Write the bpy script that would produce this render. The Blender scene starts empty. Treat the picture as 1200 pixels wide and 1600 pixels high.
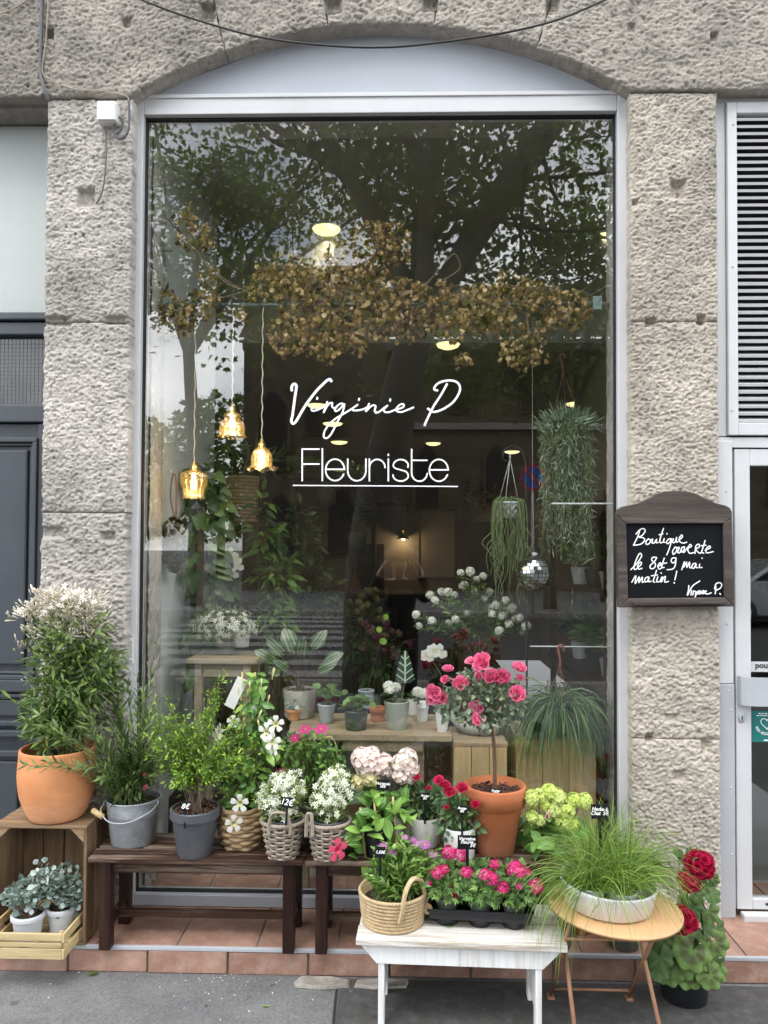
import bpy, math, random
import numpy as np
from mathutils import Matrix, Vector, noise as mnoise

# ------------------------------------------------------------------ camera, sky, sun, exposure
scene = bpy.context.scene
YAW, PITCH, ROLL, SHIFT = 1.4, 1.4, 0.3, 21 / 1200
CAM = np.array([0.0, 0.0, 1.55])
cd = bpy.data.cameras.new('camera'); cam = bpy.data.objects.new('camera', cd)
scene.collection.objects.link(cam)
cd.sensor_fit = 'HORIZONTAL'; cd.sensor_width = 36; cd.lens = 36; cd.shift_y = SHIFT
cd.clip_start = 0.02; cd.clip_end = 500
CROT = (Matrix.Rotation(math.radians(YAW), 3, 'Z') @ Matrix.Rotation(math.radians(90 + PITCH), 3, 'X')
        @ Matrix.Rotation(math.radians(ROLL), 3, 'Z'))
cam.matrix_world = Matrix.Translation(Vector(CAM)) @ CROT.to_4x4()
scene.camera = cam
RM = np.array(CROT)

SUN_EL, SUN_AZ = 62, 12          # sun stands behind the photographer's back, high, a little to the left
world = bpy.data.worlds.new('World'); scene.world = world; world.use_nodes = True
wn, wl = world.node_tree.nodes, world.node_tree.links
for n in list(wn): wn.remove(n)
sky = wn.new('ShaderNodeTexSky'); sky.sky_type = 'NISHITA'; sky.sun_disc = False
sky.sun_elevation = math.radians(SUN_EL); sky.sun_rotation = math.radians(180 + SUN_AZ)
sky.air_density = 1.2; sky.dust_density = 2.0
tcw = wn.new('ShaderNodeTexCoord'); cl = wn.new('ShaderNodeTexNoise')
cl.inputs['Scale'].default_value = 2.6; cl.inputs['Detail'].default_value = 7; cl.inputs['Roughness'].default_value = .58
mpw = wn.new('ShaderNodeMapping'); mpw.inputs['Scale'].default_value = (1, 1, 2.2)
rampw = wn.new('ShaderNodeValToRGB'); rampw.color_ramp.elements[0].position = .30; rampw.color_ramp.elements[1].position = .54
cl2 = wn.new('ShaderNodeTexNoise'); cl2.inputs['Scale'].default_value = 5; cl2.inputs['Detail'].default_value = 6
cc = wn.new('ShaderNodeMix'); cc.data_type = 'RGBA'
cc.inputs['A'].default_value = (14, 14.8, 16, 1); cc.inputs['B'].default_value = (29, 29.3, 30, 1)
mixw = wn.new('ShaderNodeMix'); mixw.data_type = 'RGBA'
bgw = wn.new('ShaderNodeBackground'); bgw.inputs['Strength'].default_value = 0.13
outw = wn.new('ShaderNodeOutputWorld')
wl.new(tcw.outputs['Generated'], mpw.inputs['Vector']); wl.new(mpw.outputs[0], cl.inputs['Vector']); wl.new(mpw.outputs[0], cl2.inputs['Vector'])
wl.new(cl.outputs['Fac'], rampw.inputs['Fac']); wl.new(cl2.outputs['Fac'], cc.inputs['Factor'])
wl.new(rampw.outputs['Color'], mixw.inputs['Factor']); wl.new(sky.outputs[0], mixw.inputs['A']); wl.new(cc.outputs['Result'], mixw.inputs['B'])
wl.new(mixw.outputs['Result'], bgw.inputs['Color']); wl.new(bgw.outputs[0], outw.inputs['Surface'])

sl = bpy.data.lights.new('sun', 'SUN'); sl.energy = 1.2; sl.angle = math.radians(24); sl.color = (1, .96, .9)
sun = bpy.data.objects.new('sun', sl); scene.collection.objects.link(sun)
sd = Vector((math.sin(math.radians(SUN_AZ)) * math.cos(math.radians(SUN_EL)), math.cos(math.radians(SUN_AZ)) * math.cos(math.radians(SUN_EL)), -math.sin(math.radians(SUN_EL))))
sun.rotation_euler = sd.to_track_quat('-Z', 'Y').to_euler()

scene.render.engine = 'CYCLES'
scene.view_settings.view_transform = 'Standard'; scene.view_settings.look = 'None'
scene.view_settings.exposure = 0.70; scene.view_settings.gamma = 1
scene.view_settings.use_curve_mapping = False
scene.cycles.max_bounces = 7; scene.cycles.transparent_max_bounces = 12
scene.cycles.diffuse_bounces = 3; scene.cycles.glossy_bounces = 4
scene.cycles.caustics_reflective = False; scene.cycles.caustics_refractive = False

# ------------------------------------------------------------------ pixel -> place helpers (photo pixels, 1200 x 1600)
def ray(px, py): return RM @ np.array([(px - 600) / 1200, (800 - py) / 1200 + SHIFT, -1.0])
def onY(px, py, Y):
    d = ray(px, py); return CAM + d * ((Y - CAM[1]) / d[1])
def onZ(px, py, Z):
    d = ray(px, py); return CAM + d * ((Z - CAM[2]) / d[2])
def mm(px, Y): return px * Y / 1200.0            # size in metres of px pixels at depth Y

# ------------------------------------------------------------------ geometry helpers
COL = scene.collection
def norm(a):
    a = np.asarray(a, float); return a / np.maximum(np.linalg.norm(a, axis=-1, keepdims=True), 1e-9)
class G:
    """a bag of polygons: V (n,3), F list of tuples, M material index per face, A per-vertex pattern coordinate"""
    def __init__(s, V=None, F=None, M=None, A=None):
        s.V = np.zeros((0, 3)) if V is None else np.asarray(V, float); s.F = F or []
        s.M = M if M is not None else [0] * len(s.F); s.A = A
    def add(s, o, m=None):
        n = len(s.V)
        if o.A is not None or s.A is not None:
            a = s.A if s.A is not None else np.zeros((n, 3)); b = o.A if o.A is not None else np.zeros((len(o.V), 3))
            s.A = np.vstack([a, b])
        s.V = np.vstack([s.V, o.V]); s.F += [tuple(i + n for i in f) for f in o.F]
        s.M += ([m] * len(o.F) if m is not None else list(o.M)); return s
    def xf(s, loc=(0, 0, 0), rot=None, sc=1):
        V = s.V * np.asarray(sc, float)
        if rot is not None: V = V @ np.asarray(rot).T
        return G(V + np.asarray(loc, float), list(s.F), list(s.M), s.A)
    def mat(s, m): s.M = [m] * len(s.F); return s
    def tc(s): s.A = s.V.copy(); return s
def rotx(a): c, s = math.cos(a), math.sin(a); return np.array([[1, 0, 0], [0, c, -s], [0, s, c]])
def roty(a): c, s = math.cos(a), math.sin(a); return np.array([[c, 0, s], [0, 1, 0], [-s, 0, c]])
def rotz(a): c, s = math.cos(a), math.sin(a); return np.array([[c, -s, 0], [s, c, 0], [0, 0, 1]])
def align(d, up=(0, 0, 1)):
    y = norm(d); x = np.cross(y, up)
    if np.linalg.norm(x) < 1e-4: x = np.cross(y, (1, 0.1, 0))
    x = norm(x); return np.stack([x, y, np.cross(x, y)], 1)
def box(x0, x1, y0, y1, z0, z1):
    V = [(x, y, z) for z in (z0, z1) for y in (y0, y1) for x in (x0, x1)]
    return G(V, [(0, 2, 3, 1), (4, 5, 7, 6), (0, 1, 5, 4), (2, 6, 7, 3), (0, 4, 6, 2), (1, 3, 7, 5)])
def bar(p, q, w, t, up=(0, 0, 1)):
    p, q = np.asarray(p, float), np.asarray(q, float); L = np.linalg.norm(q - p)
    return box(-w / 2, w / 2, 0, L, -t / 2, t / 2).xf(p, align(q - p, up))
def lathe(prof, seg=32, closed=True, wob=None):
    n = len(prof); V = []; F = []
    for k in range(seg):
        a = 2 * math.pi * k / seg
        for (r, z) in prof:
            rr = r * (1 + (wob(a, z) if wob else 0)); V.append((rr * math.cos(a), rr * math.sin(a), z))
    for k in range(seg):
        k2 = (k + 1) % seg
        for i in range(n - 1): F.append((k * n + i, k2 * n + i, k2 * n + i + 1, k * n + i + 1))
    if closed:
        for i, fl in ((0, 1), (n - 1, 0)):
            if prof[i][0] > 1e-5:
                ring = [k * n + i for k in range(seg)]; F.append(tuple(ring[::-1] if fl else ring))
    return G(V, F)
def smooth_path(pts, sub=6, closed=False):
    P = np.asarray(pts, float); n = len(P)
    if n < 3: return P
    Q = np.vstack([P[-1], P, P[:2]]) if closed else np.vstack([2 * P[0] - P[1], P, 2 * P[-1] - P[-2]])
    out = []
    for i in range(n if closed else n - 1):
        a, b, c, d = Q[i:i + 4]
        for k in range(sub):
            t = k / sub
            out.append(.5 * ((2 * b) + (c - a) * t + (2 * a - 5 * b + 4 * c - d) * t * t + (3 * b - a - 3 * c + d) * t ** 3))
    if not closed: out.append(P[-1])
    return np.array(out)
def tube(pts, r, seg=6, closed=False, cap=True):
    P = np.asarray(pts, float); n = len(P); R = np.broadcast_to(np.asarray(r, float), (n,))
    if closed: T = np.roll(P, -1, 0) - np.roll(P, 1, 0)
    else: T = np.gradient(P, axis=0)
    T = norm(T); ref = np.array([0, 0, 1.0]) if abs(T[0][2]) < .9 else np.array([1.0, 0, 0])
    u = norm(np.cross(T[0], ref)); V = []
    for i in range(n):
        u = u - T[i] * np.dot(u, T[i]); u = norm(u); v = np.cross(T[i], u)
        for k in range(seg):
            a = 2 * math.pi * k / seg; V.append(P[i] + R[i] * (math.cos(a) * u + math.sin(a) * v))
    F = []
    for i in range(n if closed else n - 1):
        j = (i + 1) % n
        for k in range(seg):
            k2 = (k + 1) % seg; F.append((i * seg + k, i * seg + k2, j * seg + k2, j * seg + k))
    if cap and not closed: F += [tuple(range(seg))[::-1], tuple((n - 1) * seg + k for k in range(seg))]
    return G(V, F)
def ball(r=1, seg=10, rings=6, sc=(1, 1, 1)):
    prof = [(max(r * math.sin(math.pi * i / rings), 1e-6), -r * math.cos(math.pi * i / rings)) for i in range(rings + 1)]
    return lathe(prof, seg, False).xf(sc=sc)
def prism(poly, y0, y1):
    """polygon of (x,z) points extruded along y"""
    n = len(poly); V = [(x, y0, z) for x, z in poly] + [(x, y1, z) for x, z in poly]
    return G(V, [tuple(range(n)), tuple(range(n, 2 * n))[::-1]] + [(i, i + n, (i + 1) % n + n, (i + 1) % n) for i in range(n)])
def gjoin(gs):
    o = G()
    V = []; F = []; M = []; n = 0; A = []; hasA = any(g.A is not None for g in gs)
    for g in gs:
        V.append(g.V); F += [tuple(i + n for i in f) for f in g.F]; M += list(g.M); n += len(g.V)
        if hasA: A.append(g.A if g.A is not None else np.zeros((len(g.V), 3)))
    if V: o.V = np.vstack(V); o.F = F; o.M = M
    if hasA: o.A = np.vstack(A)
    return o

def raw_mesh(name, V, loops, totals, midx=None, mats=(), smooth=True, var=None, tc=None):
    me = bpy.data.meshes.new(name)
    me.vertices.add(len(V)); me.vertices.foreach_set('co', np.ascontiguousarray(V, np.float32).ravel())
    me.loops.add(len(loops)); me.loops.foreach_set('vertex_index', np.ascontiguousarray(loops, np.int32))
    me.polygons.add(len(totals)); starts = np.concatenate([[0], np.cumsum(totals)[:-1]])
    me.polygons.foreach_set('loop_start', starts.astype(np.int32)); me.polygons.foreach_set('loop_total', np.asarray(totals, np.int32))
    me.polygons.foreach_set('use_smooth', np.full(len(totals), bool(smooth)))
    if midx is not None: me.polygons.foreach_set('material_index', np.asarray(midx, np.int32))
    for m in mats: me.materials.append(m)
    if var is not None:
        a = me.attributes.new('var', 'FLOAT', 'FACE'); a.data.foreach_set('value', np.asarray(var, np.float32))
    if tc is not None:
        a = me.attributes.new('tc', 'FLOAT_VECTOR', 'POINT'); a.data.foreach_set('vector', np.ascontiguousarray(tc, np.float32).ravel())
    me.update(calc_edges=True); me.validate(); return me
def mesh_of(g, name, mats, smooth=False):
    if not isinstance(mats, (list, tuple)): mats = [mats]
    loops = np.fromiter((i for f in g.F for i in f), np.int32); tot = np.array([len(f) for f in g.F], np.int32)
    return raw_mesh(name, g.V, loops, tot, g.M, mats, smooth, None, g.A)
def link(name, me, parent=None, loc=None, bevel=0, seg=2, kind=None, autosmooth=None):
    o = bpy.data.objects.new(name, me); COL.objects.link(o)
    if parent is not None: o.parent = parent
    if loc is not None: o.location = [float(c) for c in loc]
    if bevel:
        b = o.modifiers.new('bevel', 'BEVEL'); b.width = bevel; b.segments = seg; b.limit_method = 'ANGLE'; b.angle_limit = math.radians(40)
    if kind: o['kind'] = kind
    return o
def part(name, g, mats, parent=None, smooth=False, bevel=0, seg=2, kind=None, loc=None, label=None):
    if smooth == 'auto':
        me = mesh_of(g, name, mats, True); me.set_sharp_from_angle(angle=math.radians(38))
    else: me = mesh_of(g, name, mats, smooth)
    o = link(name, me, parent, loc, bevel, seg, kind)
    if label: o['label'] = label
    return o
def tag(o, label, cat, group=None):
    o['label'] = label; o['category'] = cat
    if group: o['group'] = group
    return o
def thing(name, label, cat, loc=(0, 0, 0), group=None, rz=0):
    o = bpy.data.objects.new(name, None); COL.objects.link(o); o.empty_display_size = .05
    o.location = [float(c) for c in loc]; o.rotation_euler = (0, 0, rz); return tag(o, label, cat, group)
def struct(name, g, mats, smooth=False, bevel=0):
    o = part(name, g, mats, None, smooth, bevel); o['kind'] = 'structure'; return o
def copy_thing(root, loc, label, rz=None, group=None):
    r = root.copy(); COL.objects.link(r); r.location = [float(c) for c in loc]; r['label'] = label
    if rz is not None: r.rotation_euler = (0, 0, rz)
    if group: r['group'] = group
    def rec(a, b):
        for ch in a.children:
            c = ch.copy(); COL.objects.link(c); c.parent = b; rec(ch, c)
    rec(root, r); return r

# ------------------------------------------------------------------ scattering leaves and petals
def scatter(name, tpl, pos, dirs, ups, scales, mats, parent=None, rng=None, kind='stuff', smooth=True, var=None):
    """one mesh holding many copies of a small template (template axis +Y along dirs, +Z towards ups)"""
    if not isinstance(mats, (list, tuple)): mats = [mats]
    pos = np.asarray(pos, float); N = len(pos)
    if N == 0: return None
    y = norm(dirs); up = np.asarray(ups, float); x = np.cross(y, up)
    bad = np.linalg.norm(x, axis=1) < 1e-3; x[bad] = np.cross(y[bad], (1, .2, .1)); x = norm(x); z = np.cross(x, y)
    S = np.asarray(scales, float)
    if S.ndim == 1: S = np.repeat(S[:, None], 3, 1)
    V = tpl.V
    W = (pos[:, None, :] + V[None, :, 0:1] * (x * S[:, 0:1])[:, None, :] + V[None, :, 1:2] * (y * S[:, 1:2])[:, None, :]
         + V[None, :, 2:3] * (z * S[:, 2:3])[:, None, :]).reshape(-1, 3)
    l0 = np.fromiter((i for f in tpl.F for i in f), np.int64); t0 = np.array([len(f) for f in tpl.F], np.int32)
    loops = (l0[None, :] + (np.arange(N) * len(V))[:, None]).ravel(); tot = np.tile(t0, N)
    mi = np.tile(np.array(tpl.M, np.int32), N)
    rng = rng or np.random.default_rng(1)
    vv = rng.random(N) if var is None else np.asarray(var, float)
    me = raw_mesh(name, W, loops, tot, mi, mats, smooth, np.repeat(vv, len(t0)), np.tile(tpl.A, (N, 1)) if tpl.A is not None else None)
    return link(name, me, parent, kind=kind)
def pieces(name, me, pos, dirs, ups, scales, parent, label=None):
    """the same, each copy an object of its own sharing mesh data"""
    out = []
    for p, d, u, s in zip(pos, dirs, ups, scales):
        o = bpy.data.objects.new(name, me); COL.objects.link(o); o.parent = parent
        R = align(d, u) * np.broadcast_to(np.asarray(s, float), (3,))[None, :]
        M = np.eye(4); M[:3, :3] = R; M[:3, 3] = p; o.matrix_local = Matrix(M.tolist()); out.append(o)
        if label: o['label'] = label
    return out
def leaf(W=.4, n=4, fold=.2, curl=.25, shape='oval', wave=0):
    V = []; F = []
    for i in range(n + 1):
        t = i / n
        if shape == 'oval': w = math.sin(math.pi * min(.02 + t * .97, 1)) ** .8
        elif shape == 'lance': w = (math.sin(math.pi * t ** .75)) ** 1.0
        elif shape == 'heart': w = (1 - t) ** .55 * (min(1, .55 + t * 3.5)) * 1.05
        elif shape == 'round': w = math.sqrt(max(0, 1 - (2 * t - 1) ** 2))
        elif shape == 'strap': w = min(1, 1.6 * (1 - t)) * min(1, .6 + 2 * t)
        elif shape == 'petal': w = min(1, .35 + t * 1.1) * (1 if t < .8 else .72)
        w = max(w, .02) * W / 2; z = -curl * t * t
        zz = wave * math.sin(t * 14)
        V += [(-w, t, z + fold * w + zz), (0, t, z), (w, t, z + fold * w - zz)]
    for i in range(n):
        a = 3 * i; F += [(a, a + 1, a + 4, a + 3), (a + 1, a + 2, a + 5, a + 4)]
    g = G(V, F); g.A = g.V.copy(); g.A[:, 0] *= 2 / W; return g
def rosette(n, pet, tilt, off=0, ph=0, sc=1):
    """n petals round +Z, tilted up by tilt"""
    gs = []
    for k in range(n):
        R = rotz(2 * math.pi * k / n + ph) @ rotx(tilt)
        gs.append(pet.xf(rotz(2 * math.pi * k / n + ph) @ np.array([0, off, 0]), R, sc))
    return gjoin(gs)
def stem_path(base, d, L, droop=.3, n=8, wig=.03, rng=None):
    rng = rng or np.random.default_rng(0)
    P = [np.asarray(base, float)]; d = norm(d)
    for i in range(n):
        d = norm(d + np.array([0, 0, -droop / n]) * (1 + i / n) + rng.normal(0, wig, 3)); P.append(P[-1] + d * L / n)
    return np.array(P)
def along(paths, n, size, rng, ang=55, t0=.15, t1=1.0, jit=.35, taper=.4):
    """leaf placements along stems: pos, dirs, ups, scales"""
    pos = []; dirs = []; ups = []; sc = []
    for P in paths:
        T = np.gradient(P, axis=0)
        for k in range(n):
            t = t0 + (t1 - t0) * (k + rng.random() * .8) / n; f = min(t, .999) * (len(P) - 1); i = int(f); p = P[i] + (P[min(i + 1, len(P) - 1)] - P[i]) * (f - i)
            tg = norm(T[i]); a = k * 2.4 + rng.random() * .9; s = norm(np.cross(tg, (.3, .2, 1.0))); u = np.cross(tg, s)
            side = math.cos(a) * s + math.sin(a) * u; th = math.radians(ang) * (1 - .35 * t)
            d = norm(tg * math.cos(th) + side * math.sin(th) + rng.normal(0, jit * .4, 3))
            pos.append(p); dirs.append(d); ups.append(norm(tg * math.sin(th) - side * math.cos(th) * .6 + np.array([0, 0, .9]) + rng.normal(0, jit * .6, 3)))
            sc.append(size * (1 - taper * t) * rng.uniform(.7, 1.2))
    return np.array(pos), np.array(dirs), np.array(ups), np.array(sc)
def in_dome(rng, n, c, r, power=.45, zmin=-1.0):
    """points filling an ellipsoid, denser near its surface; returns pos, outward direction"""
    d = norm(rng.normal(0, 1, (n * 3, 3))); d = d[d[:, 2] > zmin][:n]
    rad = rng.random((len(d), 1)) ** power
    return np.asarray(c) + d * rad * np.asarray(r), d
def text_mesh(txt, size, shear=0, align_x='CENTER', space=1.0, offset=0.0):
    cu = bpy.data.curves.new('t', 'FONT'); cu.body = txt; cu.size = size; cu.shear = shear; cu.align_x = align_x; cu.align_y = 'CENTER'
    cu.space_line = space; cu.offset = offset; cu.extrude = .0006
    o = bpy.data.objects.new('t', cu); COL.objects.link(o)
    dg = bpy.context.evaluated_depsgraph_get(); me = bpy.data.meshes.new_from_object(o.evaluated_get(dg))
    bpy.data.objects.remove(o); bpy.data.curves.remove(cu); return me
# ------------------------------------------------------------------ materials
MATS = {}
def lin(c):
    if isinstance(c, str):
        c = [int(c[i:i + 2], 16) / 255 for i in (0, 2, 4)]; return tuple(x / 12.92 if x <= .04045 else ((x + .055) / 1.055) ** 2.4 for x in c)
    return tuple(c)
class NT:
    def __init__(s, name):
        s.m = bpy.data.materials.new(name); s.m.use_nodes = True; s.t = s.m.node_tree; s.N = s.t.nodes; s.L = s.t.links
        for n in list(s.N): s.N.remove(n)
        s.out = s.N.new('ShaderNodeOutputMaterial')
    def n(s, typ, **kw):
        x = s.N.new('ShaderNode' + typ)
        for k, v in kw.items():
            if hasattr(x, k): setattr(x, k, v)
        return x
    def set(s, node, **kw):
        for k, v in kw.items(): node.inputs[k.replace('_', ' ')].default_value = v
        return node
    def l(s, a, b): s.L.new(a, b)
    def noise(s, scale, detail=4, rough=.55, vec=None, dist=0, stretch=None):
        x = s.n('TexNoise'); x.inputs['Scale'].default_value = scale; x.inputs['Detail'].default_value = detail; x.inputs['Roughness'].default_value = rough; x.inputs['Distortion'].default_value = dist
        if vec is None: vec = s.coord()
        if stretch is not None:
            mp = s.n('Mapping'); mp.inputs['Scale'].default_value = stretch; s.l(vec, mp.inputs[0]); vec = mp.outputs[0]
        s.l(vec, x.inputs['Vector']); return x.outputs['Fac']
    def coord(s, which='Object'):
        if not hasattr(s, '_tc'): s._tc = s.n('TexCoord')
        return s._tc.outputs[which]
    def ramp(s, fac, stops):
        r = s.n('ValToRGB'); e = r.color_ramp.elements
        while len(e) < len(stops): e.new(.5)
        for i, (p, c) in enumerate(stops): e[i].position = p; c = lin(c); e[i].color = (*c[:3], 1)
        s.l(fac, r.inputs['Fac']); return r.outputs['Color']
    def mix(s, fac, a, b, blend='MIX'):
        x = s.n('Mix', data_type='RGBA', blend_type=blend)
        for i, v in (('Factor', fac), ('A', a), ('B', b)):
            if isinstance(v, (int, float)): x.inputs[i].default_value = v if i == 'Factor' else (v, v, v, 1)
            elif isinstance(v, (tuple, str)): x.inputs[i].default_value = (*lin(v)[:3], 1)
            else: s.l(v, x.inputs[i])
        return x.outputs['Result']
    def math(s, op, a, b=0.0, clamp=False):
        x = s.n('Math', operation=op); x.use_clamp = clamp
        for i, v in ((0, a), (1, b)):
            if isinstance(v, (int, float)): x.inputs[i].default_value = v
            else: s.l(v, x.inputs[i])
        return x.outputs[0]
    def bump(s, h, strength=.3, dist=.01, nrm=None):
        b = s.n('Bump'); b.inputs['Strength'].default_value = strength; b.inputs['Distance'].default_value = dist; s.l(h, b.inputs['Height'])
        if nrm is not None: s.l(nrm, b.inputs['Normal'])
        return b.outputs[0]
    def bsdf(s, color=None, rough=.5, metal=0, normal=None, spec=.5, **kw):
        p = s.n('BsdfPrincipled'); p.inputs['Roughness'].default_value = rough if isinstance(rough, (int, float)) else .5
        if not isinstance(rough, (int, float)): s.l(rough, p.inputs['Roughness'])
        p.inputs['Metallic'].default_value = metal; p.inputs['Specular IOR Level'].default_value = spec
        if isinstance(color, (tuple, str)): p.inputs['Base Color'].default_value = (*lin(color)[:3], 1)
        elif color is not None: s.l(color, p.inputs['Base Color'])
        if normal is not None: s.l(normal, p.inputs['Normal'])
        for k, v in kw.items(): p.inputs[k.replace('_', ' ')].default_value = v
        return p
    def done(s, sh): s.l(sh.outputs[0] if hasattr(sh, 'outputs') else sh, s.out.inputs['Surface']); MATS[s.m.name] = s.m; return s.m
    def rnd(s):
        """random per leaf (attribute) and per object"""
        if hasattr(s, '_r'): return s._r
        a = s.n('Attribute', attribute_name='var'); o = s.n('ObjectInfo')
        s._r = s.math('FRACT', s.math('ADD', a.outputs['Fac'], o.outputs['Random'])); return s._r

def simple(name, color, rough=.5, metal=0, var=.12, scale=8, bump=0, bscale=60, bdist=.002, spec=.5, dirt=0, dirtcol=(.08, .07, .055), stretch=None, **kw):
    t = NT(name); c = lin(color)
    n1 = t.noise(scale, 5, stretch=stretch); col = t.mix(n1, tuple(x * (1 - var * 1.6) for x in c), tuple(min(1, x * (1 + var)) for x in c))
    if dirt:
        d = t.ramp(t.noise(scale * .6, 8, .7), [(.5, (0, 0, 0)), (.72, (dirt, dirt, dirt))]); col = t.mix(d, col, dirtcol)
    nr = t.bump(t.noise(bscale, 6, .6, stretch=stretch), .6, bdist) if bump else None
    r = t.math('ADD', t.math('MULTIPLY', n1, .25), rough - .12)
    return t.done(t.bsdf(col, r, metal, nr, spec, **kw))
def leafmat(name, dark, light, rough=.42, trans=.25, tip=None, vein=0, hue=None):
    t = NT(name); r = t.rnd(); dk, li = lin(dark), lin(light); stops = [(0, tuple(x * .55 for x in dk)), (.3, dk), (.72, li)]
    stops.append((1, tip if tip else tuple(x * k for x, k in zip(li, (1.5, 1.3, 1.1)))))
    col = t.ramp(r, stops)
    if vein:
        a = t.n('Attribute', attribute_name='tc'); sx = t.n('SeparateXYZ'); t.l(a.outputs['Vector'], sx.inputs[0])
        ax = t.math('ABSOLUTE', sx.outputs[0]); mid = t.math('LESS_THAN', ax, .07)
        w = t.math('SINE', t.math('MULTIPLY', t.math('SUBTRACT', sx.outputs[1], t.math('MULTIPLY', ax, .22)), 42)); lat = t.math('GREATER_THAN', w, .86)
        col = t.mix(t.math('MULTIPLY', t.math('MAXIMUM', mid, t.math('MULTIPLY', lat, .55)), vein), col, tuple(min(1, x * 2 + .02) for x in lin(light)))
    n = t.noise(60, 3); col = t.mix(.35, col, t.mix(n, (.25, .25, .25), (.75, .75, .75)), 'OVERLAY')
    p = t.bsdf(col, rough, spec=.45); tr = t.n('BsdfTranslucent'); t.l(t.mix(.5, col, (.3, .42, .06), 'MIX'), tr.inputs['Color'])
    m = t.n('MixShader'); m.inputs[0].default_value = trans; t.l(p.outputs[0], m.inputs[1]); t.l(tr.outputs[0], m.inputs[2])
    return t.done(m)
def petalmat(name, c0, c1, trans=.3, rough=.6, grad=None):
    t = NT(name); col = t.ramp(t.rnd(), [(0, c0), (1, c1)])
    if grad:
        a = t.n('Attribute', attribute_name='tc'); sx = t.n('SeparateXYZ'); t.l(a.outputs['Vector'], sx.inputs[0])
        col = t.mix(t.ramp(sx.outputs[1], [(.05, (1, 1, 1)), (grad[1], (0, 0, 0))]), col, grad[0])
    p = t.bsdf(col, rough, spec=.25); tr = t.n('BsdfTranslucent'); t.l(col, tr.inputs['Color'])
    m = t.n('MixShader'); m.inputs[0].default_value = trans; t.l(p.outputs[0], m.inputs[1]); t.l(tr.outputs[0], m.inputs[2])
    return t.done(m)
def woodmat(name, a, b, axis='X', rough=.6, grain=30, worn=None, wornamt=.5, bump=.5, wth=(.5, .64)):
    t = NT(name); st = {'X': (.06, 1, 1), 'Y': (1, .06, 1), 'Z': (1, 1, .06)}[axis]
    o = t.n('ObjectInfo'); mp = t.n('Mapping'); t.l(t.coord(), mp.inputs[0])
    cx = t.n('CombineXYZ'); [t.l(t.math('MULTIPLY', o.outputs['Random'], k), cx.inputs[i]) for i, k in ((0, 7.3), (1, 3.1), (2, 5.7))]
    t.l(cx.outputs[0], mp.inputs['Location'])
    n1 = t.noise(grain, 6, .65, mp.outputs[0], .6, st); n2 = t.noise(grain * 4, 4, .7, mp.outputs[0], 0, st); n3 = t.noise(3, 3, .5, mp.outputs[0])
    f = t.math('ADD', t.math('MULTIPLY', n1, .6), t.math('MULTIPLY', n2, .4))
    col = t.ramp(f, [(.3, a), (.68, b)])
    col = t.mix(.5, col, t.mix(t.math('ADD', t.math('MULTIPLY', n3, .6), t.math('MULTIPLY', o.outputs['Random'], .4)), (.3, .3, .3), (.72, .7, .68)), 'OVERLAY')
    if worn:
        w = t.ramp(t.noise(26, 9, .75, mp.outputs[0], .3, st), [(wth[0], (0, 0, 0)), (wth[1], (wornamt,) * 3)]); col = t.mix(w, col, worn)
    return t.done(t.bsdf(col, rough, 0, t.bump(f, bump, .004), .3))
# --- surroundings
def stonemat(name, c0, c1, soot=.35):
    t = NT(name); n1 = t.noise(2.2, 6, .6); n2 = t.noise(28, 6, .65); n3 = t.noise(150, 4, .7)
    col = t.ramp(n1, [(.32, c0), (.66, c1)])
    col = t.mix(.6, col, t.mix(n2, (.2, .2, .2), (.8, .8, .8)), 'OVERLAY')
    col = t.mix(t.ramp(t.noise(5, 8, .7), [(.52, (0, 0, 0)), (.75, (soot,) * 3)]), col, (.10, .095, .085))
    col = t.mix(t.ramp(t.noise(46, 5, .7), [(.55, (0, 0, 0)), (.7, (soot * .9,) * 3)]), col, (.13, .12, .105))
    col = t.mix(t.ramp(t.noise(3.0, 6, .65, stretch=(3.2, 3.2, .5)), [(.55, (0, 0, 0)), (.74, (soot * .6,) * 3)]), col, (.15, .14, .13))
    h = t.math('ADD', t.math('MULTIPLY', n2, .5), t.math('MULTIPLY', n3, .5))
    return t.done(t.bsdf(col, .92, 0, t.bump(h, .9, .006), .2))
M_stone_l = stonemat('limestone_grey', (.30, .28, .26), (.52, .485, .445), .55)
M_stone_r = stonemat('limestone_warm', (.30, .27, .235), (.535, .485, .42), .55)
M_stone_t = stonemat('limestone_sooty', (.24, .22, .195), (.45, .415, .37), .7)
M_alu = simple('anodised_aluminium', (.555, .565, .585), .42, .0, .07, 3, 1, 220, .0004, .6, .25, (.3, .3, .29))
M_alu2 = simple('brushed_aluminium', (.40, .42, .455), .4, .0, .08, 4, 1, 200, .0004, .6, .2, (.2, .2, .2))
M_panel = simple('grey_painted_panel', (.43, .455, .51), .45, 0, .07, 2.5, 1, 90, .0004, .4, .15, (.38, .38, .38))
M_black = simple('black_rubber', (.012, .012, .013), .5, 0, .1)
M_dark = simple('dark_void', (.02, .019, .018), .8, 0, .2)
M_door = simple('slate_paint', (.052, .062, .075), .42, 0, .12, 4, 1, 70, .0006, .4, .2, (.1, .11, .12))
M_palepanel = simple('pale_painted_board', (.44, .475, .475), .5, 0, .06, 3, 1, 50, .0006, .4, .3, (.33, .33, .31))
M_white = simple('white_plastic', (.72, .72, .70), .4, 0, .06, 10, dirt=.15)
M_vinyl = simple('white_vinyl', (.86, .87, .90), .5, 0, .02, 10)
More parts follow.
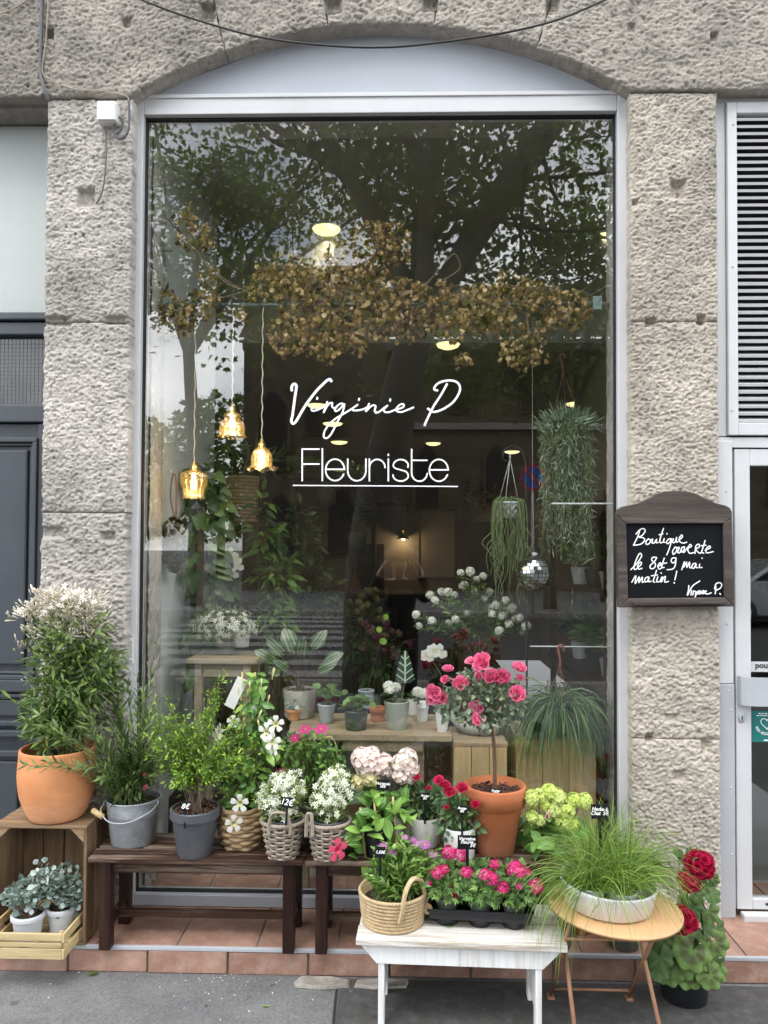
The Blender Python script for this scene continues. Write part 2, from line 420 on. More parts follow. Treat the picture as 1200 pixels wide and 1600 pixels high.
def tilemat():
    t = NT('terracotta_tile'); o = t.n('ObjectInfo'); n1 = t.noise(7, 6, .65); n2 = t.noise(60, 5, .7)
    col = t.ramp(n1, [(.28, (.22, .125, .095)), (.5, (.31, .18, .135)), (.72, (.40, .255, .20))])
    col = t.mix(.5, col, t.mix(o.outputs['Random'], (.32, .3, .3), (.66, .66, .66)), 'OVERLAY')
    col = t.mix(t.ramp(t.noise(14, 8, .75), [(.48, (0, 0, 0)), (.7, (.5, .5, .5))]), col, (.42, .32, .26))
    col = t.mix(t.ramp(t.noise(4.5, 6, .7), [(.55, (0, 0, 0)), (.8, (.6, .6, .6))]), col, (.13, .085, .065))
    return t.done(t.bsdf(col, .55, 0, t.bump(n2, .3, .002), .35))
M_tile = tilemat()
M_grout = simple('cement_grout', (.27, .255, .235), .9, 0, .2, 20, 1, 150, .002)
def asphalt():
    t = NT('asphalt'); v = t.n('TexVoronoi'); v.inputs['Scale'].default_value = 190; t.l(t.coord(), v.inputs['Vector'])
    n1 = t.noise(1.6, 6, .65); n2 = t.noise(240, 3, .7); n3 = t.noise(9, 7, .7)
    col = t.ramp(n1, [(.3, (.11, .11, .113)), (.7, (.185, .184, .185))])
    col = t.mix(t.ramp(n3, [(.46, (0, 0, 0)), (.75, (.55, .55, .55))]), col, (.085, .083, .08))
    col = t.mix(.7, col, t.mix(v.outputs['Color'], (.3, .3, .3), (.72, .72, .72)), 'OVERLAY')
    spk = t.n('TexVoronoi'); spk.inputs['Scale'].default_value = 70; t.l(t.coord(), spk.inputs['Vector'])
    col = t.mix(t.math('MULTIPLY', t.math('LESS_THAN', spk.outputs['Distance'], .12), .55), col, (.36, .35, .33))
    gum = t.n('TexVoronoi'); gum.inputs['Scale'].default_value = 5.5; t.l(t.coord(), gum.inputs['Vector']); col = t.mix(t.math('MULTIPLY', t.math('LESS_THAN', gum.outputs['Distance'], .085), .5), col, (.045, .044, .042))
    col = t.mix(t.ramp(t.noise(2.7, 7, .7), [(.56, (0, 0, 0)), (.76, (.28, .28, .28))]), col, (.20, .196, .19))
    return t.done(t.bsdf(col, .85, 0, t.bump(t.math('ADD', n2, v.outputs['Distance']), .5, .003), .3))
M_asphalt = asphalt()
M_asphalt2 = simple('worn_dark_asphalt', (.075, .073, .07), .9, 0, .35, 30, 1, 160, .006, .3, .5, (.16, .155, .15))
M_road = simple('road_asphalt', (.04, .04, .041), .85, 0, .2, 3, 1, 120, .003)
M_paint = simple('road_paint', (.24, .24, .235), .7, 0, .12, 8)
def glassmat(name, refl, tint=(1, 1, 1), rough=0.0):
    t = NT(name); tr = t.n('BsdfTransparent'); tr.inputs[0].default_value = (*tint, 1); gl = t.n('BsdfGlossy'); gl.inputs['Roughness'].default_value = rough
    m = t.n('MixShader'); m.inputs[0].default_value = refl; t.l(tr.outputs[0], m.inputs[1]); t.l(gl.outputs[0], m.inputs[2]); return t.done(m)
M_glass = glassmat('window_glass', .086, (.97, .98, .97))
M_glass_door = glassmat('door_glass', .10, (.8, .82, .8))
def shademat():
    t = NT('amber_glass'); tr = t.n('BsdfTransparent'); tr.inputs[0].default_value = (.98, .92, .78, 1); gl = t.n('BsdfGlossy'); gl.inputs['Roughness'].default_value = .06; gl.inputs[0].default_value = (1, .93, .78, 1)
    tl = t.n('BsdfTranslucent'); tl.inputs[0].default_value = (.95, .72, .36, 1); m = t.n('MixShader'); m.inputs[0].default_value = .16; m2 = t.n('MixShader'); m2.inputs[0].default_value = .05
    t.l(tr.outputs[0], m.inputs[1]); t.l(gl.outputs[0], m.inputs[2]); t.l(m.outputs[0], m2.inputs[1]); t.l(tl.outputs[0], m2.inputs[2]); return t.done(m2)
M_shade = shademat()
def emit(name, col, s):
    t = NT(name); e = t.n('Emission'); e.inputs[0].default_value = (*col, 1); e.inputs[1].default_value = s; return t.done(e)
M_bulb = emit('bulb_glow', (1, .72, .36), 9)
M_spot = emit('downlight_glow', (1, .88, .40), 1.1)
M_brass = simple('brass', (.62, .44, .16), .3, .9, .1)
M_interior = simple('interior_plaster', (.24, .21, .165), .9, 0, .1, 2)
M_ceil = simple('ceiling_paint', (.30, .30, .27), .9, 0, .05, 2)
M_whitewall = simple('white_wall', (.62, .66, .67), .8, 0, .06, 2)
M_darkwood = woodmat('dark_walnut', (.022, .014, .010), (.055, .034, .022), 'X')
M_shopfloor = simple('shop_floor', (.16, .09, .065), .5, 0, .2, 5)
# --- wood
M_bench = woodmat('stained_bench', (.020, .0085, .005), (.058, .027, .016), 'X', .48, 26, (.27, .21, .165), .75)
M_benchleg = woodmat('stained_bench_leg', (.009, .0035, .0025), (.026, .009, .006), 'Z', .38, 26, (.14, .09, .07), .14)
M_crate = woodmat('crate_pine', (.15, .095, .055), (.34, .235, .14), 'X', .78, 30, (.085, .06, .04), .75)
M_crateY = woodmat('crate_pine_depth', (.16, .095, .05), (.36, .235, .125), 'Y', .75, 30, (.09, .06, .04), .6)
M_crateZ = woodmat('crate_pine_upright', (.12, .075, .042), (.28, .19, .11), 'Z', .78, 30, (.075, .052, .036), .75)
M_tray = woodmat('pale_tray_wood', (.33, .25, .125), (.56, .45, .26), 'X', .65, 30, (.2, .15, .09), .5)
M_trayY = woodmat('pale_tray_wood_depth', (.40, .29, .13), (.66, .52, .28), 'Y', .65, 30)
M_whitewood = woodmat('whitewashed_wood', (.56, .54, .50), (.80, .79, .76), 'X', .6, 24, (.30, .23, .17), .8, .9, (.48, .60))
M_whitewoodZ = woodmat('whitewashed_leg', (.66, .66, .655), (.80, .81, .82), 'Z', .55, 24, (.42, .38, .33), .5, .5)
M_plank = woodmat('old_plank', (.17, .13, .085), (.40, .32, .22), 'X', .7, 22)
M_pine = woodmat('pine_box', (.33, .23, .11), (.56, .43, .25), 'Z', .6, 22)
M_bark = simple('bark', (.16, .125, .09), .9, 0, .3, 25, 1, 60, .004)
M_planebark = simple('plane_tree_bark', (.10, .095, .075), .9, 0, .45, 4, 1, 14, .02)
M_twig = simple('green_stem', (.13, .17, .05), .6, 0, .2, 20)
M_twigbrown = simple('brown_stem', (.13, .075, .04), .7, 0, .25, 30)
M_bamboo = simple('bamboo_stake', (.50, .37, .18), .6, 0, .15, 30)
# --- pots
def terracotta(name, c, c2):
    t = NT(name); n1 = t.noise(5, 7, .65); n2 = t.noise(40, 5, .6, stretch=(1, 1, 6))
    col = t.ramp(n1, [(.3, c), (.7, c2)]); col = t.mix(t.ramp(t.noise(9, 9, .75, stretch=(1, 1, 3)), [(.56, (0, 0, 0)), (.74, (.5, .5, .5))]), col, tuple(min(1, x * 1.25 + .06) for x in c2))
    sx = t.n('SeparateXYZ'); t.l(t.coord('Generated'), sx.inputs[0]); band = t.ramp(t.math('ADD', sx.outputs[2], t.math('MULTIPLY', t.noise(22, 7, .75, stretch=(1, 1, 4)), .5)), [(.36, (.55, .55, .55)), (.62, (0, 0, 0))]); col = t.mix(band, col, tuple(min(1, x * 1.1 + .09) for x in c2))
    col = t.mix(t.ramp(t.noise(3.5, 8, .7), [(.55, (0, 0, 0)), (.75, (.35, .35, .35))]), col, tuple(x * .55 for x in c))
    return t.done(t.bsdf(col, .75, 0, t.bump(n2, .35, .003), .25))
M_terra = terracotta('terracotta_light', (.52, .21, .085), (.68, .31, .145))
M_terra2 = terracotta('terracotta_red', (.40, .125, .05), (.50, .185, .085))
M_zinc = simple('galvanised_zinc', (.40, .43, .46), .45, .25, .35, 26, 1, 60, .0008, .5, .6, (.22, .23, .24))
M_greyplastic = simple('charcoal_plastic', (.070, .075, .088), .45, 0, .15, 8, dirt=.5, dirtcol=(.16, .15, .13))
M_blackplastic = simple('black_plastic', (.014, .015, .018), .35, 0, .2, 10)
M_greenplastic = simple('olive_grey_plastic', (.105, .115, .095), .5, 0, .15, 8)
M_potwhite = simple('pale_grey_plastic', (.54, .56, .60), .42, 0, .08, 12, dirt=.4, dirtcol=(.3, .28, .25))
M_ceramic = simple('white_ceramic', (.70, .70, .68), .3, 0, .06, 10, dirt=.22, dirtcol=(.4, .36, .3))
M_enamel = simple('white_enamel_bowl', (.66, .67, .68), .35, 0, .07, 9, dirt=.3, dirtcol=(.4, .33, .28))
M_bluegrey = simple('blue_grey_glaze', (.40, .44, .48), .35, 0, .2, 14)
M_sage = simple('sage_glaze', (.33, .36, .31), .4, 0, .2, 10)
M_darkglaze = simple('dark_green_glaze', (.035, .05, .04), .3, 0, .3, 10)
M_stonepot = simple('stone_pot', (.38, .36, .33), .85, 0, .2, 14, 1, 60, .003)
M_soil = simple('potting_soil', (.045, .03, .02), .95, 0, .5, 60, 1, 120, .01)
M_barkchip = simple('bark_chip', (.085, .042, .026), .85, 0, .4, 40, 1, 60, .003)
M_wicker = simple('grey_wicker', (.33, .28, .22), .75, 0, .3, 45, 1, 160, .002)
M_hyacinth = simple('water_hyacinth_weave', (.42, .29, .16), .7, 0, .35, 40, 1, 120, .003)
M_seagrass = simple('seagrass_rope', (.52, .385, .22), .75, 0, .3, 60, 1, 220, .003)
M_metalrust = simple('rusty_orange_metal', (.36, .19, .11), .55, .2, .25, 30, dirt=.4, dirtcol=(.16, .09, .06))
M_tabletop = simple('peach_painted_metal', (.62, .36, .185), .5, 0, .08, 5, dirt=.2, dirtcol=(.5, .33, .2))
M_slate = simple('slate_label', (.006, .007, .008), .6, 0, .2, 20, spec=.2)
M_chalk = simple('chalk_white', (.85, .85, .84), .8, 0, .05)
M_boardframe = woodmat('weathered_frame', (.026, .021, .019), (.085, .068, .06), 'X', .6, 18, (.19, .165, .15), .35)
M_skin = simple('skin', (.55, .36, .27), .5, 0, .05)
M_coat = simple('dark_coat', (.018, .018, .022), .8, 0, .2, 20)
# --- foliage
L_dark = leafmat('leaf_dark', (0.035, 0.085, 0.027), (0.077, 0.163, 0.045), .35)
L_mid = leafmat('leaf_mid', (0.067, 0.147, 0.036), (0.154, 0.294, 0.063), .42, .3, (0.266, 0.420, 0.098))
L_jas = leafmat('leaf_jasmine', (.055, .105, .026), (.125, .205, .05), .42, .3, (.25, .33, .09))
L_olive = leafmat('leaf_olive', (.065, .115, .045), (.165, .25, .085), .42, .3, (.30, .40, .13))
L_fresh = leafmat('leaf_fresh', (0.112, 0.213, 0.027), (0.250, 0.425, 0.056), .42, .35, (0.400, 0.575, 0.088))
L_mand = leafmat('leaf_mandevilla', (0.053, 0.143, 0.033), (0.150, 0.315, 0.060), .28, .25, (0.390, 0.540, 0.105), .5)
L_pinkm = leafmat('leaf_bright_glossy', (0.081, 0.203, 0.041), (0.203, 0.378, 0.081), .3, .3, (0.324, 0.513, 0.121), .6)
L_silver = leafmat('leaf_silver', (0.176, 0.248, 0.220), (0.374, 0.462, 0.429), .6, .15, (0.550, 0.627, 0.605))
L_sax = leafmat('leaf_saxifrage', (0.125, 0.213, 0.044), (0.275, 0.400, 0.100), .5, .3)
L_rose = leafmat('leaf_rose', (0.048, 0.112, 0.045), (0.112, 0.210, 0.083), .38, .2, (0.195, 0.300, 0.120))
L_std = leafmat('leaf_rose_grey', (0.080, 0.123, 0.080), (0.189, 0.246, 0.167), .5, .2)
L_verb = leafmat('leaf_verbena', (0.078, 0.171, 0.054), (0.171, 0.310, 0.093), .5, .25)
L_ost = leafmat('leaf_osteo', (0.095, 0.203, 0.041), (0.216, 0.378, 0.081), .42, .25, (0.297, 0.459, 0.121))
L_hyd = leafmat('leaf_hydrangea', (0.063, 0.161, 0.049), (0.140, 0.280, 0.070), .4, .25, None, .5)
L_grass = leafmat('blade_cat_grass', (.10, .20, .03), (.23, .38, .06), .45, .35, (.42, .54, .18))
L_drygrass = leafmat('blade_sedge', (0.045, 0.098, 0.042), (0.105, 0.195, 0.075), .35, .2)
L_string = leafmat('leaf_string', (.24, .34, .25), (.42, .55, .40), .5, .15, (.55, .66, .5))
L_rhip = leafmat('stem_rhipsalis', (0.117, 0.182, 0.065), (0.247, 0.312, 0.130), .5, .2)
L_plane = leafmat('leaf_plane_tree', (.05, .075, .03), (.11, .15, .055), .5, .4)
L_far = leafmat('leaf_far_tree', (.035, .06, .018), (.07, .11, .03), .6, .3)
L_hop = leafmat('hop_dry', (.34, .21, .10), (.62, .41, .20), .85, .3, (.80, .62, .38))
L_hopleaf = leafmat('hop_dry_leaf', (.10, .075, .04), (.24, .19, .11), .8, .2)
L_dry = leafmat('dried_hydrangea', (.06, .06, .055), (.17, .165, .14), .85, .1, (.24, .2, .14))
def geraniumleaf():
    t = NT('leaf_geranium'); a = t.n('Attribute', attribute_name='tc'); ln = t.n('VectorMath', operation='LENGTH'); t.l(a.outputs['Vector'], ln.inputs[0])
    r = ln.outputs['Value']; base = t.ramp(t.rnd(), [(0, (.055, .115, .035)), (1, (.15, .25, .065))])
    zone = t.ramp(t.math('ADD', r, t.math('MULTIPLY', t.noise(30, 3), .12)), [(.22, (0, 0, 0)), (.36, (1, 1, 1)), (.66, (1, 1, 1)), (.8, (0, 0, 0))])
    col = t.mix(t.math('MULTIPLY', zone, t.ramp(t.rnd(), [(.3, (.15, .15, .15)), (.9, (.75, .75, .75))])), base, (.075, .065, .04))
    p = t.bsdf(col, .55, spec=.3, normal=t.bump(t.noise(70, 3), .3, .003)); tr = t.n('BsdfTranslucent'); t.l(col, tr.inputs[0]); m = t.n('MixShader'); m.inputs[0].default_value = .2
    t.l(p.outputs[0], m.inputs[1]); t.l(tr.outputs[0], m.inputs[2]); return t.done(m)
L_ger = geraniumleaf()
def stripeleaf(name, dark, light, veinfreq, mode):
    t = NT(name); a = t.n('Attribute', attribute_name='tc'); sx = t.n('SeparateXYZ'); t.l(a.outputs['Vector'], sx.inputs[0]); ax = t.math('ABSOLUTE', sx.outputs[0])
    if mode == 'calathea':
        b = t.math('MULTIPLY', t.math('GREATER_THAN', ax, .34), t.math('LESS_THAN', ax, .56)); c = t.math('LESS_THAN', ax, .06); f = t.math('MAXIMUM', b, c)
    else:
        w = t.math('SINE', t.math('MULTIPLY', t.math('SUBTRACT', sx.outputs[1], t.math('MULTIPLY', ax, .25)), veinfreq)); f = t.math('MAXIMUM', t.math('GREATER_THAN', w, .8), t.math('LESS_THAN', ax, .09)); f = t.math('MAXIMUM', f, t.math('GREATER_THAN', ax, .93))
    return t.done(t.bsdf(t.mix(f, dark, light), .35))
L_cal = stripeleaf('leaf_calathea', (.022, .055, .02), (.13, .19, .07), 0, 'calathea')
L_alo = stripeleaf('leaf_alocasia', (.022, .055, .03), (.42, .48, .38), 28, 'alo')
P_jas = petalmat('petal_jasmine', (.62, .58, .42), (.88, .80, .74))
P_white = petalmat('petal_white', (.78, .78, .74), (.88, .88, .86), grad=((.72, .72, .45), .5))
P_sax = petalmat('petal_saxifrage', (.74, .76, .66), (.88, .88, .84), grad=((.62, .66, .25), .45))
P_pink = petalmat('petal_rose_pink', (.80, .14, .32), (.90, .32, .48), grad=((.84, .34, .42), .9))
P_red = petalmat('petal_rose_red', (.50, .018, .075), (.68, .05, .15))
P_verb = petalmat('petal_verbena', (.62, .025, .18), (.78, .07, .28), grad=((.85, .42, .5), .35))
P_ger = petalmat('petal_geranium', (.42, .006, .05), (.60, .02, .095))
P_hyd = petalmat('petal_hydrangea', (.88, .70, .68), (.93, .87, .82), grad=((.92, .87, .70), .6))
P_hydy = petalmat('petal_hydrangea_cream', (.78, .74, .36), (.86, .80, .55))
P_lime = petalmat('petal_lime', (.56, .68, .16), (.74, .78, .36), grad=((.52, .66, .14), .6))
P_mandp = petalmat('petal_mandevilla_pink', (.74, .05, .14), (.82, .14, .24))
P_purple = petalmat('petal_osteo', (.36, .06, .34), (.55, .22, .52))
P_clem = petalmat('petal_clematis', (.36, .015, .12), (.48, .04, .19))
P_eye = simple('flower_eye', (.5, .42, .05), .7)
# ------------------------------------------------------------------ ground, step, facade
YP, YF, YG = 3.03, 3.10, 3.125         # stone face, window frame face, glass
YR, ZS = 2.786, .094                   # riser face of the step, its height
def hx(px, py, Y): return float(onY(px, py, Y)[0])
def hz(px, py, Y): return float(onY(px, py, Y)[2])

g = box(-30, 30, -2.4, 3.6, -.3, 0); struct('pavement', g, M_asphalt)
struct('road', box(-60, 60, -11.5, -2.58, -.45, -.13), M_road)
struct('far_pavement', box(-60, 60, -22, -11.68, -.3, 0), M_asphalt)
for nm, y0 in (('kerb', -2.58), ('kerb', -11.68)):
    struct(nm, box(-40, 40, y0, y0 + .178, -.3, .004), M_grout, bevel=.02)
struct('ground', box(-200, 200, -200, 60, -1.2, -.46), M_road)
for i in range(9):                      # zebra crossing opposite the shop
    y0 = -3.4 - i * .95; struct('crossing_stripe', box(-4.6, -.4, y0 - .5, y0, -.126, -.122), M_paint)
# joint in the pavement
jp = [onZ(527, 1542, .0), onZ(524, 1565, .0), onZ(521, 1600, .0), onZ(512, 1680, .0)]
part('pavement_joint', gjoin([bar(np.array(a) + (0, 0, .0005), np.array(b) + (0, 0, .0005), .009, .004) for a, b in zip(jp[:-1], jp[1:])]), M_dark)['kind'] = 'structure'

W_ = [onZ(a, b, .004) for a, b in ((531, 1546), (560, 1549), (640, 1549), (1400, 1556))]; yv = YR - .006
struct('pavement_patch', G([(W_[0][0], yv - .012, .004), (3.5, yv - .012, .004), (3.5, 1.9, .004), (float(onZ(508, 1700, .004)[0]), 1.9, .004)] + [(W_[0][0], yv - .012, -.001), (3.5, yv - .012, -.001), (3.5, 1.9, -.001), (float(onZ(508, 1700, .004)[0]), 1.9, -.001)], [(3, 2, 1, 0), (4, 5, 6, 7), (0, 1, 5, 4), (2, 3, 7, 6), (1, 2, 6, 5), (3, 0, 4, 7)]), M_asphalt2)
step = struct('doorstep', box(-2.6, 2.4, YR + .012, 3.6, -.02, ZS - .006), M_grout)
pitch = mm(125.5, YR); x_first = hx(482, 1500, YR)
rs = random.Random(3)
tile_r = mesh_of(box(0, pitch - .008, 0, .02, .002, ZS - .014), 'tile', M_tile)
tile_f = mesh_of(box(0, pitch - .007, 0, .30, -.012, 0), 'tile', M_tile)
for k in range(-5, 8):
    x = x_first + k * pitch
    if x > 2.2 or x < -2.4: continue
    o = link('tile', tile_r, step, (x + .004, YR + rs.uniform(-.002, .002), rs.uniform(-.002, .001)), .003, 2); o.rotation_euler = (0, 0, rs.uniform(-.004, .004))
    for r in range(2):
        xo = x + pitch * .35
        link('tile', tile_f, step, (xo + .004, YR + .012 + r * .306, ZS + rs.uniform(-.0012, .0012)), .003, 2)
part('edge_trim', box(-2.4, 2.3, YR - .002, YR + .011, ZS - .013, ZS + .001), M_alu2, step, bevel=.002)

# --- rough limestone blocks
ax_l, ax_r = hx(204, 152, YP), hx(985, 143, YP)
az_l, az_r = hz(204, 152, YP), hz(985, 143, YP); apx, apz = hx(600, 38, YP), hz(600, 38, YP)
def circ3(a, b, c):
    (x1, y1), (x2, y2), (x3, y3) = a, b, c
    A = np.array([[2 * (x2 - x1), 2 * (y2 - y1)], [2 * (x3 - x1), 2 * (y3 - y1)]]); B = np.array([x2 ** 2 - x1 ** 2 + y2 ** 2 - y1 ** 2, x3 ** 2 - x1 ** 2 + y3 ** 2 - y1 ** 2])
    c0 = np.linalg.solve(A, B); return c0[0], c0[1], math.hypot(x1 - c0[0], y1 - c0[1])
acx, acz, acr = circ3((ax_l, az_l), (apx, apz), (ax_r, az_r))
zj_l, zj_r = az_l, az_r
def arch_z(x):
    if ax_l <= x <= ax_r: return acz + math.sqrt(max(acr ** 2 - (x - acx) ** 2, 0))
    return zj_l if x < ax_l else zj_r
def stone(parent, xl, xr, zb, zt, mat, depth=.16, res=.0036, amp=.0048, seed=0, dents=(), yf=YP, wavy=.004, freq=1.0):
    w = abs(xr(.5) - xl(.5)); h = zt - zb((xl(0) + xr(0)) / 2)
    nx, nz = max(8, int(w / res)), max(8, int(h / res))
    U, Vv = np.meshgrid(np.linspace(0, 1, nx + 1), np.linspace(0, 1, nz + 1))
    XL = np.array([xl(v) for v in np.linspace(0, 1, nz + 1)])[:, None]; XR = np.array([xr(v) for v in np.linspace(0, 1, nz + 1)])[:, None]
    X = XL + (XR - XL) * U; ZB = np.vectorize(zb)(X); Z = ZB + (zt - ZB) * Vv
    off = seed * 13.7
    e = np.minimum(np.minimum((X - XL), (XR - X)), np.minimum(Z - ZB, zt - Z))
    D = np.zeros_like(X)
    for i in range(nz + 1):
        for j in range(nx + 1):
            x, z = X[i, j], Z[i, j]
            wx = .35 * mnoise.noise((x * 14, off + 1, z * 14)); q = (x * 62 * freq + wx, off, z * 74 * freq + 1.4 * wx)
            a = mnoise.noise(q); b = mnoise.noise((x * 130 * freq + 5, off + 3, z * 150 * freq)); c = mnoise.noise((x * 6, off + 9, z * 6)); d3 = mnoise.noise((x * 24, off + 5, z * 28)); f2 = mnoise.fractal((x * 84, off + 7, z * 96), .6, 2.1, 2)
            D[i, j] = amp * (.35 + .7 * c + .7 * d3 + .85 * f2 - 2.1 * max(0, a - .04) - 1.3 * max(0, b - .1))
    D -= .006 * np.exp(-np.maximum(e, 0) / .004) + .003 * np.exp(-np.maximum(e, 0) / .016)
    for (dx, dz, rw, rh, dd) in dents:
        m = 1 / (1 + np.exp((np.maximum(np.abs(X - dx) / rw, np.abs(Z - dz) / rh) - 1) * 9)); D -= dd * m
    EX = wavy * np.vectorize(lambda z: mnoise.noise((off + 2, z * 22, 1)) + .6 * mnoise.noise((off + 2, z * 60, 4)))(Z)
    X = X + EX * np.where(U < .5, 1, -1) * np.abs(2 * U - 1) ** 6
    V = np.stack([X, yf - D, Z], -1).reshape(-1, 3); n = nx + 1
    ii, jj = np.meshgrid(np.arange(nz), np.arange(nx), indexing='ij'); a = (ii * n + jj).ravel()
    quads = np.stack([a, a + 1, a + n + 1, a + n], 1)
    ring = [j for j in range(n)] + [i * n + nx for i in range(1, nz + 1)] + [nz * n + j for j in range(nx - 1, -1, -1)] + [i * n for i in range(nz - 1, 0, -1)]
    bk = V[ring].copy(); bk[:, 1] = yf + depth; base = len(V); k = len(ring)
    side = np.array([(ring[(q + 1) % k], ring[q], base + q, base + (q + 1) % k) for q in range(k)])
    V = np.vstack([V, bk]); Q = np.vstack([quads, side])
    me = raw_mesh('stone_block', V, Q.ravel(), np.full(len(Q), 4), None, [mat], True)
    me.set_sharp_from_angle(angle=math.radians(70)); return link('stone_block', me, parent)
cst = lambda v: (lambda t: v)
wall = thing('stone_facade', 'rough limestone wall with arched shop opening and two pillars', 'wall', (0, 0, 0))
xl0, xl1 = hx(67, 600, YP), hx(201, 600, YP); xr0, xr1 = hx(986, 600, YP), hx(1123, 600, YP)
def zz(py): return hz(600, py, YP)
lp = [(zz(1480) , zz(1140)), (zz(1140), zz(803)), (zz(803), zz(502)), (zz(502), zj_l - .004)]
def dent(px, py, w, h, d): return (hx(px, py, YP), hz(px, py, YP), mm(w, YP) / 2, mm(h, YP) / 2, d)
dl = [dent(88, 502, 40, 14, .02), dent(180, 500, 34, 12, .022), dent(80, 832, 36, 16, .02), dent(168, 838, 22, 14, .022), dent(134, 308, 26, 26, .03), dent(190, 285, 20, 10, .006), dent(112, 235, 5, 5, .008), dent(130, 368, 4, 4, .015), dent(118, 366, 4, 4, .015)]
dr = [dent(1060, 296, 22, 26, .025), dent(1018, 503, 16, 12, .02), dent(1096, 500, 12, 14, .025), dent(1016, 1153, 12, 12, .03), dent(1105, 1168, 14, 18, .02), dent(1062, 1213, 18, 16, .014), dent(1050, 1122, 20, 12, .012), dent(993, 316, 8, 8, .02)]
for i, (a, b) in enumerate(lp):
    stone(wall, cst(xl0), cst(xl1), cst(max(a, ZS) + .0008), b - .0008, M_stone_l, seed=i + 1, dents=dl, wavy=.007)
rp = [(zz(1480), zz(1150)), (zz(1150), zz(806)), (zz(806), zz(503)), (zz(503), zj_r - .004)]
for i, (a, b) in enumerate(rp):
    stone(wall, cst(xr0), cst(xr1), cst(max(a, ZS) + .0008), b - .0008, M_stone_r, seed=i + 11, dents=dr, freq=1.15)
ztop = hz(600, -60, YP)
joints = [(-3.4, -3.4)] + [(hx(a, b, YP), hx(c, d, YP)) for a, b, c, d in ((352, 74, 322, -60), (513, 34, 500, -60), (678, 30, 692, -60), (838, 68, 880, -60))] + [(2.9, 2.9)]
dt = [dent(325, 22, 22, 26, .03), dent(522, 12, 24, 22, .03), dent(672, 10, 22, 20, .03), dent(864, 12, 22, 24, .03), dent(199, 38, 14, 14, .02), dent(78, 55, 14, 16, .03), dent(986, 46, 12, 14, .018), dent(1115, 60, 12, 14, .02)]
for i in range(len(joints) - 1):
    (b0, t0), (b1, t1) = joints[i], joints[i + 1]
    if i == 0: b0 = t0 = -2.0
    if i == len(joints) - 2: b1 = t1 = 1.9
    stone(wall, lambda v, b0=b0, t0=t0: b0 + (t0 - b0) * v + .001, lambda v, b1=b1, t1=t1: b1 + (t1 - b1) * v - .001, arch_z, ztop, M_stone_t, depth=.18, res=.0042, seed=i + 30, dents=dt, yf=YP - .012, freq=.95)
part('wall_core', box(-2.6, xl1 - .004, YP + .15, 3.38, zj_l + .05, 4.2).add(box(xr0 + .004, 2.6, YP + .15, 3.38, zj_r + .05, 4.2)).add(box(xl0 + .02, -1.068, YF + .075, 3.38, ZS, 3.7)).add(box(.893, xr1 - .02, YF + .075, 3.38, ZS, 3.7)).add(box(-1.068, .893, YF + .075, 3.38, 3.36, 3.7)), M_stone_l, wall)
# inner stone reveals, seen through the glass
for xa, xb, sg in ((-1.12, -1.068, 1), (.893, .945, -1)):
    gs = []
    for i in range(60):
        pass
    n1, n2 = 22, 240; Vv = []; Fq = []
    for i in range(n2 + 1):
        for j in range(n1 + 1):
            y = YF + .076 + (3.38 - YF - .076) * j / n1; z = ZS + (3.3 - ZS) * i / n2
            d = .006 * mnoise.fractal((y * 30, z * 30, xa * 9), .9, 2.1, 3) + .012 * math.exp(-(n1 - j) * .35)
            Vv.append(((-1.068 if sg > 0 else .893) + sg * (.012 + d - .006 * math.exp(-(n1 - j) * .3) * 4), y, z))
    for i in range(n2):
        for j in range(n1):
            a = i * (n1 + 1) + j; Fq.append((a, a + 1, a + n1 + 2, a + n1 + 1) if sg < 0 else (a, a + n1 + 1, a + n1 + 2, a + 1))
    part('stone_reveal', G(Vv, Fq), M_stone_l, wall, True)
part('upper_wall', box(-8, 8, YP + .02, 3.38, ztop + .004, 9), M_stone_t, wall)
for xa, xb in ((-8, -2.45), (2.3, 8)): part('side_wall', box(xa, xb, YP, 3.38, 0, ztop), M_stone_l, wall)

# --- window
win = thing('shop_window', 'tall silver framed shop window with white script lettering', 'window', (0, 0, 0))
wx0, wx1, wx2, wx3 = hx(201, 400, YF), hx(223, 400, YF), hx(964, 400, YF), hx(986, 400, YF)
wzt0, wzt1 = hz(600, 178, YF), hz(600, 149, YF); wzb = hz(600, 1402, YF)
part('jamb', box(wx0, wx1, YF - .012, YF + .07, ZS + .002, wzt1), M_alu, win, bevel=.003)
part('jamb', box(wx2, wx3, YF - .012, YF + .07, ZS + .002, wzt1), M_alu, win, bevel=.003)
part('top_rail', box(wx1 + .001, wx2 - .001, YF - .010, YF + .07, wzt0, wzt1), M_alu, win, bevel=.003)
part('top_ledge', box(wx0 + .004, wx3 - .004, YF - .016, YF - .009, wzt1 - .012, wzt1 + .004), M_alu, win, bevel=.002)
part('bottom_rail', box(wx1 + .001, wx2 - .001, YF - .008, YF + .07, ZS + .002, wzb), M_alu2, win, bevel=.003)
for i, (xa, xb, za, zb) in enumerate(((wx1, wx1 + .007, wzb, wzt0), (wx2 - .007, wx2, wzb, wzt0), (wx1, wx2, wzt0 - .008, wzt0 - .0005), (wx1, wx2, wzb, wzb + .007))):
    part('gasket', box(xa, xb, YG - .01 + i * .0004, YG + .012 + i * .0004, za, zb), M_black, win)
part('glass_pane', box(wx1 - .004, wx2 + .004, YG, YG + .008, wzb - .003, wzt0 + .003), M_glass, win)
n = 40; pan = [(wx0 + .01, wzt1 - .002)] + [(acx + (acr + .035) * math.sin(a), acz + (acr + .035) * math.cos(a)) for a in np.linspace(math.asin((wx0 + .01 - acx) / (acr + .035)), math.asin((wx3 - .01 - acx) / (acr + .035)), n)] + [(wx3 - .01, wzt1 - .002)]
part('fanlight_panel', prism(pan, YF + .004, YF + .03), M_panel, win)

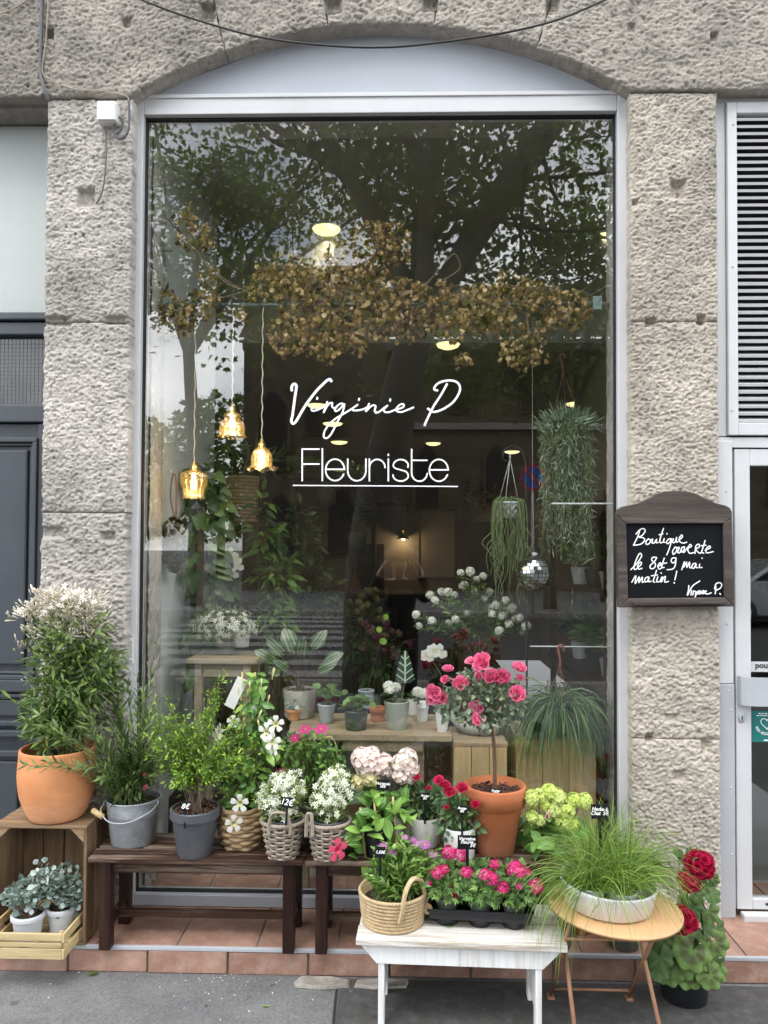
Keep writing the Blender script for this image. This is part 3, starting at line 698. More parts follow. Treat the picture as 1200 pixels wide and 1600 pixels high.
def strokes(lines, Y, r, flat=.18, sub=5):
    gs = []
    for ln in lines:
        pts = np.array([onY(a, b, Y) for a, b in ln])
        if len(pts) == 1: pts = np.vstack([pts[0] - (0, 0, r * .25), pts[0] + (0, 0, r * .25)])
        gs.append(tube(smooth_path(pts, sub), r, 6))
        for e in (pts[0], pts[-1]): gs.append(ball(r, 6, 4).xf(e))
    o = gjoin(gs); o.V[:, 1] = Y + (o.V[:, 1] - Y) * flat; return o
def z1(L): return [[(440 + x / 8, 580 + y / 8) for x, y in l] for l in L]
def z2(L): return [[(580 + x / 8, 580 + y / 8) for x, y in l] for l in L]
Vcap = z1([[(128, 238), (125, 205), (140, 170), (165, 160), (185, 185), (180, 240), (165, 340), (150, 450), (135, 560), (122, 620), (140, 655), (172, 638), (220, 560), (290, 440), (370, 330), (450, 230), (520, 160), (570, 115), (603, 102), (620, 122)]])
virg = z1([[(400, 430), (375, 470), (385, 495), (430, 490), (490, 465), (535, 445)], [(570, 385), (552, 440), (525, 520), (560, 450), (600, 402), (634, 397), (628, 430), (645, 457), (685, 455)],
           [(785, 415), (740, 405), (690, 440), (665, 480), (680, 500), (720, 480), (765, 430), (785, 415), (760, 520), (710, 610), (650, 730), (600, 810), (555, 838), (526, 815), (540, 745), (600, 660), (680, 590), (780, 530), (870, 475), (950, 420)],
           [(950, 420), (893, 462), (895, 490), (950, 490), (1020, 475), (1062, 455)], [(1092, 410), (1072, 460), (1050, 505), (1110, 445), (1150, 425), (1176, 442), (1163, 490), (1178, 520)], [(447, 332), (443, 350)], [(970, 345), (966, 362)]])
virg += z2([[(58, 510), (75, 520), (110, 500), (160, 460), (205, 430)], [(205, 430), (160, 475), (165, 505), (210, 515), (270, 495), (330, 470)],
            [(325, 475), (390, 455), (410, 425), (385, 410), (345, 430), (315, 470), (325, 503), (380, 510), (450, 485), (525, 455)], [(239, 352), (235, 372)]])
Pcap = z2([[(945, 165), (870, 300), (780, 440), (700, 600), (668, 675)], [(825, 240), (790, 230), (795, 195), (840, 150), (920, 122), (1010, 118), (1080, 145), (1110, 205), (1095, 280), (1030, 380), (940, 450), (850, 495), (770, 508), (712, 470)]])
YL = YG - .0025
lett = strokes(Vcap, YL, mm(2.3, YG), sub=4).add(strokes(virg, YL, mm(1.6, YG))).add(strokes(Pcap, YL, mm(1.9, YG)))
part('script_lettering', lett, M_vinyl, win, label='white handwritten style words Virginie P on the glass')
def z3(L): return [[(450 + x / 4.286, 685 + y / 4.286) for x, y in l] for l in L]
def arc(cx, cy, rx, ry, a0, a1, n=14): return [(cx + rx * math.cos(math.radians(a)), cy - ry * math.sin(math.radians(a))) for a in np.linspace(a0, a1, n)]
fle = [[(208, 72), (95, 72)], [(95, 72), (95, 283)], [(95, 172), (208, 172)], [(230, 70), (230, 283)],
       [(252, 207), (378, 207)], arc(315, 211, 63, 72, 2, 335, 26), [(400, 140), (400, 215)] , arc(461, 215, 61, 69, 180, 360), [(522, 215), (522, 140)],
       [(545, 140), (545, 283)], arc(598, 195, 52, 54, 180, 0), [(672, 140), (672, 283)], [(672, 108), (672, 114)],
       arc(755, 182, 50, 40, -15, 180, 10) + arc(755, 182, 50, 26, 185, 250, 4) + arc(755, 248, 50, 34, 70, 0, 5) + arc(755, 246, 52, 40, -10, -180, 10),
       [(828, 75), (828, 225)], arc(880, 232, 52, 55, 180, 355), [(828, 147), (930, 147)], [(948, 211), (1072, 211)], arc(1010, 214, 63, 73, 2, 335, 26)]
part('print_lettering', strokes(z3(fle), YL, mm(1.35, YG), sub=2), M_vinyl, win, label='white thin word Fleuriste on the glass')
part('underline', strokes(z3([[(35, 315), (600, 318), (1135, 322)]]), YL, mm(1.0, YG)), M_vinyl, win)
sx, sz = hx(203, 1013, YF), hz(203, 1013, YF)
stk = part('glazier_label', box(sx - .021, sx + .021, YF - .0145, YF - .0128, sz - .058, sz + .058), M_white, win)
stk.data.materials.append(M_dark)
for (dx, w, nn, h) in ((-.011, .004, 9, .0055), (.006, .0014, 5, .012), (.011, .0014, 6, .010), (.0005, .0012, 4, .016)):
    part('print', gjoin([box(sx + dx - w / 2, sx + dx + w / 2, YF - .0152, YF - .0146, sz - .035 + i * .07 / nn, sz - .035 + i * .07 / nn + h * .8) for i in range(nn)]), M_dark, stk)
for sgn in (-1, 1): part('print', gjoin([box(sx - .016 + i * .007, sx - .0125 + i * .007, YF - .0152, YF - .0146, sz + sgn * .05 - .003, sz + sgn * .05 + .003) for i in range(5)]), M_dark, stk)
part('ventilation_bar', tube([onY(862, 787, YG + .03), onY(965, 787, YG + .03)], .004, 6), M_alu, win)

# --- cables and junction box
def cable(name, pts, r, mat, label, sub=8): return tag(part(name, tube(smooth_path(pts, sub), r, 6), mat, smooth=True), label, 'cable')
YC = YP - .022
cable('overhead_cable', [onY(120, -50, 2.96), onY(222, 0, 2.965), onY(330, 38, 2.97), onY(430, 62, 2.965), onY(570, 74, 2.962), onY(690, 66, 2.965), onY(840, 40, 2.97), onY(945, 0, 2.975), onY(1050, -55, 2.98)], .0042, M_black, 'thin black cable sagging across the stone arch')
cable('wall_cable', [onY(66, -30, YC), onY(64, 60, YC), onY(63, 110, YC), onY(70, 140, YC), onY(76, 158, YC + .01)], .0062, M_greyplastic, 'thick dark grey cable running down left arch block')
cable('wall_cable', [onY(77, -30, YC), onY(72, 60, YC), onY(66, 108, YC), onY(78, 125, YC), onY(120, 140, YC), onY(160, 142, YC), onY(196, 150, YC), onY(202, 158, YC)], .0024, M_wicker, 'thin white cable bending right above the junction box')
cable('wall_cable', [onY(-20, 28, YC), onY(20, 14, YC), onY(60, -12, YC)], .0024, M_wicker, 'pale cable crossing the top left corner')
jb = thing('junction_box', 'small white junction box with grey cables on left pillar', 'junction box', onY(168, 176, YP - .035))
part('box_body', box(-.040, .040, -.01, .036, -.040, .040), M_white, jb, bevel=.006)
part('lid', box(-.037, .037, -.017, -.0105, -.037, .037), M_white, jb, bevel=.004)
def loc(p, o): return np.asarray(p) - np.array(o.location)
part('cable_loop', gjoin([tube(smooth_path([loc(onY(a, b, YC + .0), jb) for a, b in L], 6), .0045, 6) for L in ([(183, 182), (192, 188), (188, 204), (180, 212), (190, 217), (200, 205), (202, 180), (201, 155)], [(180, 190), (178, 205), (186, 215), (197, 212)])]), M_greyplastic, jb, True)
part('cable_drop', tube(smooth_path([loc(onY(a, b, YC), jb) for a, b in [(165, 197), (166, 240), (163, 280), (158, 305), (150, 318)]], 6), .0032, 6), M_greyplastic, jb, True)

# --- neighbour's slate door on the left
YD = 3.20
dr_ = thing('panelled_door', 'dark slate grey panelled door with wired transom glass', 'door', (hx(20, 1400, YD), YD, ZS))
ox, oz = dr_.location.x, dr_.location.z
dxr = xl0 + .03 - ox; dxl = dxr - .95
def Dz(py): return hz(30, py, YD) - oz
def Dx(px): return hx(px, 800, YD) - ox
part('stile', box(Dx(58), dxr, 0, .05, 0, Dz(662)), M_door, dr_, bevel=.003)
part('stile', box(dxl, dxl + .1, 0, .05, 0, Dz(662)), M_door, dr_, bevel=.003)
part('leaf_backing', box(dxl + .1, Dx(58) + .002, .02, .05, 0, Dz(662)), M_door, dr_)
def mould(za, zb, inset, y, t=.02):
    xa, xb = dxl + .1 + inset, Dx(58) - inset
    za, zb = za + inset, zb - inset
    part('moulding', gjoin([box(xa, xb, y, .022, za, za + t), box(xa, xb, y, .022, zb - t, zb), box(xa, xa + t, y, .0215, za + t, zb - t), box(xb - t, xb, y, .0215, za + t, zb - t)]), M_door, dr_, bevel=.004)
zb0, zt0_ = Dz(1062), Dz(684)
mould(zb0, zt0_, 0, -.012); mould(zb0, zt0_, .022, .002, .012)
part('panel', box(dxl + .17, Dx(41), .004, .03, zb0 + .06, zt0_ - .05), M_door, dr_, bevel=.008)
for py0, py1, y in ((1062, 1080, -.018), (1084, 1090, -.008), (1126, 1134, -.012), (1140, 1150, -.02), (1172, 1182, -.012)):
    part('rail_moulding', box(dxl + .1, Dx(62), y, .03, Dz(py1), Dz(py0)), M_door, dr_, bevel=.004)
part('panel', box(dxl + .17, Dx(38), .004, .03, Dz(1120), Dz(1094)), M_door, dr_, bevel=.006)
part('panel', box(dxl + .17, Dx(34), .004, .03, .12, Dz(1190)), M_door, dr_, bevel=.008)
part('transom_rail', box(dxl, dxr, -.01, .05, Dz(660), Dz(633)), M_door, dr_, bevel=.005)
part('transom_rail', box(dxl, dxr, -.02, .05, Dz(525), Dz(505)), M_door, dr_, bevel=.006)
part('transom_cap', box(dxl, dxr, -.035, .05, Dz(503), Dz(491)), M_door, dr_, bevel=.006)
tg = part('transom_glass', box(dxl, dxr, .02, .026, Dz(633), Dz(525)), simple('wired_glass', (.018, .022, .026), .12, 0, .2, 20, spec=.6), dr_)
part('wire_mesh', gjoin([box(dxl + i * .0165, dxl + i * .0165 + .0016, .0185, .0199, Dz(633), Dz(525)) for i in range(58)] + [box(dxl, dxr, .0180, .0184, Dz(633) + i * .0165, Dz(633) + i * .0165 + .0016) for i in range(17)]), simple('wire', (.09, .10, .11), .5), tg)
pb = tag(part('overdoor_board', box(ox + dxl, ox + dxr, YD - .005, YD + .03, Dz(490) + oz, hz(30, 198, YD)), M_palepanel, bevel=.003), 'pale grey painted board above the slate door', 'board')
part('recess_backing', box(-2.6, xl0 + .01, YD + .055, 3.38, ZS, 3.6), M_dark, wall)
part('lintel_soffit', box(-2.0, xl0 + .02, YP + .05, YD + .06, hz(30, 196, YD), zj_l + .04), M_stone_t, wall)

# --- aluminium door with louvre on the right
YA = 3.09
ad = thing('glazed_door', 'aluminium framed glass door with wide pull handle and green sticker', 'door', (hx(1160, 1440, YA), YA, ZS + .001))
ox, oz = ad.location.x, ad.location.z
def Az(py): return hz(1160, py, YA) - oz
def Ax(px, py=1000): return hx(px, py, YA) - ox
xe = Ax(1172) + .82
part('frame_strip', box(xr1 - ox - .012, Ax(1144), -.02, .04, 0, Az(1068)), M_alu2, ad, bevel=.002)
part('frame_strip', box(xr1 - ox - .012, Ax(1143), -.018, .04, Az(1067), Az(690)), M_alu, ad, bevel=.002)
part('stile', box(Ax(1148), Ax(1172), -.008, .035, .03, Az(702)), M_alu, ad, bevel=.003)
part('stile', box(xe - .06, xe, -.008, .035, .03, Az(702)), M_alu, ad, bevel=.003)
part('top_rail', box(Ax(1172), xe - .06, -.007, .034, Az(728), Az(702)), M_alu, ad, bevel=.003)
part('bottom_rail', box(Ax(1172), xe - .06, -.007, .034, .03, Az(1403)), M_alu, ad, bevel=.003)
part('kick_bar', box(Ax(1152), xe, -.045, -.0085, Az(1438), Az(1421)), M_alu, ad, bevel=.006)
part('transom', box(xr1 - ox - .012, xe + .06, -.012, .04, Az(700), Az(684)), M_alu, ad, bevel=.002)
part('glass_pane', box(Ax(1172) - .003, xe - .057, .010, .016, Az(1403) - .003, Az(728) + .003), M_glass_door, ad)
part('floor_slot', box(Ax(1192), Ax(1192) + .12, -.0085, -.0075, Az(1413), Az(1409)), M_dark, ad)
hd = part('pull_handle', prism([(0, 0)], 0, 1) if False else G(), M_alu2, ad) if False else None
hp = [(Ax(1150), -.009), (Ax(1150) + .004, -.034), (Ax(1157), -.048), (Ax(1172), -.058), (xe - .05, -.058)]
Vh = []; n = len(hp)
for (x, y) in hp: Vh += [(x, y, Az(1099)), (x, y, Az(1055)), (x, y + .006, Az(1099)), (x, y + .006, Az(1055))]
Fh = []
for i in range(n - 1):
    a, b = 4 * i, 4 * (i + 1); Fh += [(a, b, b + 1, a + 1), (a + 2, a + 3, b + 3, b + 2), (a + 1, b + 1, b + 3, a + 3), (a, a + 2, b + 2, b)]
Fh += [(0, 1, 3, 2), (4 * n - 4, 4 * n - 2, 4 * n - 1, 4 * n - 3)]
part('pull_handle', G(Vh, Fh), M_alu2, ad)
lk = part('lock', lathe([(.012, 0), (.012, .006), (.009, .008), (1e-5, .008)], 16).xf((Ax(1156), -.0085, Az(1120)), rotx(math.pi / 2), (1, 1.6, 1)), M_brass if False else M_alu2, ad, True)
part('keyhole', box(Ax(1156) - .002, Ax(1156) + .002, -.0172, -.0166, Az(1124), Az(1117)), M_dark, lk)
for px, py in ((1133, 974), (1134, 1078), (1138, 1108), (1137, 1228), (1139, 1332), (1140, 1428), (1133, 768)):
    part('screw', lathe([(.004, 0), (.003, .002), (1e-5, .0024)], 8).xf((Ax(px), -.0205, Az(py)), rotx(math.pi / 2)), M_alu, ad, True)
def flat_text(txt, size, x, y, z, mat, parent, name='lettering', **kw):
    me = text_mesh(txt, size, **kw); me.materials.clear(); me.materials.append(mat); me.name = name
    o = link(name, me, parent); o.rotation_euler = (math.pi / 2, 0, 0); o.location = (float(x), float(y), float(z)); return o
pl = part('push_label', box(Ax(1173), Ax(1173) + .13, .0085, .0095, Az(1050), Az(1034)), M_alu, ad)
flat_text('poussez', .032, Ax(1181), .0075, Az(1040), M_black, pl, align_x='LEFT', offset=.0006)
M_teal = simple('teal_sticker', (.012, .17, .16), .45, 0, .05)
gsx = Ax(1174); gs_ = part('round_sticker', box(gsx, gsx + .145, .0085, .0095, Az(1160), Az(1111)), M_teal, ad, label='teal sticker with white heart outline and lettering')
hc = (gsx + .062, Az(1131)); s = .024
heart = [(hc[0] + s * 1.0 * (math.sin(t) ** 3), .0075, hc[1] + s * (.8125 * math.cos(t) - .3125 * math.cos(2 * t) - .125 * math.cos(3 * t) - .0625 * math.cos(4 * t)) + .002) for t in np.linspace(0, 2 * math.pi, 40, endpoint=False)]
part('heart_outline', tube(heart, .0016, 5, True), M_vinyl, gs_)
txt = 'TOO GOOD TO GO'
for i, ch in enumerate(txt):
    a = math.radians(205 + i * 130 / (len(txt) - 1)); r = .045
    if ch == ' ': continue
    o = flat_text(ch, .013, hc[0] + r * math.cos(a), .0075, hc[1] + r * math.sin(a) + .004, M_vinyl, gs_, offset=.0005)
    o.rotation_euler = (math.pi / 2, 0, 0); o.rotation_euler = Matrix.Rotation(math.pi / 2, 3, 'X').to_4x4().to_euler(); o.matrix_local = Matrix.Translation(o.location) @ Matrix.Rotation(-(a + math.pi / 2), 4, 'Y') @ Matrix.Rotation(math.pi / 2, 4, 'X')
flat_text('RESCUE FOOD\nHERE', .009, hc[0], .0075, Az(1115), M_vinyl, gs_, name='fine_print', offset=.0002) if False else None
part('fine_print', gjoin([box(gsx + .03 + i * .012, gsx + .038 + i * .012, .0072, .0082, Az(1116) , Az(1116) + .004) for i in range(5)] + [box(gsx + .022 + i * .014, gsx + .033 + i * .014, .0072, .0082, Az(1119), Az(1119) + .003) for i in range(6)] + [box(gsx + .05, gsx + .075, .0072, .0082, Az(1158), Az(1158) + .005)]), M_vinyl, gs_)
lv = thing('vent_louvre', 'silver slatted ventilation louvre above the glass door', 'louvre', (ox, YA, oz))
part('surround', gjoin([box(xr1 - ox - .012, Ax(1133, 400), -.006, .04, Az(682), Az(150)), box(Ax(1133, 400), xe + .06, -.0062, .04, Az(163), Az(148))]), M_alu, lv, bevel=.003)
lx0, lx1, lz0, lz1 = Ax(1149, 400), xe - .02, Az(662), Az(181)
for (a, b, c, d) in ((Ax(1134, 400), lx0, Az(681), Az(164)), (lx1, lx1 + .04, Az(681), Az(164)), (lx0, lx1, lz1, Az(164)), (lx0, lx1, Az(681), lz0)):
    part('frame', box(a, b, -.022, .02, c, d), M_alu, lv, bevel=.003)
ns = 43; sp = (lz1 - lz0) / ns
sm = mesh_of(G([(0, 0, 0), (lx1 - lx0, 0, 0), (lx1 - lx0, -.003, .010), (0, -.003, .010), (0, .028, .024), (lx1 - lx0, .028, .024), (lx1 - lx0, .028, .0215), (0, .028, .0215), (0, 0, -.001), (lx1 - lx0, 0, -.001)], [(0, 1, 2, 3), (3, 2, 5, 4), (0, 7, 6, 1), (4, 5, 6, 7), (0, 3, 4, 7), (1, 6, 5, 2)]), 'slat', M_alu)
for i in range(ns): link('slat', sm, lv, (lx0, -.010, lz0 + i * sp + .003))
for px, py in ((1142, 199), (1141, 420), (1140, 643)):
    part('screw', lathe([(.004, 0), (.003, .002), (1e-5, .0024)], 8).xf((Ax(px, py), -.0225, Az(py)), rotx(math.pi / 2)), M_alu2, lv, True)
part('vent_backing', box(lx0 - .01, lx1 + .01, .045, .06, lz0 - .02, lz1 + .02), M_dark, lv)
part('door_room', box(xr1 - .02, 2.35, 5.4, 5.45, 0, 3.4).add(box(2.3, 2.35, 3.16, 5.4, 0, 3.4)).add(box(xr1 - .02, 2.35, 3.16, 5.45, 3.3, 3.38)), simple('corridor_plaster', (.16, .16, .15), .9), wall)

# --- chalkboard
YB = 2.985
cb = thing('chalkboard', 'dark wood framed chalkboard with white handwriting on right pillar', 'chalkboard', (hx(1057, 948, YB), YB, hz(1057, 948, YB)))
ox, oz = cb.location.x, cb.location.z
def bp(x, y): p = onY(960 + x / 6.316, 760 + y / 6.316, YB); return (p[0] - ox, p[2] - oz)
out = [bp(*p) for p in ((45, 1195), (1178, 1185), (1160, 300), (1158, 250), (1140, 215), (1100, 190), (1000, 165), (900, 120), (800, 70), (720, 48), (600, 42), (500, 48), (420, 75), (330, 125), (240, 165), (150, 185), (80, 200), (40, 230), (22, 280))]
part('backing', prism(out, .016, .028), M_boardframe, cb)
inn = [bp(115, 368), bp(1075, 365), bp(1085, 1095), bp(135, 1105)]
# frame: top, sides, bottom
b = lambda *q: [bp(*p) for p in q]
part('frame_top', prism(b((22, 280), (115, 368), (1075, 365), (1160, 300), (1158, 250), (1140, 215), (1100, 190), (1000, 165), (900, 120), (800, 70), (720, 48), (600, 42), (500, 48), (420, 75), (330, 125), (240, 165), (150, 185), (80, 200), (40, 230)), -.004, .016), M_boardframe, cb, bevel=.003)
part('frame_side', prism(b((22, 281), (45, 1195), (135, 1105), (115, 369)), -.003, .016), M_boardframe, cb, bevel=.003)
part('frame_side', prism(b((1160, 301), (1075, 366), (1085, 1095), (1178, 1185)), -.003, .016), M_boardframe, cb, bevel=.003)
part('frame_bottom', prism(b((45, 1195), (1178, 1185), (1085, 1096), (135, 1106)), -.0035, .016), M_boardframe, cb, bevel=.003)
part('board', prism(inn, .008, .0155), simple('blackboard', (.005, .006, .009), .7, 0, .4, 6, spec=.15), cb)
lg = b((172, 1140), (1065, 1130), (1065, 1160), (172, 1172)); part('chalk_ledge', prism(lg, -.022, -.0036), M_boardframe, cb, bevel=.002)
ch = [[(250, 435), (228, 500), (188, 580)], [(213, 470), (255, 425), (292, 418), (302, 445), (270, 487), (238, 500), (285, 508), (298, 535), (255, 572), (190, 580)],
      [(335, 518), (312, 545), (316, 572), (342, 565), (357, 535), (335, 518)], [(357, 532), (378, 520), (370, 555), (392, 558), (418, 520), (410, 556), (432, 552)], [(485, 415), (462, 480), (448, 535), (455, 558), (472, 552)], [(442, 478), (478, 468)],
      [(492, 515), (484, 548), (500, 553)], [(518, 466), (520, 470)], [(562, 518), (535, 520), (515, 547), (522, 566), (546, 550), (566, 515), (552, 580), (532, 640), (516, 676)], [(582, 518), (575, 552), (598, 550), (616, 500), (610, 548), (628, 548)], [(636, 532), (670, 500), (664, 480), (640, 510), (647, 546), (680, 560), (714, 551)],
      [(602, 598), (576, 636), (582, 672), (612, 640), (616, 606), (598, 598)], [(612, 608), (640, 603), (624, 652), (648, 650), (666, 600), (658, 650), (675, 640)], [(672, 602), (692, 598), (682, 656), (715, 612), (738, 585)], [(722, 612), (760, 592), (746, 573), (724, 620), (742, 660), (785, 652)], [(795, 662), (806, 585), (836, 572), (836, 600), (804, 620), (840, 660), (858, 650)], [(895, 535), (872, 610), (862, 648), (882, 660)], [(856, 587), (902, 580)], [(896, 630), (946, 606), (936, 588), (905, 620), (912, 656), (975, 644)],
      [(162, 822), (222, 760), (267, 690), (256, 660), (230, 690), (194, 790), (202, 822), (232, 800), (267, 765), (256, 745), (230, 780), (238, 816), (272, 808)], [(415, 702), (380, 700), (368, 728), (404, 762), (396, 802), (360, 812), (354, 782), (398, 738), (416, 705)], [(428, 792), (462, 770), (450, 754), (430, 785), (442, 816), (472, 800)], [(492, 708), (472, 770), (468, 800), (490, 800)], [(452, 766), (516, 755)],
      [(604, 706), (572, 708), (560, 738), (580, 756), (604, 732), (608, 702), (600, 780), (575, 815), (520, 823)], [(664, 822), (692, 740), (682, 802), (712, 745), (714, 802), (742, 745), (742, 800), (760, 802)], [(802, 760), (776, 765), (764, 800), (786, 806), (806, 763), (804, 798), (822, 803)], [(842, 768), (838, 800), (864, 800)], [(864, 706), (866, 710)],
      [(172, 946), (212, 880), (204, 962), (246, 890), (240, 952), (276, 893), (274, 946), (292, 940)], [(332, 893), (306, 905), (300, 940), (326, 936), (342, 893), (338, 940), (362, 935)], [(416, 828), (392, 905), (382, 938), (398, 946)], [(366, 882), (424, 874)], [(428, 893), (416, 940), (436, 940)], [(460, 853), (462, 857)], [(448, 942), (472, 890), (462, 946), (486, 900), (504, 890), (496, 944), (534, 938)], [(616, 838), (597, 922)], [(590, 950), (591, 955)],
      [(735, 980), (730, 1030), (720, 1077), (770, 985), (842, 934)], [(762, 1028), (755, 1072)], [(774, 1072), (781, 1034), (797, 1036)], [(818, 1038), (797, 1058), (815, 1062), (822, 1038), (796, 1090)], [(836, 1028), (830, 1062)], [(844, 1062), (852, 1030), (864, 1060), (876, 1028)], [(883, 1030), (877, 1060)], [(884, 1048), (908, 1030), (892, 1055), (920, 1062), (956, 1050)], [(1002, 988), (995, 1060)], [(988, 1010), (1002, 964), (1035, 950), (1058, 966), (1050, 1000), (1005, 1026)], [(1040, 1058), (1048, 1066)]]
for nm, sel, lab in (('chalk_writing', [l for l in ch if l[0][1] < 965 and not (l[0][0] > 700 and l[0][1] > 900)], 'handwritten chalk words Boutique ouverte le 8 et 9 mai matin'), ('chalk_signature', [l for l in ch if not (l[0][1] < 965 and not (l[0][0] > 700 and l[0][1] > 900))], 'handwritten chalk signature Virginie P')):
    part(nm, strokes([[(960 + x / 6.316, 760 + y / 6.316) for x, y in l] for l in sel], YB + .0068, mm(.95, YB), .3, 4).xf((-ox, -YB, -oz)), M_chalk, cb, label=lab, kind='stuff')
part('mount', box(-.1, .1, .0285, .05, .1, .14).add(box(-.1, .1, .0285, .05, .22, .26)), M_dark, cb)
# ------------------------------------------------------------------ the street opposite (seen mirrored in the glass)
plane_leaf = G([(0, 0, 0), (-.42, .35, .06), (-.5, .75, .02), (-.12, .7, 0), (0, 1.05, -.06), (.12, .7, 0), (.5, .75, .02), (.42, .35, .06)], [(0, 4, 3, 1), (0, 7, 5, 4), (1, 3, 2), (7, 6, 5)])
def street_tree(name, label, base, lean, fork, crown_c, crown_r, nleaf, r0, seed, lsize=.13, mat=None, nl=9):
    rng = np.random.default_rng(seed); t = thing(name, label, 'tree', base, 'trees along the street')
    fork = np.asarray(fork, float); P = smooth_path([(0, 0, -.05), np.array(lean) * .4 + (0, 0, fork[2] * .4), fork], 6)
    gs = [tube(P, np.linspace(r0 * 1.15, r0 * .75, len(P)), 12)]
    cc_, cr = np.asarray(crown_c, float) - base, np.asarray(crown_r, float); ends = []
    for k in range(nl):
        a = 2 * math.pi * k / nl + rng.uniform(-.3, .3); q = cc_ + cr * np.array([math.cos(a) * .55, math.sin(a) * .55, rng.uniform(-.2, .5)])
        m = (fork + q) / 2 + rng.normal(0, .35, 3); L = smooth_path([fork - (0, 0, .2), m, q], 6); gs.append(tube(L, np.linspace(r0 * .46, r0 * .16, len(L)), 7))
        for j in range(7):
            i = rng.integers(3, len(L)); e = L[i] + rng.normal(0, 1, 3) * cr * .35
            v = (e - cc_) / cr; nv = np.linalg.norm(v); e = cc_ + cr * v / max(nv, .85) * min(nv, .95)
            B = smooth_path([L[i], (L[i] + e) / 2 + rng.normal(0, .25, 3), e], 4); gs.append(tube(B, np.linspace(r0 * .13, r0 * .04, len(B)), 5)); ends += [B[-1], B[len(B) // 2], (B[-1] + B[-2]) / 2]
    part('trunk', gjoin(gs), M_planebark, t, True)
    ends = np.array(ends); c = ends[rng.integers(0, len(ends), nleaf)]
    p = c + rng.normal(0, 1, (nleaf, 3)) * np.array([.62, .62, .42]) * cr.mean() * .17
    d = norm(rng.normal(0, 1, (nleaf, 3)) + (0, 0, -.4)); u = norm(rng.normal(0, .6, (nleaf, 3)) + (0, 0, 1))
    scatter('crown', plane_leaf, p, d, u, lsize * rng.uniform(.6, 1.25, nleaf), mat or L_plane, t, rng)
    return t
street_tree('plane_tree', 'big plane tree with thick leaning trunk at the near kerb', (-.35, -2.0, 0), (.1, -.1, 0), (.55, -.5, 4.3), (.9, -4.4, 8.2), (6.5, 3.0, 4.6), 17000, .26, 5, .10)
street_tree('plane_tree', 'slender plane tree across the street on the right', (3.6, -12.6, 0), (.1, 0, 0), (.3, 0, 4.4), (3.9, -12.8, 8.8), (5.0, 3.0, 4.6), 12000, .15, 6, .13)
street_tree('plane_tree', 'plane tree across the street on the left', (-5.2, -12.8, 0), (.1, 0, 0), (-.2, 0, 6.4), (-4.4, -12.8, 10.4), (4.6, 3.0, 3.4), 11000, .2, 7, .13)
rng = np.random.default_rng(8)
for i, (x, y, h, r) in enumerate(((-17, -40, 9.6, 4.5), (-11.5, -42, 11.2, 4), (-24, -38, 9, 5), (-31, -40, 11, 5.5))):
    t = thing('far_tree', ['dark rounded tree far down the side street', 'tallest rounded tree far down the side street', 'low broad tree far at the left', 'leftmost broad tree far at the left'][i], 'tree', (x, y, -.4), 'far trees')
    part('trunk', tube([(0, 0, -.1), (.1, 0, h * .6)], [.3, .15], 8), M_bark, t, True)
    p, d = in_dome(rng, 2600, (0, 0, h * .6), (r, r, h * .42), .3); scatter('crown', plane_leaf, p, norm(d + rng.normal(0, .6, p.shape)), norm(d + (0, 0, .6)), rng.uniform(.3, .6, len(p)), L_far, t, rng)
# stone school building
YBD = -19.5
bd = thing('stone_building', 'brown stone building with pointed arch windows across the street', 'building', (0, YBD, 0))
M_bstone = stonemat('building_stone', (.08, .066, .05), (.145, .12, .085), .4)
bx0, bx1, bh = -5.2, 24, 8.4
part('wall', box(bx0, bx1, -8, 0, -.3, bh), M_bstone, bd)
part('tower', box(bx0 - .1, bx0 + 4.6, -7.5, .5, -.3, 10.8), M_bstone, bd)
part('cornice', box(bx0 - .2, bx1, .02, .3, bh - .35, bh), M_grout, bd); part('string_course', box(bx0 + 4.7, bx1, .02, .16, 5.4, 5.62), M_grout, bd)
part('roof', G([(bx0 - .3, .5, bh), (bx1, .5, bh), (bx1, -4, bh + 3.2), (bx0 - .3, -4, bh + 3.2)], [(0, 1, 2, 3)]), simple('roof_tile', (.10, .07, .055), .9), bd)
def pointed(w, h):
    pts = [(-w / 2, 0)]; pts += [(-w / 2 + (w * (1 - math.cos(a))), h - w * .87 + w * math.sin(a)) for a in np.linspace(0, math.radians(60), 6)]
    return pts + [(-x, z) for x, z in pts[::-1]]
def lancet(x, y, z, w, h):
    f = part('window', prism([(a * 1.25, b * 1.1 - .05) for a, b in pointed(w, h)], -.02, .10).xf((x, y, z)), M_bstone, bd)
    part('pane', prism(pointed(w, h), .101, .11).xf((x, y, z)), M_dark, f)
for x, z, w, h in ((bx0 + .9, 4.0, .95, 2.6), (bx0 + 2.2, 5.2, .5, 1.3), (bx0 + 3.0, 5.2, .5, 1.3), (bx0 + 1.2, 1.2, .9, 2.0), (bx0 + 3.2, 1.2, .9, 2.2)): lancet(x, .5, z, w, h)
for i in range(7): lancet(.8 + i * 2.35, 0, 2.9, .75, 2.0)
for i in range(6): lancet(1.9 + i * 2.35, 0, 6.0, .6, 1.5)
# no-parking sign
sgx = thing('road_sign', 'round blue and red no parking sign across the street', 'sign', (2.95, -11.62 + .35, 0))
part('pole', tube([(0, 0, 0), (0, 0, 3.4)], .03, 8), M_alu2, sgx, True)
for nm, r, yy, m in (('rim', .30, .035, simple('sign_red', (.55, .03, .03), .4)), ('face', .245, .045, simple('sign_blue', (.03, .09, .38), .4))):
    part(nm, lathe([(1e-5, 0), (r, 0), (r, .012), (1e-5, .012)], 28, False).xf((0, yy, 3.08), rotx(-math.pi / 2)), m, sgx)
part('bar', bar((-.17, .062, 3.25), (.17, .062, 2.91), .06, .006, (0, 1, 0)), simple('sign_red2', (.55, .03, .03), .4), sgx)
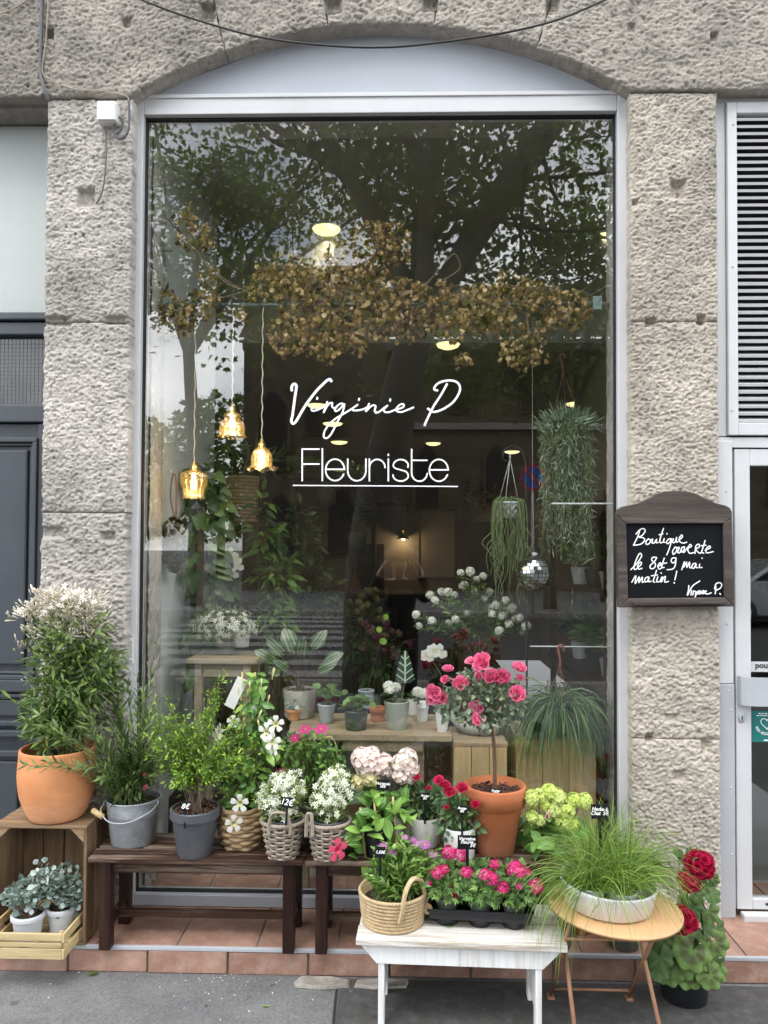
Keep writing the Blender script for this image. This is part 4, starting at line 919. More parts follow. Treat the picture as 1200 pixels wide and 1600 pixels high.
# silver car
car = thing('parked_car', 'silver hatchback parked at the far kerb', 'car', (8.2, -10.55, -.13))
prof = [(-2.0, .35), (-2.02, .62), (-1.9, .82), (-1.15, .95), (-.55, 1.38), (.75, 1.42), (1.55, 1.05), (1.98, .92), (2.03, .55), (1.95, .3), (1.55, .22), (-1.6, .22)]
part('body', prism(prof, -.84, .84), simple('silver_paint', (.42, .43, .45), .25, .6, .03), car, bevel=.06, seg=3)
part('window', prism([(-1.0, .97), (-.5, 1.32), (.7, 1.36), (1.35, 1.05), (1.3, .97)], .845, .85), M_dark, car); part('window', prism([(-1.0, .97), (-.5, 1.32), (.7, 1.36), (1.35, 1.05), (1.3, .97)], -.85, -.845), M_dark, car)
for x in (-1.28, 1.25):
    for y in (-.8, .8):
        w = part('wheel', lathe([(.2, -.1), (.31, -.09), (.32, 0), (.31, .09), (.2, .1)], 24).xf((x, y, .32), rotx(math.pi / 2)), M_black, car, True)
        part('rim', lathe([(1e-5, 0), (.19, .01), (.2, -.02)], 16, False).xf((x, y + (.105 if y > 0 else -.105), .32), rotx(-math.pi / 2 if y > 0 else math.pi / 2)), M_alu, w, True)
# ------------------------------------------------------------------ shop interior: shell
FZ, CH, CH2, YBK = .06, 3.42, 2.75, 10.4
struct('shop_floor', box(-2.3, xr1 - .03, 3.19, YBK, -.1, FZ), M_shopfloor)
struct('shop_ceiling', box(-2.3, 1.9, 3.385, 4.55, CH, CH + .1).add(box(-2.3, 1.9, 4.551, YBK, CH2, CH + .1)), M_ceil)
struct('shop_back_wall', box(-2.3, 1.9, YBK, YBK + .1, 0, CH), M_interior)
struct('shop_left_wall', box(-2.4, -2.3, 4.42, YBK + .1, 0, CH + .1), M_interior)
struct('shop_side_wall', box(-2.4, -1.09, 3.385, 4.4, FZ - .1, CH + .1), M_whitewall)
struct('shop_right_wall', box(xr1 + .02, xr1 + .08, 3.385, 5.45, 0, CH + .1).add(box(1.85, 1.95, 5.46, YBK + .1, 0, CH + .1)).add(box(xr1 + .08, 1.9, 5.451, 5.46, 0, CH + .1)), M_interior)
# ceiling downlights
def downlight(px, py, zc, r, label):
    p = onZ(px, py, zc - .012); t = thing('ceiling_downlight', label, 'ceiling light', (p[0], p[1], zc), 'ceiling downlights')
    part('trim', lathe([(r * .98, -.016), (r * 1.12, -.014), (r * 1.14, -.001), (r * .98, -.001)], 24, False), M_white, t, True)
    part('diffuser', lathe([(1e-5, -.044), (r * .5, -.041), (r * .85, -.030), (r * .97, -.015)], 24, False), M_spot, t, True)
    a = bpy.data.lights.new('downlight', 'AREA'); a.shape = 'DISK'; a.size = r * 1.8; a.energy = .8; a.spread = math.radians(115); a.color = (1, .86, .6); o = bpy.data.objects.new('downlight_lamp', a); COL.objects.link(o); o.parent = t; o.location = (0, 0, -.05); return t
for i, (px, py, zc, r) in enumerate(((510, 357, CH, .085), (700, 537, CH2, .072), (902, 630, CH2, .095), (677, 692, CH2, .09), (530, 690, CH2, .10), (800, 705, CH2, .10), (765, 732, CH2, .09), (550, 731, CH2, .09), (662, 733, CH2, .09), (495, 632, CH2, .085), (520, 661, CH2, .10), (947, 370, CH, .085))):
    downlight(px, py, zc, r, ['big yellow ceiling light above the hop garland', 'yellow ceiling light just below the hop garland', 'ceiling light behind the trailing plant at right', 'flat ceiling light right above the word ending iste', 'flat ceiling light above the letters Fle', 'ceiling light beside the hanging hook', 'small ceiling light right of the lettering', 'small far ceiling light crossed by the letter u', 'small far ceiling light crossed by the letter t', 'ceiling light behind the capital V', 'ceiling light behind the loop of the g', 'ceiling light half hidden at the right stone reveal'][i])
# ------------------------------------------------------------------ plant and pot builders
def pot_prof(r0, r1, h, th=.006, rim=0, rimh=0, foot=0):
    """outer base radius r0, top radius r1; closed wall with inside"""
    p = [(1e-5, .0), (r0 * .96, .0), (r0, .004)]
    if rim: p += [(r0 + (r1 - r0) * (1 - rimh / h), h - rimh), (r1 + rim, h - rimh + .003), (r1 + rim, h - .003), (r1 + rim - .003, h)]
    else: p += [((r0 + r1) / 2, h / 2), (r1, h - .003), (r1 - .002, h)]
    return p + [(r1 - th, h), (r1 - th - .002, h * .8), (r0 - th, h * .3)]
def soil(parent, r, z, mat=None, rng=None, chips=0):
    o = part('soil', lathe([(1e-5, .006), (r * .5, .004), (r * .8, .007), (r, .0)], 20, False).xf((0, 0, z)), mat or M_soil, parent, True)
    if chips:
        rng = rng or np.random.default_rng(2); a = rng.random(chips) * 6.28; q = r * np.sqrt(rng.random(chips)) * .95
        pos = np.stack([q * np.cos(a), q * np.sin(a), z + rng.uniform(.004, .014, chips)], 1)
        scatter('bark_chips', box(-.3, .3, 0, 1, -.1, .1), pos, norm(rng.normal(0, 1, (chips, 3)) * (1, 1, .35)), norm(rng.normal(0, .4, (chips, 3)) + (0, 0, 1)), rng.uniform(.008, .022, chips), M_barkchip, parent, rng, smooth=False)
    return o
def stems(parent, paths, r, mat=M_twig, name='stems'):
    return part(name, gjoin([tube(P, np.linspace(r, r * .4, len(P)), 5, cap=False) for P in paths]), mat, parent, True, kind='stuff')
leaf_s = leaf(.42, 2, .3, .15, 'oval'); leaf_m = leaf(.45, 4, .25, .25, 'oval'); leaf_l = leaf(.24, 3, .3, .2, 'lance'); leaf_h = leaf(.8, 5, .22, .3, 'heart'); leaf_r = leaf(.9, 4, .15, .15, 'round')
leaf_strap = leaf(.05, 6, .6, .35, 'strap')
pet5 = rosette(5, leaf(.75, 2, .2, .1, 'petal'), .25, .04)
pet4 = rosette(4, leaf(1.0, 2, .15, .05, 'petal'), .2, .02)
star5 = rosette(5, leaf(.45, 2, .2, .1, 'oval'), .15, .04)
def daisy(n=14): return rosette(n, leaf(.26, 2, .1, .05, 'oval'), .1, .18).add(ball(.2, 8, 4, (1, 1, .5)).mat(1))
def rose_bloom():
    p = leaf(1.15, 3, -.35, -.35, 'petal'); gs = []
    for n_, tilt, sc, ph in ((5, .25, .95, 0), (5, .6, .85, .6), (5, .9, .72, .2), (4, 1.15, .6, .9), (3, 1.35, .5, .4)): gs.append(rosette(n_, p, tilt, .03, ph, sc))
    return gjoin(gs)
ROSE = rose_bloom()
def carnation():
    p = leaf(1.0, 3, .1, -.2, 'petal', .05); return gjoin([rosette(6, p, t, .02, k * .5, s) for k, (t, s) in enumerate(((.1, 1), (.5, .9), (.85, .75), (1.2, .6)))])
RUFF = carnation()
def cluster_ball(unit, n, r, us, rng, zmin=-.25, sq=(1, 1, .85), core=.82, jit=.07):
    """florets on a ball, opening outward (+Z of unit outward)"""
    k_ = np.arange(n) + .5; zc_ = 1 - (1 - zmin) * k_ / n; ph_ = k_ * 2.399963; rr_ = np.sqrt(np.maximum(0, 1 - zc_ ** 2)); d = norm(np.stack([rr_ * np.cos(ph_), rr_ * np.sin(ph_), zc_], 1) + rng.normal(0, jit, (n, 3))); gs = [ball(r * core, 12, 8, sq)]
    for v in d:
        R = align(norm(np.cross(v, rng.normal(0, 1, 3))), v); gs.append(unit.xf(v * r * np.array(sq) * rng.uniform(.88, 1.05), R, us * rng.uniform(.75, 1.2)))
    return gjoin(gs)
def blooms(name, me, pos, outs, size, parent, rng):
    return pieces(name, me, pos, [norm(np.cross(o, rng.normal(0, 1, 3))) for o in outs], outs, size * rng.uniform(.8, 1.15, len(pos)), parent)
def jitter(rng, v, s): return norm(np.asarray(v) + rng.normal(0, s, np.shape(v)))
def price_tag(parent, at, txt, w=.05, h=.042, stick=.09, size=.013, rz=0, name='price_tag', tilt=-.12):
    t = bpy.data.objects.new('price_holder', None) if False else None
    b = part(name, box(-w / 2, w / 2, -.0015, .0015, 0, h), M_slate, parent, bevel=.001, label='black price label with white handwriting'); b.location = [float(c) for c in at]; b.rotation_euler = (tilt, 0, rz)
    st = part('label_stick', box(-.004, .004, .0016, .0036, -stick, h * .6), M_slate, b)
    me = text_mesh(txt, size * 1.12, .25, 'CENTER', .8, .00025); me.materials.clear(); me.materials.append(M_chalk); me.name = 'handwriting'
    o = link('handwriting', me, b, (0, -.0022, h * .5)); o.rotation_euler = (math.pi / 2, .06, 0); return b

# ------------------------------------------------------------------ shop interior: things behind the glass
YI = 3.30
rail = thing('hanging_rail', 'grey metal rail across the window carrying garland and lamps', 'rail', onY(600, 476, YI))
rx0, rx1 = -1.05 - rail.location.x, .88 - rail.location.x
part('pipe', tube([(rx0, 0, 0), (rx1, 0, 0)], .010, 10), simple('grey_pipe', (.16, .19, .19), .35, .5), rail, True)
for x in (rx0 + .02, rx1 - .05): part('bracket', box(x - .02, x + .02, -.018, .018, -.03, .03), simple('teal_bracket', (.22, .30, .31), .4), rail, bevel=.004)
# pendant lamps
def pendant(px, ys, yb, wid, kind, label):
    top = onY(px, 474, YI); s = onY(px, ys, YI); bt = onY(px, yb, YI); h = s[2] - bt[2]; R = mm(wid, YI) / 2
    t = thing('pendant_lamp', label, 'lamp', (s[0], YI, bt[2]), 'pendant lamps')
    zt = top[2] - bt[2]; n = 40; P = [(.0022 * math.cos(k * 1.3), .0022 * math.sin(k * 1.3), h + .03 + (zt - h - .03) * k / n) for k in range(n + 1)]
    part('cord', tube(P, .0028, 5), simple('cream_cord', (.62, .58, .48), .8) if 'cream_cord' not in MATS else MATS['cream_cord'], t, True)
    part('socket', lathe([(1e-5, h + .045), (.007, h + .04), (.014, h + .02), (.017, h + .018), (.017, h + .002), (.021, h), (.021, h - .012), (1e-5, h - .012)], 18, False), M_brass, t, True)
    rib = lambda a, z: .035 * math.cos(a * 12)
    if kind == 'bell': pr = [(.02, h), (.05 * R / .05, h * .86), (R, h * .70), (R * .98, h * .55), (R * .8, h * .3), (R * .74, h * .12), (R * .82, 0)]
    elif kind == 'dome': pr = [(.018, h), (R * .55, h * .93), (R * .62, h * .82), (R * .55, h * .74), (R * .82, h * .6), (R * .92, h * .38), (R * .9, h * .18), (R * 1.05, 0)]
    else: pr = [(.018, h), (R * .45, h * .92), (R * .64, h * .7), (R * .68, h * .45), (R * .66, h * .25), (R * .85, h * .12), (R * 1.0, .008)]
    wob = rib if kind == 'bell' else ((lambda a, z: .05 * math.cos(a * 9) * max(0, 1 - z / (h * .3))) if kind == 'dome' else (lambda a, z: .03 * math.cos(a * 20) + .16 * math.cos(a * 6) * max(0, 1 - z / (h * .25))))
    P2 = smooth_path([(r, 0, z) for r, z in pr], 4); sh = lathe([(p[0], p[2]) for p in P2], 72, False, wob)
    if kind == 'tulip': sh.V[:, 2] += .012 * np.cos(np.arctan2(sh.V[:, 1], sh.V[:, 0]) * 6) * np.clip(1 - sh.V[:, 2] / (h * .25), 0, 1)
    o = part('glass_shade', sh, M_shade, t, True); o.modifiers.new('thickness', 'SOLIDIFY').thickness = .0025
    part('bulb', lathe([(1e-5, h * .30), (.010, h * .33), (.0135, h * .45), (.012, h * .62), (.008, h * .75), (.008, h - .012)], 14, False), M_bulb, t, True)
    l = bpy.data.lights.new('bulb_light', 'POINT'); l.energy = .6; l.color = (1, .75, .45); l.shadow_soft_size = .02; lo = bpy.data.objects.new('bulb_light', l); COL.objects.link(lo); lo.parent = t; lo.location = (0, -.03, h * .15)
pendant(303, 735, 779, 40, 'bell', 'lowest pendant lamp with ribbed bell glass shade')
pendant(363, 645, 684, 42, 'dome', 'highest pendant lamp with two tier dome glass shade')
pendant(409, 700, 737, 46, 'tulip', 'pendant lamp with frilly tulip glass shade nearest the lettering')
# dried hop garland
rng = np.random.default_rng(21)
hop = thing('hop_garland', 'dried brown hop vine garland hung across the window top', 'garland', onY(600, 476, YI))
def hl(px, py, Y=YI): return onY(px, py, Y) - np.array(hop.location)
vines = [[(262, 342), (300, 385), (345, 432), (385, 455), (430, 470), (500, 470), (560, 478)], [(268, 340), (310, 400), (350, 440), (390, 458)], [(385, 455), (330, 470), (280, 485), (235, 492)], [(480, 470), (520, 420), (560, 390), (620, 372)], [(520, 470), (620, 480), (720, 478), (800, 470), (870, 480), (915, 478)], [(470, 480), (500, 520), (540, 545)], [(820, 480), (825, 520), (810, 550)], [(640, 470), (670, 440), (700, 405), (712, 398), (718, 420), (690, 440)], [(790, 470), (815, 440), (835, 440)], [(232, 400), (250, 393), (270, 392)], [(515, 380), (512, 420), (520, 450)]]
for _ in range(46):
    px, py = rng.uniform(240, 900), rng.uniform(430, 520); a = rng.uniform(-.9, .9); L_ = rng.uniform(25, 70); vines.append([(px, py), (px + L_ * .5 * math.cos(a), py + L_ * .5 * math.sin(a) + rng.normal(0, 6)), (px + L_ * math.cos(a), py + L_ * math.sin(a))])
part('vine', gjoin([tube(smooth_path([hl(a, b, YI + rng.uniform(-.04, .03)) for a, b in L], 6), .0038 if i_ < 11 else .0018, 5) for i_, L in enumerate(vines)]), M_bark, hop, True)
cl_ = [(290, 336, 12), (303, 365, 24), (322, 380, 14), (325, 432, 16), (248, 468, 26), (238, 495, 22), (285, 492, 28), (318, 470, 24), (262, 510, 18), (420, 440, 26), (450, 430, 32), (472, 460, 38), (500, 435, 34), (540, 405, 30), (580, 380, 36), (612, 380, 32), (562, 425, 38), (592, 460, 38), (520, 485, 38), (545, 512, 32), (480, 512, 36), (448, 522, 30), (510, 542, 24), (602, 495, 36), (640, 470, 34), (640, 505, 26), (680, 475, 36), (702, 495, 36), (742, 482, 34), (772, 492, 30), (762, 470, 28), (800, 452, 26), (830, 462, 26), (860, 477, 32), (890, 482, 30), (908, 480, 14), (820, 540, 34), (798, 548, 16), (724, 562, 12), (470, 430, 20), (556, 540, 14), (395, 455, 12), (378, 492, 10)]
hp_, hd_, hlp, hld = [], [], [], []
for px, py, r in cl_:
    for k in range(int(r * r / 10) + 4):
        a = rng.random() * 6.28; q = r * 1.12 * rng.random() ** .62; hp_.append(hl(px + q * math.cos(a), py + q * math.sin(a), YI + rng.normal(0, .045))); hd_.append(norm(rng.normal(0, .7, 3) + (0, -.2, -.8)))
    for k in range(int(r / 3.5)):
        a = rng.random() * 6.28; q = r * math.sqrt(rng.random()); hlp.append(hl(px + q * math.cos(a), py + q * math.sin(a), YI + rng.normal(.02, .04))); hld.append(norm(rng.normal(0, 1, 3)))
bract = leaf(.7, 2, .25, .1, 'oval'); cone = gjoin([rosette(5, bract, 1.15 - k * .22, .10, k * .63, .62).xf((0, 0, .30 * k)) for k in range(4)]).xf(rot=rotx(-math.pi / 2))
scatter('hop_cones', cone, hp_, hd_, rng.normal(0, 1, (len(hp_), 3)), rng.uniform(.012, .021, len(hp_)), L_hop, hop, rng)
scatter('hop_leaves', leaf(.7, 4, .5, .5, 'heart', .04), hlp, hld, rng.normal(0, 1, (len(hlp), 3)), rng.uniform(.03, .06, len(hlp)), L_hopleaf, hop, rng)
# dried hydrangea bunch
p0 = onY(272, 888, 3.45); t = thing('dried_bouquet', 'grey dried hydrangea bunch hanging upside down by the pale wall', 'dried flowers', p0)
rng = np.random.default_rng(22); p, d = in_dome(rng, 900, (0, 0, .11), (.052, .045, .13), .25); scatter('dried_florets', pet4, p, norm(np.cross(d, rng.normal(0, 1, d.shape))), d, rng.uniform(.010, .017, len(p)), L_dry, t, rng)
part('ribbon', gjoin([tube(smooth_path([(-.0, 0, .22), (-.02, 0, .32), (-.012, 0, .42), (.004, 0, .40), (.006, 0, .24)], 6), .004, 5)]), simple('mauve_ribbon', (.26, .12, .14), .7), t, True)

def hanging_strands(t, n, r, ztop, lens, rng, drop=1.0, out=.05):
    P = []
    for k in range(n):
        a = rng.random() * 6.28; L = rng.uniform(*lens); c, s = math.cos(a), math.sin(a); rr = r * math.sqrt(rng.uniform(.3, 1))
        P.append(smooth_path([(rr * .5 * c, rr * .5 * s, ztop + .02), (rr * c, rr * s, ztop + .035), ((rr + out) * c, (rr + out) * s, ztop - .04)] + [((rr + out) * c + rng.normal(0, .008), (rr + out) * s + rng.normal(0, .008), ztop - .04 - L * q) for q in (.35, .7, 1)], 4))
    return P
# string plant, big
Y = 3.52; p0 = onY(886, 715, Y); t = thing('trailing_plant', 'large hanging pot of pale green trailing fishhook succulent', 'hanging plant', p0); rng = np.random.default_rng(23)
part('pot', lathe(pot_prof(.06, .082, .12, .005, .004, .02), 28).xf((0, 0, .02)), M_twigbrown, t, True); soil(t, .075, .125)
z0 = .14; P = hanging_strands(t, 150, .085, z0, (.12, .60), rng, out=.035)
for px, L in ((850, .62), (905, .66), (915, .72), (845, .5), (862, .55), (900, .78), (920, .55)):
    q = onY(px, 700, Y - rng.uniform(-.05, .1)) - p0; P.append(smooth_path([(q[0] * .5, q[1] * .5, z0 + .03), (q[0], q[1], z0 + .03), (q[0], q[1] - .02, z0 - .05)] + [(q[0] + rng.normal(0, .014), q[1] - .02, z0 - .05 - L * f) for f in (.3, .6, 1)], 4))
stems(t, P, .0016)
pos, dr2, up, sc = along(P, 26, .029, rng, 75, .05, 1, .5, .1); scatter('foliage', leaf(.105, 5, .6, -.75, 'lance'), pos, norm(dr2 + (0, 0, -.25)), up, sc * 1.15, L_string, t, rng)
p2, d2 = in_dome(rng, 420, (0, 0, z0 + .0), (.135, .12, .08), .4, -.1); scatter('foliage_top', leaf(.16, 4, .6, -.4, 'lance'), p2, jitter(rng, d2 + (0, 0, .3), .5), d2 + (0, 0, .2), rng.uniform(.03, .05, len(p2)), L_string, t, rng)
hk = onY(880, 565, Y) - p0; part('hanger', gjoin([tube(smooth_path([hk + (.012, 0, .015), hk + (-.004, 0, .035), hk + (-.016, 0, .018), hk + (-.006, 0, -.005), hk + (0, 0, -.05)], 5), .005, 6)] + [tube([hk + (0, 0, -.05), (.09 * math.cos(a), .09 * math.sin(a), .135)], .0015, 4) for a in (.3, 2.4, 4.5)] + [tube([hk + (-.004, 0, .035), onY(881, 474, YI) - p0], .0012, 4)]), simple('brown_hanger', (.20, .08, .05), .5), t, True)
# shepherd hook, small hanging pot, disco ball
Y = 3.50; p0 = onY(823, 1150, Y); p0[2] = FZ; t = thing('hook_stand', 'thin dark metal hook stand holding the small hanging pot', 'stand', p0)
L = lambda px, py: onY(px, py, Y) - p0
part('pole', tube(smooth_path([L(823, 1500) * (1, 1, 0), L(823, 1000), L(822, 760), L(819, 715), L(806, 698), L(789, 702), L(786, 716), L(794, 722)], 5), .005, 6), M_blackplastic, t, True)
part('base', lathe([(1e-5, 0), (.11, 0), (.11, .006), (.01, .012), (1e-5, .012)], 24, False), M_blackplastic, t, True)
p0 = onY(793, 810, Y - .015); t = thing('hanging_pot', 'small white basket pot with drooping rhipsalis strands', 'hanging plant', p0); rng = np.random.default_rng(24)
part('pot', lathe(pot_prof(.042, .052, .075, .003, .003, .012), 20), M_potwhite, t, True)
part('lattice', gjoin([tube([(.0455 * math.cos(a) * (1 + .2 * f), .0455 * math.sin(a) * (1 + .2 * f), .005 + .055 * f) for f, a in zip(np.linspace(0, 1, 6), np.linspace(a0, a0 + s * .9, 6))], .0022, 4) for a0 in np.linspace(0, 6.28, 11)[:-1] for s in (-1, 1)]), M_ceramic, t, True)
top = onY(797, 716, Y - .01) - p0
part('hanger', gjoin([tube([top, (.052 * math.cos(a), .052 * math.sin(a), .075)], .0016, 4) for a in (.2, 2.3, 4.4)] + [tube([top + (0, 0, .02), top + (0, 0, -.01)], .004, 5)]), M_ceramic, t, True)
P = hanging_strands(t, 26, .045, .06, (.08, .36), rng, out=.02)
for q in list(rng.uniform(-.07, -.03, 16)) + list(rng.uniform(.035, .07, 12)) + list(rng.uniform(-.03, .03, 5)):
    y_ = rng.uniform(-.065, -.02); L_ = rng.uniform(.12, .42); P.append(smooth_path([(q * .5, -.02, .09), (q, y_, .075), (q * 1.15, y_ - .012, .0)] + [(q * 1.1 + rng.normal(0, .012), y_ - .01 + rng.normal(0, .008), -L_ * f) for f in (.3, .6, .8, 1)], 4))
    if rng.random() < .5: e = P[-1][len(P[-1]) // 2]; P.append(smooth_path([e, e + (rng.normal(0, .02), -.01, -.05), e + (rng.normal(0, .025), -.01, -.12)], 3))
part('foliage', gjoin([tube(p, .0019, 4) for p in P]), L_rhip, t, True, kind='stuff')
p0 = onY(835, 924, 3.42); t = thing('mirror_ball', 'silver mirrored disco ball hanging beside the shrub', 'mirror ball', p0)
R = mm(28.5, 3.42); rows = 16; gs = []; rng = np.random.default_rng(25); Vb = []; Fb = []
for i in range(rows):
    a0, a1 = math.pi * i / rows + .012, math.pi * (i + 1) / rows - .012; nc = max(4, int(30 * math.sin((a0 + a1) / 2)))
    for k in range(nc):
        b0, b1 = 6.283 * k / nc + .01, 6.283 * (k + 1) / nc - .01; jr = rng.normal(0, .012, 3)
        n0 = len(Vb)
        for (u, v) in ((a0, b0), (a0, b1), (a1, b1), (a1, b0)): Vb.append(R * (np.array([math.sin(u) * math.cos(v), math.sin(u) * math.sin(v), math.cos(u)]) + jr * .6) + (0, 0, R))
        Fb.append((n0, n0 + 3, n0 + 2, n0 + 1))
part('mirror_facets', G(Vb, Fb), simple('mirror', (.50, .52, .53), .15, 1, .05), t, kind='stuff'); part('core', ball(R * .975, 24, 14).xf((0, 0, R)), M_blackplastic, t, True)
part('cap', lathe([(.014, 2 * R - .006), (.014, 2 * R + .008), (1e-5, 2 * R + .01)], 12, False), M_alu2, t, True)
part('cord', tube([(0, 0, 2 * R), onY(832, 785, 3.42) - p0 + (0, 0, .02), onY(832, 474, YI) - p0], .0014, 4), M_wicker, t, True)
# sedge in hanging pot
Y = 3.27; p0 = onY(872, 1105, Y); t = thing('hanging_sedge', 'hanging pot of dark grassy sedge spilling over on the right', 'hanging plant', p0); rng = np.random.default_rng(26)
part('pot', lathe(pot_prof(.05, .07, .09), 20).xf((0, 0, -.09)), M_blackplastic, t, True)
pos = []; dd = []; ss = []; P = []
for k in range(520):
    a = rng.random() * 6.28; el = rng.uniform(.25, 1.25); L_ = rng.uniform(.16, .40); d = np.array([math.cos(a) * math.cos(el), math.sin(a) * math.cos(el) * .7, math.sin(el)])
    P.append(stem_path((rng.normal(0, .02), rng.normal(0, .015), 0), d, L_, rng.uniform(2.2, 4.2), 7, .05, rng))
def blades(name, paths, w, mat, parent, rng):
    V = []; F = []; vv = []; A = []
    for P_ in paths:
        T = norm(np.gradient(P_, axis=0)); s = norm(np.cross(T, rng.normal(0, 1, 3))); n = len(P_); b0 = len(V)
        for i in range(n):
            ww = w * (1 - (i / (n - 1)) ** 2 * .9) * .5; V += [P_[i] - s[i] * ww, P_[i] + s[i] * ww]
        for i in range(n - 1): a = b0 + 2 * i; F.append((a, a + 1, a + 3, a + 2)); vv.append(0)
        vv[-(n - 1):] = [rng.random()] * (n - 1)
    me = raw_mesh(name, np.array(V), np.array(F).ravel(), np.full(len(F), 4), None, [mat], True, vv); return link(name, me, parent, kind='stuff')
blades('foliage', P, .006, L_drygrass, t, rng)
part('hook', tube(smooth_path([onY(a, b, Y) - p0 for a, b in ((882, 1018), (878, 1008), (872, 1012), (875, 1030), (875, 1044))], 4), .0055, 6), simple('brown_hook', (.25, .09, .06), .5), t, True)
part('hanger', gjoin([tube([onY(875, 1042, Y) - p0, (x, y, 0)], .0014, 4) for x, y in ((-.06, 0), (.06, 0), (0, -.06))]), MATS['brown_hook'], t, True)
rd = onY(872, 1011, Y); tag(part('bracket_rod', tube([(.905, Y, rd[2] + .002), (onY(828, 1008, Y)[0], Y, rd[2] + .002)], .003, 6), M_alu, smooth=True), 'thin metal bracket rod holding the sedge pot', 'bracket')

# plank display table and what stands on it
zt = .770
pl_ = onZ(448, 1146, zt); pr_ = onZ(706, 1149, zt)
tb = thing('plank_table', 'low display table of old planks behind the glass', 'table', (0, 0, FZ)); xa, xb = pl_[0], pr_[0]; yf = float(pl_[1]); print('plank table front Y', yf)
for i in range(3): part('plank', box(xa - i * .01, xb - i * .006, yf + i * .135, yf + i * .135 + .132, zt - FZ - .028, zt - FZ - i * .0015), M_plank, tb, bevel=.003)
part('apron', box(hx(535, 1160, yf + .02), hx(661, 1160, yf + .02), yf + .012, yf + .03, hz(600, 1176, yf) - FZ, zt - FZ - .029), M_plank, tb, bevel=.003)
for x in (xa + .05, hx(650, 1200, yf), xa + .35): part('leg', box(x - .035, x + .035, yf + .05, yf + .12, 0, zt - FZ - .029), M_plank, tb, bevel=.003)
for x in (xa + .05, xb - .06): part('leg', box(x - .03, x + .03, yf + .32, yf + .38, 0, zt - FZ - .029), M_plank, tb, bevel=.003)
ZT = zt
def ipot(px, py, name, label, r0, r1, h, mat, rim=0, rimh=0, z=ZT, seg=28, wob=None):
    p = onZ(px, py, z); p[1] += r0 * .9; p[0] = p[0] * p[1] / (p[1] - r0 * .9); t = thing(name, label, 'potted plant', (p[0], p[1], z))
    part('pot', lathe(pot_prof(r0, r1, h, .005, rim, rimh), seg, wob=wob), mat, t, 'auto'); soil(t, r1 - .007, h - .012); return t
rng = np.random.default_rng(31)
t = ipot(468, 1124, 'calathea_pot', 'striped calathea in a ribbed stone pot on the plank', .066, .074, .125, M_stonepot, wob=lambda a, z: .02 * math.sin(z * 260))
cm = mesh_of(leaf(.66, 8, .2, .45, 'oval', .014), 'leaf', L_cal, True); P = []; pos = []; dd = []; uu = []; ss = []
for px, py, s in ((452, 1005, .12), (435, 1018, .10), (496, 1005, .10), (418, 1030, .10), (518, 1032, .09), (470, 1022, .10), (445, 1045, .08), (505, 1048, .09), (428, 1052, .08)):
    q = onY(px, py, t.location.y + rng.uniform(-.08, .06)) - np.array(t.location); b = np.array([0, 0, .11]); d = norm((q - b) * (1, 1, .5) + (0, -.05, 0)); st_ = q - d * s * .4; P.append(smooth_path([b, (b + st_) / 2 + (0, 0, .02), st_], 4)); pos.append(st_); dd.append(d + (0, 0, .3)); uu.append(np.array([0, -.8, .5])); ss.append(s)
pieces('leaf', cm, pos, dd, uu, ss, t); stems(t, P, .0032, simple('plum_stem', (.05, .018, .025), .5))
def leafy(t, name, c, r, n, tpl, mat, size, rng, zmin=-.2, asobj=False, stem=True, outw=.6):
    p, d = in_dome(rng, n, c, r, .5, zmin)
    dirs = jitter(rng, d * (1, 1, .6) + (0, 0, .1), outw * .5); ups = norm(d * .5 + (0, -.3, .8) + rng.normal(0, .3, d.shape)); sc = size * rng.uniform(.65, 1.2, len(p))
    if asobj: pieces('leaf', mesh_of(tpl, 'leaf', mat, True), p - dirs * sc[:, None] * .5, dirs, ups, sc, t)
    else: scatter(name, tpl, p, dirs, ups, sc, mat, t, rng)
    if stem: stems(t, [np.array([(rng.normal(0, .01), rng.normal(0, .01), 0) + np.array([0, 0, c[2] - r[2] * 1.0]), (np.array(c) + q) / 2, q]) for q in p[:: max(1, n // 16)]], .0018)
t = ipot(459, 1126, 'succulent_pot', 'small terracotta pot with red edged succulent on the plank', .026, .032, .045, M_terra, .003, .012); leafy(t, 'foliage', (0, 0, .06), (.04, .04, .03), 40, leaf_r, L_silver, .018, rng, stem=False)
t = ipot(510, 1131, 'pilea_pot', 'round leaved pilea in a blue grey pot', .029, .038, .082, M_bluegrey, .002, .01); leafy(t, 'foliage', (.01, 0, .12), (.085, .06, .055), 26, leaf_r, L_mid, .05, rng, asobj=True)
t = ipot(556, 1143, 'peperomia_pot', 'peperomia with round leaves in a dark green pot', .044, .051, .082, M_darkglaze); leafy(t, 'foliage', (0, 0, .10), (.075, .06, .04), 30, leaf_r, L_mid, .042, rng, asobj=True)
t = ipot(590, 1128, 'clay_pot_stack', 'stacked small clay pots behind the dark green pot', .030, .034, .06, M_terra2, .004, .02)
t = ipot(572, 1108, 'string_heart_jar', 'grey stoneware jar with one tall thin leafy shoot', .040, .036, .085, M_bluegrey, .004, .012); q = onY(601, 968, t.location.y) - np.array(t.location); P = smooth_path([(0, 0, .07), q * (.45, 1, .5), q], 8); stems(t, [P], .0016); pieces('leaf', mesh_of(leaf_r, 'leaf', L_fresh, True), [P[-1], P[-3], P[-5]], [(.3, -.2, .6), (-.6, -.2, .3), (.7, 0, .2)], [(0, -1, .3)] * 3, [.03, .032, .038], t)
t = ipot(620, 1142, 'fluted_pot', 'sage fluted pot with white kalanchoe and veined alocasia leaf', .041, .052, .118, M_sage, seg=48, wob=lambda a, z: .035 * abs(math.cos(a * 5)) * min(1, z / .03))
